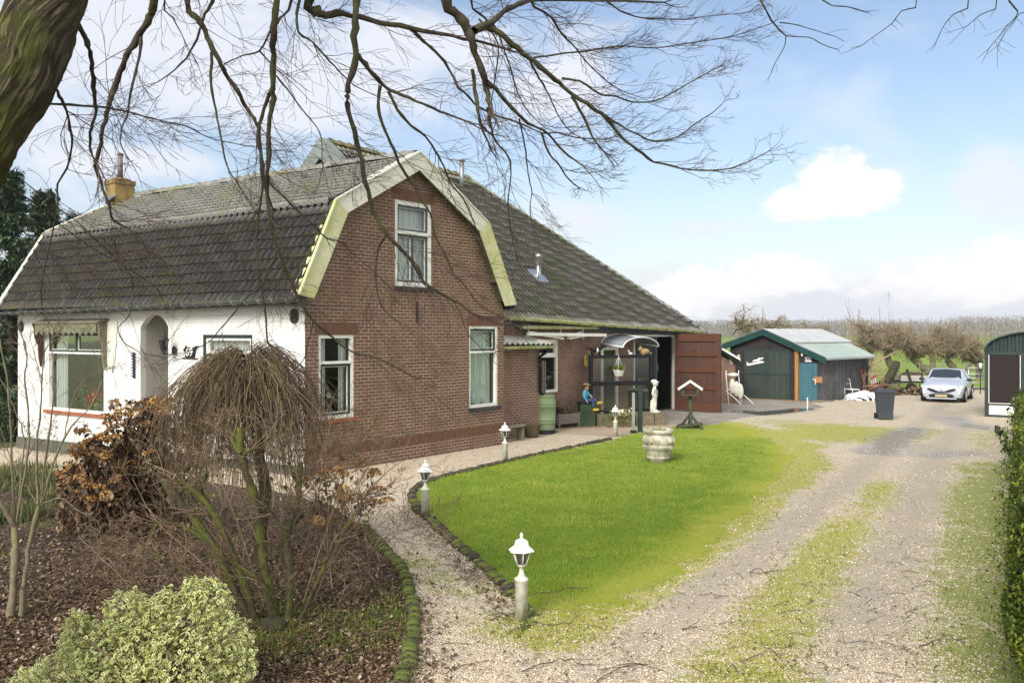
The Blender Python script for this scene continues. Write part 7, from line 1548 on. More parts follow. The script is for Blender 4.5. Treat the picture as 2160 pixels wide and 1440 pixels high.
LIMBS = [  # photograph points, radius in photograph pixels at start and end, depth at start and end, twig density
 ([(325,0),(318,26),(303,58),(286,85),(268,117),(251,152),(242,187),(230,219),(222,254),(213,280),(214,300),(204,330),(201,350),(213,385),(225,420),(230,437),(239,465),(271,482),(295,508)],10,2.2,7.0,7.8,1),
 ([(160,45),(178,79),(190,108),(194,146),(198,175),(198,204),(201,233),(192,271),(190,292),(192,321),(204,344)],7,3,5.6,6.4,1),
 ([(112,178),(125,201),(140,233),(146,262),(152,292),(149,327),(140,356),(122,388),(122,424),(114,476),(102,532),(88,599),(88,650)],4.5,1.2,5.4,6.8,1),
 ([(80,218),(175,223),(239,230),(292,242),(335,254),(394,267),(437,289),(481,300),(560,315)],3.6,1,5.5,8.2,1.2),
 ([(297,79),(292,122),(283,169),(274,204),(271,236),(257,271),(254,303),(268,330)],4.5,1.2,7.1,7.2,1),
 ([(395,0),(417,38),(432,67),(449,102),(467,137),(481,163),(502,193),(516,222),(537,251),(545,271),(548,309),(552,344),(554,400),(548,438),(542,511),(545,584),(557,634),(562,686),(565,724),(603,765)],8,1.8,7.4,8.4,1),
 ([(446,0),(432,29),(414,82),(394,122),(356,158),(330,175)],4.5,1.2,7.2,7.5,1),
 ([(446,111),(446,175),(455,233),(464,280),(472,321),(481,356),(496,379),(519,414)],4,1.4,7.6,7.7,1),
 ([(581,0),(577,58),(577,117),(576,175),(577,204),(568,248),(568,306),(565,365),(562,395),(571,467),(583,520),(597,555),(615,596),(635,640),(662,677),(702,712),(743,742),(790,753),(834,774),(877,797)],9,1.6,7.0,8.6,1),
 ([(568,198),(551,248),(545,292),(552,335),(557,380),(562,400)],5,4,7.1,7.3,.7),
 ([(749,0),(746,58),(752,117),(737,175),(734,219),(743,262),(752,306),(767,359),(781,424),(793,459),(813,491),(840,520),(860,540),(880,572),(895,596),(918,613),(965,637),(994,660)],9,2.6,7.0,8.2,1),
 ([(813,497),(796,532),(793,584),(799,628),(819,663),(854,686)],3.4,1.2,7.6,7.9,1.2),
 ([(755,117),(778,146),(802,175),(834,195),(878,213),(918,230),(948,242),(994,260)],6.5,2.2,7.2,7.9,1),
 ([(802,181),(799,228),(813,277),(831,315),(848,356),(872,390),(886,418),(907,450),(918,497),(942,543),(956,578),(980,602),(1010,640),(1060,670)],4.6,1.5,7.4,8.4,1),
 ([(819,193),(840,233),(866,265),(898,289),(918,318),(936,350),(950,385),(977,420),(1000,470),(1015,520)],4.2,1.2,7.4,8.6,1),
 ([(650,0),(668,22),(684,36),(700,30),(740,33),(800,48),(868,60),(930,72),(1000,85),(1045,97)],13,3,7.6,8.0,.8),
 ([(868,62),(885,80),(900,93),(929,120),(952,155),(967,184),(988,204),(1008,225),(1052,245),(1090,257),(1142,280),(1177,280),(1218,290),(1285,293),(1310,275)],4.6,1.2,7.9,8.8,1),
 ([(935,0),(964,32),(985,58),(996,88),(1002,117),(1017,152),(1025,187),(1034,222)],13.5,6,7.6,8.0,.6),
 ([(998,67),(1025,58),(1052,70),(1081,93),(1116,122),(1148,149),(1180,175),(1209,201),(1250,228),(1276,248),(1308,286),(1343,315),(1378,341),(1402,346),(1456,358),(1527,358),(1577,342),(1618,321)],9,1.1,7.8,9.8,1.3),
 ([(1000,64),(1040,44),(1075,17),(1104,4),(1160,0),(1280,2),(1400,5)],9,2,7.8,9.0,1.1),
 ([(1028,172),(1052,198),(1081,230),(1116,260),(1157,283),(1180,312),(1209,335),(1230,350)],6,1.6,7.9,8.8,1),
 ([(1142,280),(1157,321),(1180,350),(1198,376),(1215,391)],3,1.6,8.4,8.7,1),
 ([(1206,204),(1227,239),(1241,268),(1256,298),(1273,318)],4,2,8.5,8.9,1),
 ([(1276,242),(1308,265),(1343,283),(1381,298),(1431,288),(1464,263),(1500,240),(1526,217)],3.4,1,8.8,9.6,1.3),
 ([(1186,166),(1224,172),(1265,198),(1300,204),(1337,216),(1378,213),(1410,201),(1454,175),(1490,155),(1520,140)],3.4,1,8.4,9.6,1.4),
 ([(1127,122),(1162,117),(1206,111),(1244,108),(1291,99),(1332,99),(1381,102),(1435,94),(1497,85),(1552,75),(1593,62),(1627,50)],2.8,.9,8.2,10,1.5),
 ([(1119,0),(1151,26),(1168,44),(1186,73),(1215,102),(1235,128),(1270,163),(1308,190),(1355,207)],3.8,1,8.0,9.2,1.3),
 ([(1119,130),(1133,157),(1151,187),(1165,216),(1180,248),(1203,277),(1240,300)],3.2,1,8.1,8.9,1.2),
 ([(993,0),(1022,38),(1046,58),(1060,95),(1075,140),(1090,190),(1110,230),(1140,262)],3.2,1.2,8.2,8.6,1.2),
 ([(1028,227),(1034,262),(1046,298),(1072,330),(1078,367),(1072,420),(1075,470),(1085,520)],3.4,1,8.0,8.8,1.2),
 ([(1095,251),(1104,292),(1110,335),(1116,379),(1122,408),(1118,450),(1140,520)],2.6,.9,8.3,8.9,1.2),
 ([(996,146),(1002,190),(1008,233),(1014,262)],5,4,7.9,8.0,.6),
 ([(1279,3),(1308,23),(1355,38),(1402,40),(1443,42),(1502,33),(1568,29)],2.4,.8,8.8,10,1.4),
 ([(1604,0),(1627,42),(1658,75),(1706,79),(1735,94),(1764,104)],2.6,.9,8.5,9,.35),
 ([(1645,48),(1685,54),(1727,67),(1764,78)],1.6,.8,8.7,9,.3),
 ([(1658,75),(1654,100),(1635,133),(1627,154)],1.8,.8,8.7,8.8,.5),
 ([(1735,0),(1789,15),(1825,26)],1.8,1,8.5,8.8,.4),
 ([(1933,0),(1902,23),(1881,50),(1852,71),(1818,96)],1.8,.8,7.8,8,.3),
 ([(2043,0),(2010,31),(1989,58),(1975,88)],1.8,.8,7.6,7.8,.4),
 ([(2127,0),(2147,27),(2122,58),(2087,102)],1.8,.8,7.2,7.4,.5),
 ([(2102,0),(2068,31),(2039,56)],1.6,.8,7.4,7.6,.4),
 ([(2175,10),(2152,28),(2125,62),(2106,95)],1.8,.8,7.0,7.3,.5),
 ([(347,0),(365,38),(386,77)],2.8,1.2,7.3,7.4,.3),
 ([(630,0),(630,67),(659,88),(697,131),(720,155),(749,181),(796,204)],4,1,7.5,7.9,1),
 ([(583,160),(615,201),(644,239),(670,271),(679,300),(679,338)],2.4,1,7.2,7.6,1),
 ([(614,0),(592,38),(568,70),(548,108),(513,117),(475,134)],3.6,1.4,7.3,7.7,1),
 ([(548,108),(560,122),(575,136)],2.6,1.5,7.4,7.4,.5),
 ([(-20,378),(58,418),(117,465),(190,520),(260,560),(330,605)],1.8,1,5.3,7.4,1.2),
 ([(-20,330),(40,375),(110,430),(165,470),(215,520),(245,545)],1.6,1,5.2,7.2,1),
 ([(568,386),(615,432),(656,470),(688,502),(720,511),(746,537),(784,570),(819,602)],3.2,1,7.4,8.2,1),
 ([(583,543),(565,570),(551,602),(513,634),(487,669),(463,695),(440,721),(400,740)],2.8,1,7.8,8.2,1.1),
 ([(548,438),(525,470),(481,494),(437,508),(434,537),(428,566)],2.6,1,7.7,7.9,1),
 ([(242,510),(251,543),(274,578),(280,613),(274,663),(250,690),(260,720),(290,740)],2.3,1,7.6,8.2,1),
 ([(662,677),(650,720),(640,760),(600,800),(590,850)],2,1,8.2,8.4,.8),
 ([(840,520),(880,560),(900,600),(960,640),(985,700),(1010,730)],2.2,.9,7.9,8.5,1),
 ([(1010,40),(1050,90),(1045,160),(1035,230),(1040,300)],2.4,1,8.0,8.3,1),
]
BOUGH = [Vector((-2.45,5.6,6.0)), Vector((-1.9,6.4,6.75)), Vector((-.6,7.2,6.9)), Vector((1.2,7.9,7.0)), Vector((3.0,8.3,6.9)), Vector((5.0,8.2,6.6))]
def big_tree():
    base = A(-420, 1690, 5.4); base.z = 0; t = thing('overhanging_tree', 'big leaning mossy tree whose bare branches hang over the front garden', 'tree', base)
    tr = [base+Vector((0,0,-.1)), base+Vector((.10,0,.5)), A(-330,1000,5.4), A(-250,700,5.4), A(-85,360,5.4), A(-22,250,5.4), A(52,130,5.4), A(100,0,5.4), Vector((-2.72,5.5,5.5)), BOUGH[0], Vector((-2.5,5.8,7.2)), Vector((-2.6,6.2,9.5))]
    P = smooth_line(tr, 22); s = np.linspace(0, 1, len(P)); r_ = np.interp(s, [0,.08,.3,.62,.72,.85,1], [.36,.28,.23,.205,.20,.16,.08])
    tb = Tubes(); k = 150; m = len(P)
    tb.add(P, r_, k); V = tb.V[0]; nn = rng.normal(0, 1, 3)
    ph = vfbm(np.tile(np.arange(k)*.9, m), np.repeat(np.arange(m), k)*.35, 1, 4, 61); ctr = np.repeat(P, k, 0); kb = A(118, 130, 5.2); dk_ = np.linalg.norm(V-np.array(tuple(kb)), axis=1); ph = ph+.45*np.exp(-(dk_/.12)**2)-.4*np.exp(-(dk_/.05)**2); ph = vfbm(np.tile(np.arange(k)*.17, m), np.repeat(np.arange(m), k)*.10, 1, 3, 61); ph = ph+.45*np.exp(-(dk_/.12)**2)-.4*np.exp(-(dk_/.05)**2); ph = ph+.42*np.abs(vfbm(np.tile(np.arange(k)*1.0, m), np.repeat(np.arange(m), k)*.11, .42, 3, 71)-.5)*2; tb.V[0] = ctr+(V-ctr)*(1+(ph-.6)*.22)[:, None]
    Vt = tb.V[0]-np.array(tuple(base)); ln_ = np.concatenate([[0], np.cumsum(np.linalg.norm(np.diff(P, axis=0), axis=1))]); an_ = np.tile(np.arange(k)*2*math.pi/k, m)
    fast('trunk', Vt, tb.F[0], M['bark_big'], t, col_attr={'bx': np.cos(an_)*.22, 'by': np.sin(an_)*.22, 'bz': np.repeat(ln_, k)*.16}, smooth=True)
    bt = Tubes(); bp = smooth_line(BOUGH, 5, .02); bt.add(bp, np.linspace(.13, .05, len(bp)), 12); bt.build('bough', M['bark_limb'], t)
    tot = 0
    for li, (pts, r0, r1, y0, y1, dens) in enumerate(LIMBS):
        n_ = len(pts); ys = np.linspace(y0, y1, n_)+rng.normal(0, .03, n_); W_ = [A(px, py, y) for (px, py), y in zip(pts, ys)]
        rad = [.86*(r0+(r1-r0)*((i/(n_-1))**.75))*MPP(ys[i]) for i in range(n_)]
        if pts[0][1] <= 1 and pts[0][0] < 1500:       # carry on up to the bough above the picture
            q = min(bp, key=lambda b_: (b_[0]-W_[0].x)**2+(b_[1]-W_[0].y)**2); q = Vector(q); mid = W_[0].lerp(q, .5)+Vector((-.08,0,-.05)); W_ = [q, mid]+W_; rad = [rad[0]*1.25, rad[0]*1.1]+rad
        elif pts[0][1] <= 12 and pts[0][0] >= 1500:
            W_ = [W_[0]+Vector((-.9,.2,1.4)), W_[0]+Vector((-.35,.1,.6))]+W_; rad = [rad[0]*2.2, rad[0]*1.5]+rad
        sub = 3; P = smooth_line(W_, sub); rr = np.interp(np.linspace(0, 1, len(P)), np.linspace(0, 1, len(rad)), rad); rr = rr*(1+.12*rng.normal(0, 1, len(P)).clip(-1.5, 2)); jit = rng.normal(0, 1, (len(P), 3))*(.25*rr[:, None]); jit[0] = 0; P = P+jit
        br = Tubes(); br.add(P, rr, 8 if r0 > 4 else 5); par = br.build('branch', M['bark_limb'], t)
        tw = Tubes(); L = np.linalg.norm(np.diff(P, axis=0), axis=1).sum(); nt_ = int(L*4.5*dens)+1; far_r = pts[0][0] >= 1590
        tip = P[-1]-P[-4]; 
        far_r = pts[0][0] >= 1590
        for q in range(2): grow(tw, P[-1], rotv(tip, rng.uniform(.1, .4)), rng.uniform(.1, .2) if far_r else rng.uniform(.25, .5), rr[-1]*.9, 0 if far_r else 2, (0,0,.15), .12, 3, 6, rmin=.0016)
        for _ in range(nt_):
            u_ = rng.uniform(.12, 1)**.8; i = min(len(P)-2, int(u_*(len(P)-1))); d = P[i+1]-P[i]; d = d/np.linalg.norm(d)
            dd = rotv(d, rng.uniform(.5, 1.15)); dd[0] += .25; dd[1] *= .75; px_r = 1080+FPX*P[i][0]/P[i][1]
            bias = (.35, 0, -.15) if P[i][2] > 4.2 else (.2, 0, -.35)
            if px_r > 1150: dd = dd*np.array([1,1,.55])+np.array([.45,.1,-.15]); bias = (.5, .1, .35)
            Lt = rng.uniform(.22, .70)*(.35 if far_r else (.72 if px_r > 1400 else 1.0)); grow(tw, P[i], dd, Lt, min(rr[i]*.5, rng.uniform(.0028, .0050)), 0 if far_r else 2, (0,0,-.2) if far_r else bias, .17, 3, 6, (.35, .85), (.4, .7), rmin=.0016)
        o = tw.build('twigs', M['twig'], None); o.parent = par
        # meshes were written in world space: bring them to the tree's base
        for ob in (o,):
            co = np.empty(len(ob.data.vertices)*3); ob.data.vertices.foreach_get('co', co); co = co.reshape(-1, 3)-np.array(tuple(base)); ob.data.vertices.foreach_set('co', co.ravel()); ob.data.update()
        o['kind'] = 'stuff'
big_tree()

def shrub_from_lines(name, label, cat, base, lines, Y, mat, twmat, tw_n, tw_len, twr=.004, bias=(0,0,.3), jy=.25, part='stem', kids=3, lev=2, group=None):
    t = thing(name, label, cat, base, group=group); tw = Tubes()
    for pts, r0, r1 in lines:
        dy = rng.uniform(-jy, jy); n_ = len(pts); W_ = [A(px, py, Y+dy*(i/(n_-1))) for i, (px, py) in enumerate(pts)]; P = smooth_line(W_, 4, .004)
        rr = np.linspace(r0, r1, len(P))*MPP(Y)*.60; rr *= 1+.16*rng.normal(0, 1, len(P)).clip(-1.5, 2); st = Tubes(); st.add(P, rr, 9 if r0 > 5 else 5); st.build(part, mat, t)
        for _ in range(tw_n):
            i = rng.integers(max(1, len(P)//4), len(P)-1); d = P[i]-P[i-1]; grow(tw, P[i], rotv(d, rng.uniform(.3, 1.1)), rng.uniform(.5, 1)*tw_len, min(rr[i]*.6, twr), lev, bias, .16, kids, 6)
    o = tw.build('twigs', twmat, t); o['kind'] = 'stuff'; return t
def front_shrubs():
    Y = 8.8; base = G(598,1310)
    S = [([(540,1330),(486,1226),(457,1158),(389,1070),(335,1002)],17,13), ([(545,1330),(515,1226),(481,1143),(437,1061),(372,1005)],14,8), ([(457,1158),(413,1124),(375,1108),(340,1100),(316,1124)],8,3), ([(582,1320),(559,1207),(549,1129),(530,1032),(510,959),(505,900)],17,11),
         ([(512,960),(545,940),(580,915)],6,4), ([(508,955),(494,935),(486,898)],7,5), ([(608,1320),(612,1207),(603,1129),(627,1056),(634,975)],16,11), ([(628,1020),(618,1000),(610,975)],7,5), ([(632,1310),(680,1202),(705,1143),(753,1080)],9,4), ([(540,1318),(462,1250),(389,1207),(300,1153)],8,3),
         ([(590,1325),(575,1280),(560,1240),(500,1190),(430,1165)],9,4), ([(437,1061),(425,1030),(437,1000)],9,7), ([(603,1129),(580,1090),(560,1060)],6,3), ([(420,1085),(400,1040),(385,1010),(395,985)],8,6)]
    t = shrub_from_lines('mossy_shrub', 'cut back shrub with thick bright mossy stems in the leafy bed', 'shrub', base, S, Y, M['bark_moss'], M['twig_red'], 11, .55, .005, (0,0,.15), .35)
    b = MB(); b.lathe([(.17,-.05),(.13,.05),(.06,.10)], 12, tuple(G(575,1322)-base)); b.build('stool', M['bark_dark'], t)
    # red brown arching stems beside it
    S = [([(650,1280),(690,1180),(740,1050),(800,950),(868,872)],3,1.2), ([(640,1270),(700,1080),(745,960),(790,905)],2.6,1), ([(660,1270),(720,1130),(790,1020),(880,950)],2.6,1), ([(560,1290),(600,1150),(640,1040),(700,960),(760,930)],2.4,1), ([(520,1280),(420,1180),(330,1100),(280,1010)],2.4,1), ([(560,1290),(470,1150),(400,1000),(380,900),(365,870)],2.4,1),
         ([(600,1270),(660,1100),(680,1000),(700,900)],2.4,1), ([(500,1290),(380,1230),(280,1160),(210,1120)],2.4,1), ([(620,1280),(760,1180),(850,1120),(960,1080)],2.2,.9), ([(480,1300),(300,1250),(230,1190),(165,1130)],2.2,.9), ([(560,1290),(500,1100),(450,960),(470,860)],2.4,1), ([(610,1290),(590,1120),(640,940),(650,860)],2.4,1), ([(700,1240),(690,1100),(720,1000),(770,900)],2.4,1)]
    shrub_from_lines('arching_shrub', 'thin red brown arching twigs spreading round the mossy stems', 'shrub', G(610,1290), S, 9.1, M['twig_red'], M['twig_red'], 16, .5, .0035, (0,0,.05), .9, kids=4)
    # tangle of fine twigs low in the bed
    tg = Tubes()
    for _ in range(240):
        p = G(rng.uniform(150, 800), rng.uniform(1130, 1290)); grow(tg, np.array(tuple(p)), rotv(np.array([0,0,1.]), rng.uniform(.3, 1.3)), rng.uniform(.3, .8), .003, 1, (0,0,-.5), .2, 3, 6)
    o = tg.build('undergrowth', M['twig_red']); tag(o, 'tangle of fine bare twigs low in the flower bed', None, kind='stuff')
    # sapling at the left edge
    S = [([(22,1315),(28,1220),(33,1150),(30,1105)],15,11), ([(45,1300),(52,1230),(65,1140),(82,1065)],11,7), ([(30,1110),(15,1080),(0,1060),(-20,1020)],9,7), ([(30,1105),(25,1000),(22,900),(15,800),(0,715)],4.5,2), ([(35,1100),(52,1000),(62,900),(52,800),(57,750),(40,690)],4.5,1.5), ([(38,1100),(44,1000),(50,930),(30,860),(-10,780)],3.6,1.5), ([(80,1062),(76,960),(86,860),(88,800),(95,740),(130,690)],4.6,1.3), ([(86,1060),(98,950),(112,850),(113,780)],4.6,2),
         ([(88,1058),(120,960),(150,900),(190,858),(215,800),(208,760),(230,720)],3.8,1.2), ([(76,1060),(60,1030),(40,1000),(20,960),(0,900)],2.6,1), ([(90,1056),(105,1000),(135,920),(150,850),(180,800),(240,770)],3,1), ([(92,1060),(130,1050),(170,1080),(195,1085)],2.4,1), ([(57,755),(45,700),(38,660)],1.8,.9), ([(88,800),(75,760),(60,700)],1.8,.9), ([(113,780),(112,700),(140,640)],2,.9)]
    shrub_from_lines('young_coppiced_tree', 'pale grey young tree with upright rods at the left edge of the bed', 'tree', G(30,1312), S, 8.9, M['bark_sap'], M['twig_sap'], 5, .35, .003, (0,0,.3), .3, kids=2)
M['bark_sap'] = bark_mat('pale_olive_bark', (.15,.125,.085), (.22,.185,.13), .5, (.18,.19,.06), .5, 16, .5); M['twig_sap'] = rndmat('grey_mauve_twigs', [(0, (.10,.07,.06)), (1, (.24,.18,.15))], .8)
front_shrubs()
def weeping():
    Y = 10.9; base = G(548,1192); t = thing('weeping_tree', 'small weeping tree with a mop of hanging brown twigs before the white wall', 'tree', base); cx = A(520, 800, Y).x
    tb = Tubes(); P = smooth_line([base+Vector((0,0,-.05)), A(552,1100,Y), A(560,1030,Y), A(545,960,Y), A(555,900,Y), Vector((cx+.05,Y,2.2))], 4, .008); tb.add(P, np.linspace(.085, .055, len(P)), 10); tb.build('trunk', M['bark_dark'], t)
    for k in range(11):
        a = k*2.4; q = Tubes(); R_ = rng.uniform(.3, .6); P = smooth_line([Vector((cx+.03,Y,1.95)), Vector((cx+R_*.45*math.cos(a), Y+R_*.45*math.sin(a), 2.30)), Vector((cx+R_*math.cos(a), Y+R_*math.sin(a), 2.28)), Vector((cx+R_*1.3*math.cos(a), Y+R_*1.3*math.sin(a), 1.95))], 4, .02); q.add(P, np.linspace(.035, .012, len(P)), 6); q.build('branch', M['bark_dark'], t)
    tw = Tubes()
    for k in range(1700):
        a = rng.uniform(0, 6.28); R0 = rng.uniform(0, .70)*rng.uniform(.35, 1); R1 = R0+rng.uniform(.08, .36); top = 2.50-.42*(R0/.62)**2.2+rng.normal(0, .05)+.10*math.sin(a*2+1)+.07*math.sin(a*5); out_ = rng.random() < .22; ln = rng.uniform(.6, 1.3) if rng.random() < .7 else rng.uniform(1.2, 1.85)
        a2 = a+rng.normal(0, .25); n_ = 9; P = []
        if out_: R1 = R0+rng.uniform(.3, .6); ln = rng.uniform(1.1, 1.8)
        for i in range(n_):
            s = i/(n_-1); rr = R0+(R1-R0)*min(1, s*2.2)+(.22*s*s)+rng.normal(0, .008); z = top+.07*math.sin(min(1, s*3)*math.pi)-ln*max(0, s-.12)**1.25; aa = a+(a2-a)*s
            P.append((cx+rr*math.cos(aa)*1.12, Y+rr*math.sin(aa), z))
        P = np.array(P)+np.concatenate([[[0,0,0]], np.cumsum(rng.normal(0, .019, (n_-1, 3)), 0)]); tw.add(P, np.linspace(.0042, .0022, n_), 3)
        if rng.random() < .5: i = rng.integers(3, 7); grow(tw, P[i], rotv(P[i+1]-P[i], rng.uniform(.3, .7)), rng.uniform(.12, .3), .0026, 0, (0,0,-.8), .12)
    o = tw.build('hanging_twigs', M['twig_olive'], t); o['kind'] = 'stuff'
weeping()
M['petal'] = rndmat('dried_flower_heads', [(0, (.15,.065,.02)), (.4, (.32,.16,.05)), (.8, (.50,.29,.10)), (1, (.66,.47,.22))], .8)
M['deadleaf'] = rndmat('withered_leaves', [(0, (.04,.026,.016)), (.5, (.10,.062,.036)), (.85, (.20,.13,.075)), (1, (.34,.25,.15))], .7)
def hydrangea():
    heads = [(512,228),(563,235),(465,290),(540,275),(590,275),(480,325),(530,320),(635,225),(660,240),(690,225),(720,235),(742,222),(640,262),(682,268),(610,310),(642,312),(705,255),(620,240),(655,215),(345,357),(380,385),(330,430),(400,400),(430,390),(452,400),(470,385),(340,460),(382,440),(420,440),(280,520),(300,545),(330,520),(350,560),(382,590),(420,560),(440,600),(280,560),(302,600),(650,440),(430,640),(500,380),(560,360),(600,350),(300,500),(270,530),(360,500),(400,480),(470,640),(520,470),(560,500),(460,450),(500,550),(345,620),(395,640)]
    right = [(1490,465),(1560,485),(1620,530),(1400,520),(1440,540),(1670,650),(1600,640),(970,430),(890,480),(1540,640),(1380,740),(1480,520),(1350,560),(1630,600),(1500,620)]
    pv, pf = [], []
    n_ = 150; u_ = rng.normal(0, 1, (n_, 3)); u_ /= np.linalg.norm(u_, axis=1)[:, None]; u_[:, 2] = np.abs(u_[:, 2])*.7-.1; P = u_*np.array([.085,.085,.062])
    V, F = scatter(P, LEAF_V, LEAF_F, rng.uniform(.022, .040, n_), rng.uniform(0, 6.28, n_), rng.normal(.4, .8, n_), None); proto = put('flower_head', V, F, M['petal'], n_, 5)
    def bush(name, label, base, pts, Y, jy, leaves, spread):
        t = thing(name, label, 'shrub', base); st = Tubes(); first = True
        for hx, hy in pts:
            px, py = hx/2.057, 740+hy/2.057; p = A(px+rng.normal(0, 3), py+rng.normal(0, 3), Y+rng.uniform(-jy, jy)); o = bpy.data.objects.new('flower_head', proto.data); col.objects.link(o); o.parent = t; o.location = p-base; s_ = rng.uniform(.95, 1.4); o.scale = (s_, s_, s_*rng.uniform(.85, 1.1)); o.rotation_euler = (rng.normal(0, .35), rng.normal(0, .35), rng.uniform(0, 6.28))
            b0 = base+Vector((rng.normal(0, spread), rng.normal(0, .2), 0)); P = smooth_line([b0, b0.lerp(p, .5)+Vector((rng.normal(0, .05), rng.normal(0, .05), .1)), p], 5, .006); st.add(P, np.linspace(.007, .0035, len(P)), 4)
            k = leaves
            idx = rng.integers(2, len(P), k); Q = P[idx]+rng.normal(0, .045, (k, 3)); V, F = scatter(Q-np.array(tuple(base)), LEAF_V*np.array([1.1,1,1.5]), LEAF_F, rng.uniform(.06, .14, k), rng.uniform(0, 6.28, k), rng.normal(-.9, .6, k), None)
            acc.append((V, k))
        st.build('stems', M['twig_red'], t)['kind'] = 'stuff'
        VV = np.concatenate([a for a, _ in acc]); K = sum(k for _, k in acc); FF = (LEAF_F[None]+(np.arange(K)*5)[:, None, None]).reshape(-1, 3); put('withered_leaves', VV, FF, M['deadleaf'], K, 5, t)
    acc = []; bush('hydrangea', 'big brown hydrangea with dried flower heads left of the weeping tree', G(290,1125), heads, 12.0, .45, 60, .35)
    acc = []; bush('hydrangea', 'smaller dry hydrangea with pale brown heads right of the mossy stems', G(690,1120), right, 10.8, .4, 16, .4)
    bpy.data.objects.remove(proto)
    # dark undergrowth of leaves behind
    n_ = 5200; px = rng.uniform(120, 430, n_); top = np.interp(px, [120,200,300,430], [1010,960,900,860]); py = top+(1125-top)*rng.random(n_); Y = rng.uniform(12.0, 13.2, n_); P = np.stack([(px-1080)/FPX*Y, Y, CAMH+(HOR-py)/FPX*Y], 1); V, F = scatter(P, LEAF_V, LEAF_F, rng.uniform(.05, .12, n_), rng.uniform(0, 6.28, n_), rng.normal(-.8, .7, n_), None); o = put('withered_foliage', V, F, M['deadleaf'], n_, 5); tag(o, 'dark mass of withered stems and leaves behind the dried flower heads', None, kind='stuff')
hydrangea()
def varieg_mat():
    b = NB('variegated_leaf'); e = b.attr('edge'); r_ = b.attr('rnd'); g_ = b.ramp(r_, [(0, (.10,.17,.04)), (.6, (.19,.28,.07)), (1, (.30,.38,.10))]); c_ = b.ramp(r_, [(0, (.70,.70,.34)), (.5, (.86,.84,.48)), (1, (.68,.68,.22))])
    cc = b.mix(b.step(e, .50, .72), g_, c_); m = b.set(cc, .55, spec=.3); tl = b.n('ShaderNodeBsdfTranslucent'); b.l(cc, tl.inputs[0]); q = b.n('ShaderNodeMixShader'); q.inputs[0].default_value = .22; b.l(b.b.outputs[0], q.inputs[1]); b.l(tl.outputs[0], q.inputs[2]); b.l(q.outputs[0], b.out.inputs[0]); return m
M['varieg'] = varieg_mat()
def variegated():
    Y = 6.85; base = Vector((A(300,1500,Y).x, Y, 0)); t = thing('variegated_bush', 'cream and green variegated evergreen bush at the bottom left', 'bush', base)
    lobes = [(400,1385,.36,.40),(240,1420,.36,.36),(320,1345,.26,.28),(120,1460,.28,.26),(445,1270,.15,.16),(470,1350,.20,.20),(180,1365,.20,.20),(270,1300,.17,.19),(160,1330,.10,.14),(350,1290,.15,.17),(60,1470,.20,.2),(300,1500,.5,.5),(500,1400,.14,.2),(410,1250,.10,.12)]
    PP = []
    for px, py, rx, rz_ in lobes:
        n_ = int(9000*rx*rz_*1.6)+260; u_ = rng.normal(0, 1, (n_, 3)); u_ /= np.linalg.norm(u_, axis=1)[:, None]; c_ = A(px, py, Y); rad = rng.uniform(.72, 1.12, n_)**1.0; clump = 1+.18*np.sin(u_[:, 0]*9+px)*np.cos(u_[:, 2]*8+py); P = np.array(tuple(c_))+u_*np.array([rx, rx*.9, rz_])*(rad*clump)[:, None]; PP.append(P)
    P = np.concatenate(PP); P = P[P[:, 2] > .02]; n_ = len(P); V, F = scatter(P-np.array(tuple(base)), LEAF_V*np.array([1.25,1,1]), LEAF_F, rng.uniform(.028, .052, n_), rng.uniform(0, 6.28, n_), rng.normal(.3, .7, n_), None); edge = np.tile([1,1,1,1,0.], n_)
    fast('foliage', V, F, M['varieg'], t, col_attr={'rnd': np.repeat(rng.random(n_), 5), 'edge': edge})
    st = Tubes()
    for px, py, rx, rz_ in lobes:
        for _ in range(7): p = A(px+rng.normal(0, 30), py-rng.uniform(0, rz_/MPP(Y)), Y+rng.normal(0, .15)); P = smooth_line([base+Vector((rng.normal(0,.15),rng.normal(0,.1),0)), (base+p)/2+Vector((rng.normal(0,.05),0,.1)), p], 4, .01); st.add(P, np.linspace(.012, .003, len(P)), 4)
    st.build('stems', M['twig_red'], t)['kind'] = 'stuff'
variegated()
M['conifer'] = rndmat('dark_conifer_sprays', [(0, (.035,.065,.035)), (.5, (.07,.12,.06)), (1, (.13,.19,.09))], .8)
M['hedgeleaf'] = rndmat('green_hedge_leaves', [(0, (.035,.06,.012)), (.35, (.09,.13,.02)), (.75, (.24,.28,.03)), (1, (.48,.46,.07))], .55, trans=.25)
M['darkleaf'] = rndmat('dark_green_hedge_leaves', [(0, (.02,.04,.015)), (.6, (.05,.085,.025)), (1, (.11,.15,.05))], .6)
SPRAY_V = np.array([(0,-.5,0),(.16,-.1,.02),(.05,.5,-.12),(-.16,-.05,.02)], float); SPRAY_F = np.array([(0,1,2),(0,2,3)])
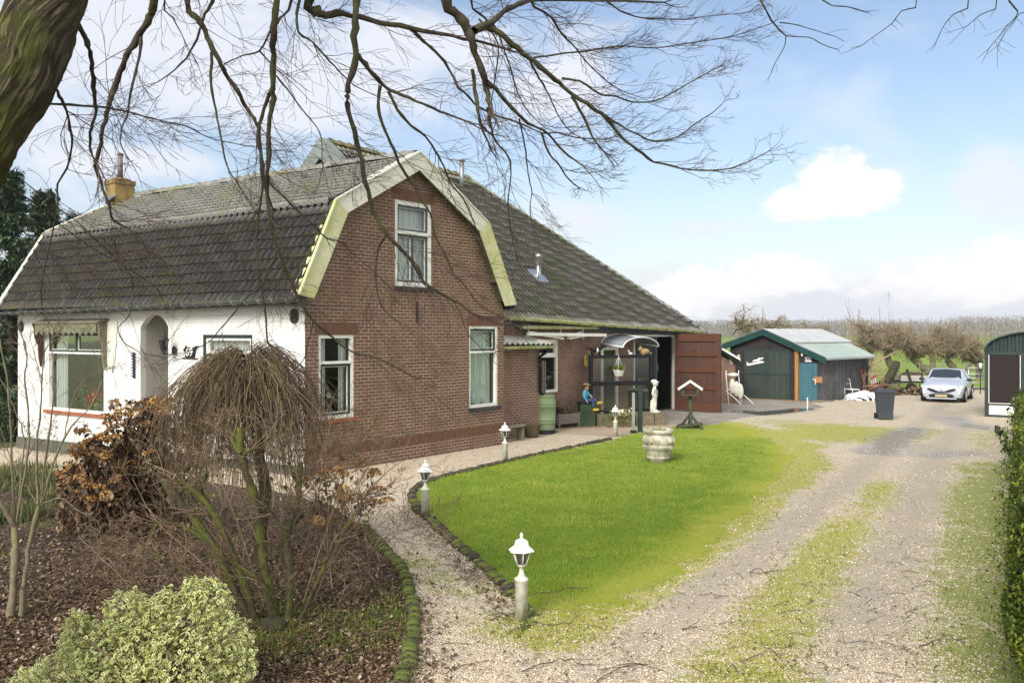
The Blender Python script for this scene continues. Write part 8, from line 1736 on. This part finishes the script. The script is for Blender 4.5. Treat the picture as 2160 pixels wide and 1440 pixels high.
def conifers():
    for k, (px, Y, H_, R_, lab) in enumerate(((-70,36,9.6,2.4,'tall dark conifer furthest left behind the white house'),(20,34,9.3,2.0,'tall dark conifer in the gap left of the chimney'),(95,37,8.9,1.9,'dark conifer just left of the far roof verge'),(160,40,8.3,1.6,'smaller dark conifer partly behind the chimney end of the roof'),(-180,38,10.5,2.6,'dark conifer beyond the left edge of the picture'))):
        x = (px-1080)/FPX*Y; base = Vector((x, Y, -.27)); t = thing('conifer', lab, 'tree', base, group='dark conifers behind the house')
        tb = Tubes(); tb.add(np.array([base, base+Vector((.1,0,H_*.5)), base+Vector((0,0,H_*.97))]), [.22,.14,.03], 7); tb.build('trunk', M['bark_dark'], t)
        n_ = 15000; nb = 190; hb = rng.random(nb)**.8*H_*.97; ab = rng.uniform(0, 6.28, nb); lb = R_*(1-(hb/H_)**1.5)*rng.uniform(.65, 1.25, nb)+.2; i = rng.integers(0, nb, n_); s = rng.random(n_)**.7
        P = np.stack([np.cos(ab[i])*lb[i]*s, np.sin(ab[i])*lb[i]*s, hb[i]+.5*s*np.sin(s*2)-.25*s*s+.1], 1)+rng.normal(0, .14, (n_, 3))*(1.1-.5*s)[:, None]
        V, F = scatter(P, SPRAY_V, SPRAY_F, rng.uniform(.20, .42, n_), ab[i]-math.pi/2+rng.normal(0, .6, n_), rng.normal(.1, .5, n_), None); put('crown', V, F, M['conifer'], n_, 4, t)
    # clipped hedge left of the house
    q0 = Vector((A(-140,940,24.5).x, 25.2, -.27)); L_ = 3.2; t = thing('clipped_hedge', 'dark clipped hedge at the left end of the white house', 'hedge', q0); n_ = 14000; P = np.stack([rng.uniform(-1.5, 1.85, n_), rng.uniform(0, .9, n_), rng.uniform(0, 1.05, n_)], 1); f_ = rng.integers(0, 3, n_); P[f_ == 0, 1] = rng.normal(0, .03, (f_ == 0).sum()); P[f_ == 1, 2] = 1.05+rng.normal(0, .03, (f_ == 1).sum())
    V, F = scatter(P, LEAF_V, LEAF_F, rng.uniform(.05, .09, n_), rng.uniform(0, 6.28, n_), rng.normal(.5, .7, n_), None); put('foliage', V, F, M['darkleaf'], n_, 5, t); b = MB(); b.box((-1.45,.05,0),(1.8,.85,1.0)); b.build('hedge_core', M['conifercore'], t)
    # grass and low green behind the bed, small seed stems against the wall
    n_ = 26000; px = rng.uniform(-80, 330, n_); py = rng.uniform(975, 1120, n_); pz = [G(a, b_) for a, b_ in zip(px[:1], py[:1])]; Y = FPX*(CAMH+.1)/(py-HOR); X = (px-1080)/FPX*Y; k = vfbm(X, Y, 1.2, 4, 91) > .53; X, Y = X[k], Y[k]; m_ = len(X)
    V, F = scatter(np.stack([X, Y, gz(X, Y)], 1), BLADE_V, BLADE_F, rng.uniform(.06, .26, m_), rng.uniform(0, 6.28, m_), rng.normal(0, .35, m_), None, np.tile([.8,1,1], (m_, 1))); tag(put('tall_grass', V, F, M['drygrass'], m_, 3), 'tufts of tall grass between the bed and the white house', None, kind='stuff')
    sd_ = MB(); tb = Tubes()
    t = thing('seed_stems', 'thin dry stems with dark seed heads against the white wall', 'plant', G(150,958))
    for _ in range(60):
        px_, py_ = rng.uniform(45, 260), rng.uniform(945, 975); p = G(px_, py_); e = p+Vector((rng.normal(0,.1),0,rng.uniform(.4,.95))); tb.add(smooth_line([p, p.lerp(e,.6)+Vector((rng.normal(0,.03),0,0)), e], 3), .0035, 3)
        for q in range(3): e2 = e+Vector((rng.normal(0,.06),rng.normal(0,.05),rng.normal(0,.07))); sd_.ball(tuple(e2-t.location), rng.uniform(.010,.018), 6)
    tb.build('stems', M['twig'], t)['kind'] = 'stuff'; sd_.build('seed_heads', M['black'], t)['kind'] = 'stuff'
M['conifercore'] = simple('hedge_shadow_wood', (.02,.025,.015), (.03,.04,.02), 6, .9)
conifers()
def right_hedge():
    a, b_ = Vector((3.85, 6.6, 0)), Vector((14.1, 24.3, 0)); d = b_-a; L_ = d.length; u = d/L_; n2 = Vector((u.y, -u.x, 0)); t = thing('garden_hedge', 'long yellow green hedge along the right side of the drive', 'hedge', a)
    n_ = 125000; s = rng.random(n_)**1.6*L_; H_ = 1.60-.45*s/L_+.10*np.sin(s*1.3)+.07*np.sin(s*3.1); w_ = rng.random(n_); face = rng.random(n_); z = H_*rng.random(n_); off = np.abs(rng.normal(0, .10, n_))+.05*np.sin(s*4+z*5)
    top = face > .72; off = np.where(top, rng.uniform(0, .9, n_), off); z = np.where(top, H_+rng.normal(0, .05, n_), z); off = off-.10*np.sin(z*2.2)+(z < .25)*.1
    bkf = (~top) & (rng.random(n_) < .30); off = np.where(bkf, .98-off, off); endf = (~top) & ~bkf & (rng.random(n_) < .05); s = np.where(endf, np.abs(rng.normal(0, .07, n_)), s); off = np.where(endf, rng.uniform(0, .95, n_), off); sh_ = (rng.random(n_) < .03) & ~bkf & ~endf; off = np.where(sh_, off-rng.uniform(0, .22, n_), off); P = np.stack([u.x*s+n2.x*off, u.y*s+n2.y*off, z], 1)
    V, F = scatter(P, LEAF_V*np.array([1.1,1,1]), LEAF_F, rng.uniform(.025, .055, n_)*(1+s/L_*.6), rng.uniform(0, 6.28, n_), rng.normal(.4, .7, n_), None)
    cl = vfbm(s, z, 1.3, 4, 12); put('foliage', V, F, M['hedgeleaf'], n_, 5, t, rnd=np.clip(cl*1.1-.15+rng.normal(0, .22, n_), 0, 1))
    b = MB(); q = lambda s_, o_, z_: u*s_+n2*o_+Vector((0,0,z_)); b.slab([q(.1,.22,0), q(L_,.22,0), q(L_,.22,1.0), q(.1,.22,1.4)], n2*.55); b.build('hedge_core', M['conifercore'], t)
    # loose sprig reaching over the gravel
    tb = Tubes(); Pv = []
    for (pts) in ([(2150,985),(2130,960),(2122,930),(2112,912),(2108,905)], [(2160,980),(2140,960),(2128,945),(2120,950)], [(2150,900),(2142,875),(2135,850)]):
        Pn = smooth_line([A(x, y, 17.5) for x, y in pts], 5); tb.add(Pn, .008, 4); Pv.append(np.repeat(Pn, 5, 0)+rng.normal(0, .05, (len(Pn)*5, 3)))
    Pv = np.concatenate(Pv)-np.array(tuple(a)); k = len(Pv); st = tb.build('sprig', M['twig_red'], t); V, F = scatter(Pv, LEAF_V*np.array([1.2,1,1]), LEAF_F, rng.uniform(.07, .13, k), rng.uniform(0, 6.28, k), rng.normal(.5, .6, k), None); put('sprig_leaves', V, F, M['darkleaf'], k, 5, t)
right_hedge()
def apple_tree(label, base, trunk, crown, R_, seed, nt=420, whips=40, nm='apple_tree', grp='old apple trees in the meadow', sz=.55, tw=.016):
    rng_state = rng; t = thing(nm, label, 'tree', base, group=grp); tb = Tubes(); P = smooth_line(trunk, 4, .03); tb.add(P, np.linspace(.24, .15, len(P)), 8); tb.build('trunk', M['bark_apple'], t)
    lb = Tubes(); tws = Tubes(); nb = 9; c_ = np.array(tuple(crown)); tops = []
    for k in range(nb):
        a = 2*math.pi*k/nb+rng.normal(0, .3); e = c_+np.array([math.cos(a)*R_*rng.uniform(.7, 1), math.sin(a)*R_*.8, rng.uniform(-.35, .45)*R_*sz]); m_ = (P[-1]+e)/2+np.array([rng.normal(0, .2), rng.normal(0, .2), .35+rng.normal(0, .15)]); Q = smooth_line([P[-1], m_, e], 6, .05); lb.add(Q, np.linspace(.12, .04, len(Q)), 5); tops.append(Q)
    for k in range(nb):
        Q0 = tops[k]; i = len(Q0)//2; e = Q0[i]+np.array([rng.normal(0, .5), rng.normal(0, .5), rng.uniform(.3, .9)])*R_*.5; Q = smooth_line([Q0[i], (Q0[i]+e)/2+rng.normal(0, .08, 3), e], 4, .04); lb.add(Q, np.linspace(.06, .025, len(Q)), 4); tops.append(Q)
    lb.build('limbs', M['bark_apple'], t)
    for _ in range(int(nt*1.05)):
        Q = tops[rng.integers(0, len(tops))]; i = rng.integers(1, len(Q)); grow(tws, Q[i], rotv(np.array([0,0,1.]), rng.uniform(.4, 2.1)), rng.uniform(.4, .95)*R_*.45, tw, 1, (0,0,-.45), .3, 3, 5, (.5,1.1), (.4,.7), rmin=tw*.6)
    for _ in range(int(whips*.45)):
        Q = tops[rng.integers(0, len(tops))]; grow(tws, Q[-1-rng.integers(0, 3)], rotv(np.array([0,0,1.]), rng.uniform(0, .25)), rng.uniform(.6, 1.3), tw, 0, (0,0,.6), .06, rmin=tw*.5)
    o = tws.build('twigs', M['twig_apple'], t); o['kind'] = 'stuff'
def orchard():
    specs = [('gnarled apple tree behind the shed corner, nearest of the orchard', 47, (1887,806), [(1887,806),(1884,780),(1872,750),(1868,738)], (1868,722), 1.9, 520, 60), ('apple tree with trunk leaning left behind the trailer', 50, (1967,800), [(1967,800),(1960,785),(1940,770),(1925,755)], (1935,735), 1.6, 420, 40),
             ('wide reddish apple tree right behind the silver car', 53, (2012,790), [(2012,790),(2010,776),(2002,765),(2000,755)], (2003,735), 2.1, 560, 60), ('small apple tree beside the black lantern', 54, (2068,790), [(2068,790),(2066,778),(2062,768)], (2062,748), 1.1, 260, 16),
             ('gnarled bare tree seen over the garage shed roof', 58, (1592,790), [(1592,790),(1590,750),(1600,720)], (1600,700), 2.3, 260, 10), ('small bare tree over the pale shed roof', 66, (1722,775), [(1722,775),(1722,730),(1720,715)], (1720,706), 1.3, 160, 6), ('thin far apple tree between two nearer ones', 62, (1968,775), [(1968,775),(1968,755),(1966,745)], (1968,735), 1.4, 260, 40), ('far apple tree at the left of the orchard row', 64, (1835,770), [(1835,770),(1836,750),(1838,742)], (1838,728), 1.5, 260, 26), ('far apple tree left of the arched shelter', 66, (2045,770), [(2045,770),(2044,755)], (2040,733), 1.5, 260, 26)]
    for lab, Y, b0, tr, cr, R_, nt, wh in specs:
        base = A(b0[0], b0[1], Y); base.z = 0; pts = [base]+[A(x, y, Y) for x, y in tr[1:]]
        apple_tree(lab, base, pts, A(cr[0], cr[1], Y), R_, 1, nt, wh, sz=.5 if R_ > 1.2 else .8, tw=.0135 if Y < 56 else .016)
    # far woods: one hazy mass
    n_ = 3200; V0 = Tubes(); Ys = rng.uniform(430, 700, n_); X = rng.uniform(-.62, .66, n_)*Ys; 
    hgt = (7.0+4*vfbm(X*.01, Ys*.01, 3, 3, 44)+2.2*(X/Ys > .50))*Ys/560; k = 60
    P = []; 
    for i in range(n_):
        m_ = 34; q = rng.normal(0, 1, (m_, 3))*np.array([2.4, 2.4, .30*hgt[i]])+np.array([X[i], Ys[i], hgt[i]*.55]); q[:, 2] = np.clip(q[:, 2], 0, hgt[i]*1.08); P.append(q)
    P = np.concatenate(P); m_ = len(P); V, F = scatter(P, SPRAY_V*np.array([.55,1,1]), SPRAY_F, rng.uniform(.8, 2.2, m_), rng.uniform(0, 6.28, m_), rng.normal(1.3, .5, m_), None); tag(put('far_woods', V, F, M['farwood'], m_, 4), 'grey brown woods far off across the meadow', None, kind='stuff')
    # young poplar whips
    tb = Tubes()
    for _ in range(170): Y = rng.uniform(120, 190); x = rng.uniform(1780, 2160); p = A(x, 760, Y); p.z = 0; h_ = rng.uniform(3.2, 5.4)*(Y/130)**.5; tb.add([p, p+Vector((rng.normal(0,.1),0,h_*.5)), p+Vector((rng.normal(0,.12),0,h_))], [.05,.04,.02], 3)
    tag(tb.build('young_trees', M['twig_apple']), 'rows of thin young trees beyond the orchard', None, kind='stuff')
    p = A(1875, 700, 420); t = thing('radio_mast', 'slender lattice radio mast far beyond the orchard', 'mast', (p.x, 420, 0)); b = MB(); h_ = 22
    for q in range(3): a = q*2.1; b.tube([(.5*math.cos(a),.5*math.sin(a),0),(.25*math.cos(a),.25*math.sin(a),h_)], .06, 3)
    for q in range(22): b.tube([(.5,0,q),(-.4,.3,q+1)], .04, 3)
    b.build('lattice', M['steel'], t)
M['farwood'] = rndmat('distant_bare_woods', [(0, (.16,.14,.125)), (1, (.28,.25,.22))], .9)
orchard()
def fallen_twigs():
    tb = Tubes()
    L = [[(1620,1210),(1600,1207),(1585,1210),(1665,1208)], [(1260,1440),(1330,1410),(1400,1418)], [(1080,1270),(1180,1250),(1250,1240)], [(1440,1330),(1470,1328)], [(1940,1365),(1990,1352),(2040,1358)], [(700,1330),(800,1300),(860,1310),(930,1300)], [(720,1350),(830,1335),(940,1330)], [(1180,960),(1240,955)], [(1070,1340),(1120,1320),(1190,1318),(1230,1300)], [(960,1225),(1010,1215)], [(1560,1400),(1620,1380),(1650,1385)], [(1100,1420),(1180,1400),(1230,1405)]]
    for l in L:
        P = smooth_line([G(x, y, .02+.02*(i % 2)) for i, (x, y) in enumerate(l)], 4, .01); tb.add(P, np.linspace(.006, .003, len(P)), 4)
        for q in range(2): i = rng.integers(1, len(P)-1); grow(tb, P[i], rotv(P[i]-P[i-1], .6)*np.array([1,1,.15]), .2, .004, 0, (0,0,0), .1)
    for _ in range(90): p = G(rng.uniform(850, 2000), rng.uniform(1150, 1435), .012); a = rng.uniform(0, 6.28); e = p+Vector((math.cos(a), math.sin(a), 0))*rng.uniform(.06, .3); tb.add(smooth_line([p, (p+e)/2+Vector((0,0,.015)), e], 2), .0035, 3)
    tag(tb.build('fallen_twigs', M['twig']), 'bare twigs fallen on path, lawn and drive', None, kind='stuff')
fallen_twigs()
# ------------------------------------------------------------------ the damp air over the meadow
def haze():
    b = bpy.data.materials.new('damp_air'); b.use_nodes = True; t = b.node_tree; t.nodes.clear(); o = t.nodes.new('ShaderNodeOutputMaterial'); v = t.nodes.new('ShaderNodeVolumePrincipled')
    v.inputs['Color'].default_value = (.97,.98,1,1); v.inputs['Density'].default_value = .00045; v.inputs['Anisotropy'].default_value = .3; t.links.new(v.outputs[0], o.inputs['Volume'])
    q = MB().box((-900,-20,-1.3),(900,800,34)).build('haze', b, uv=False); q['kind'] = 'stuff'; q['label'] = 'pale damp air over the meadow'
haze()
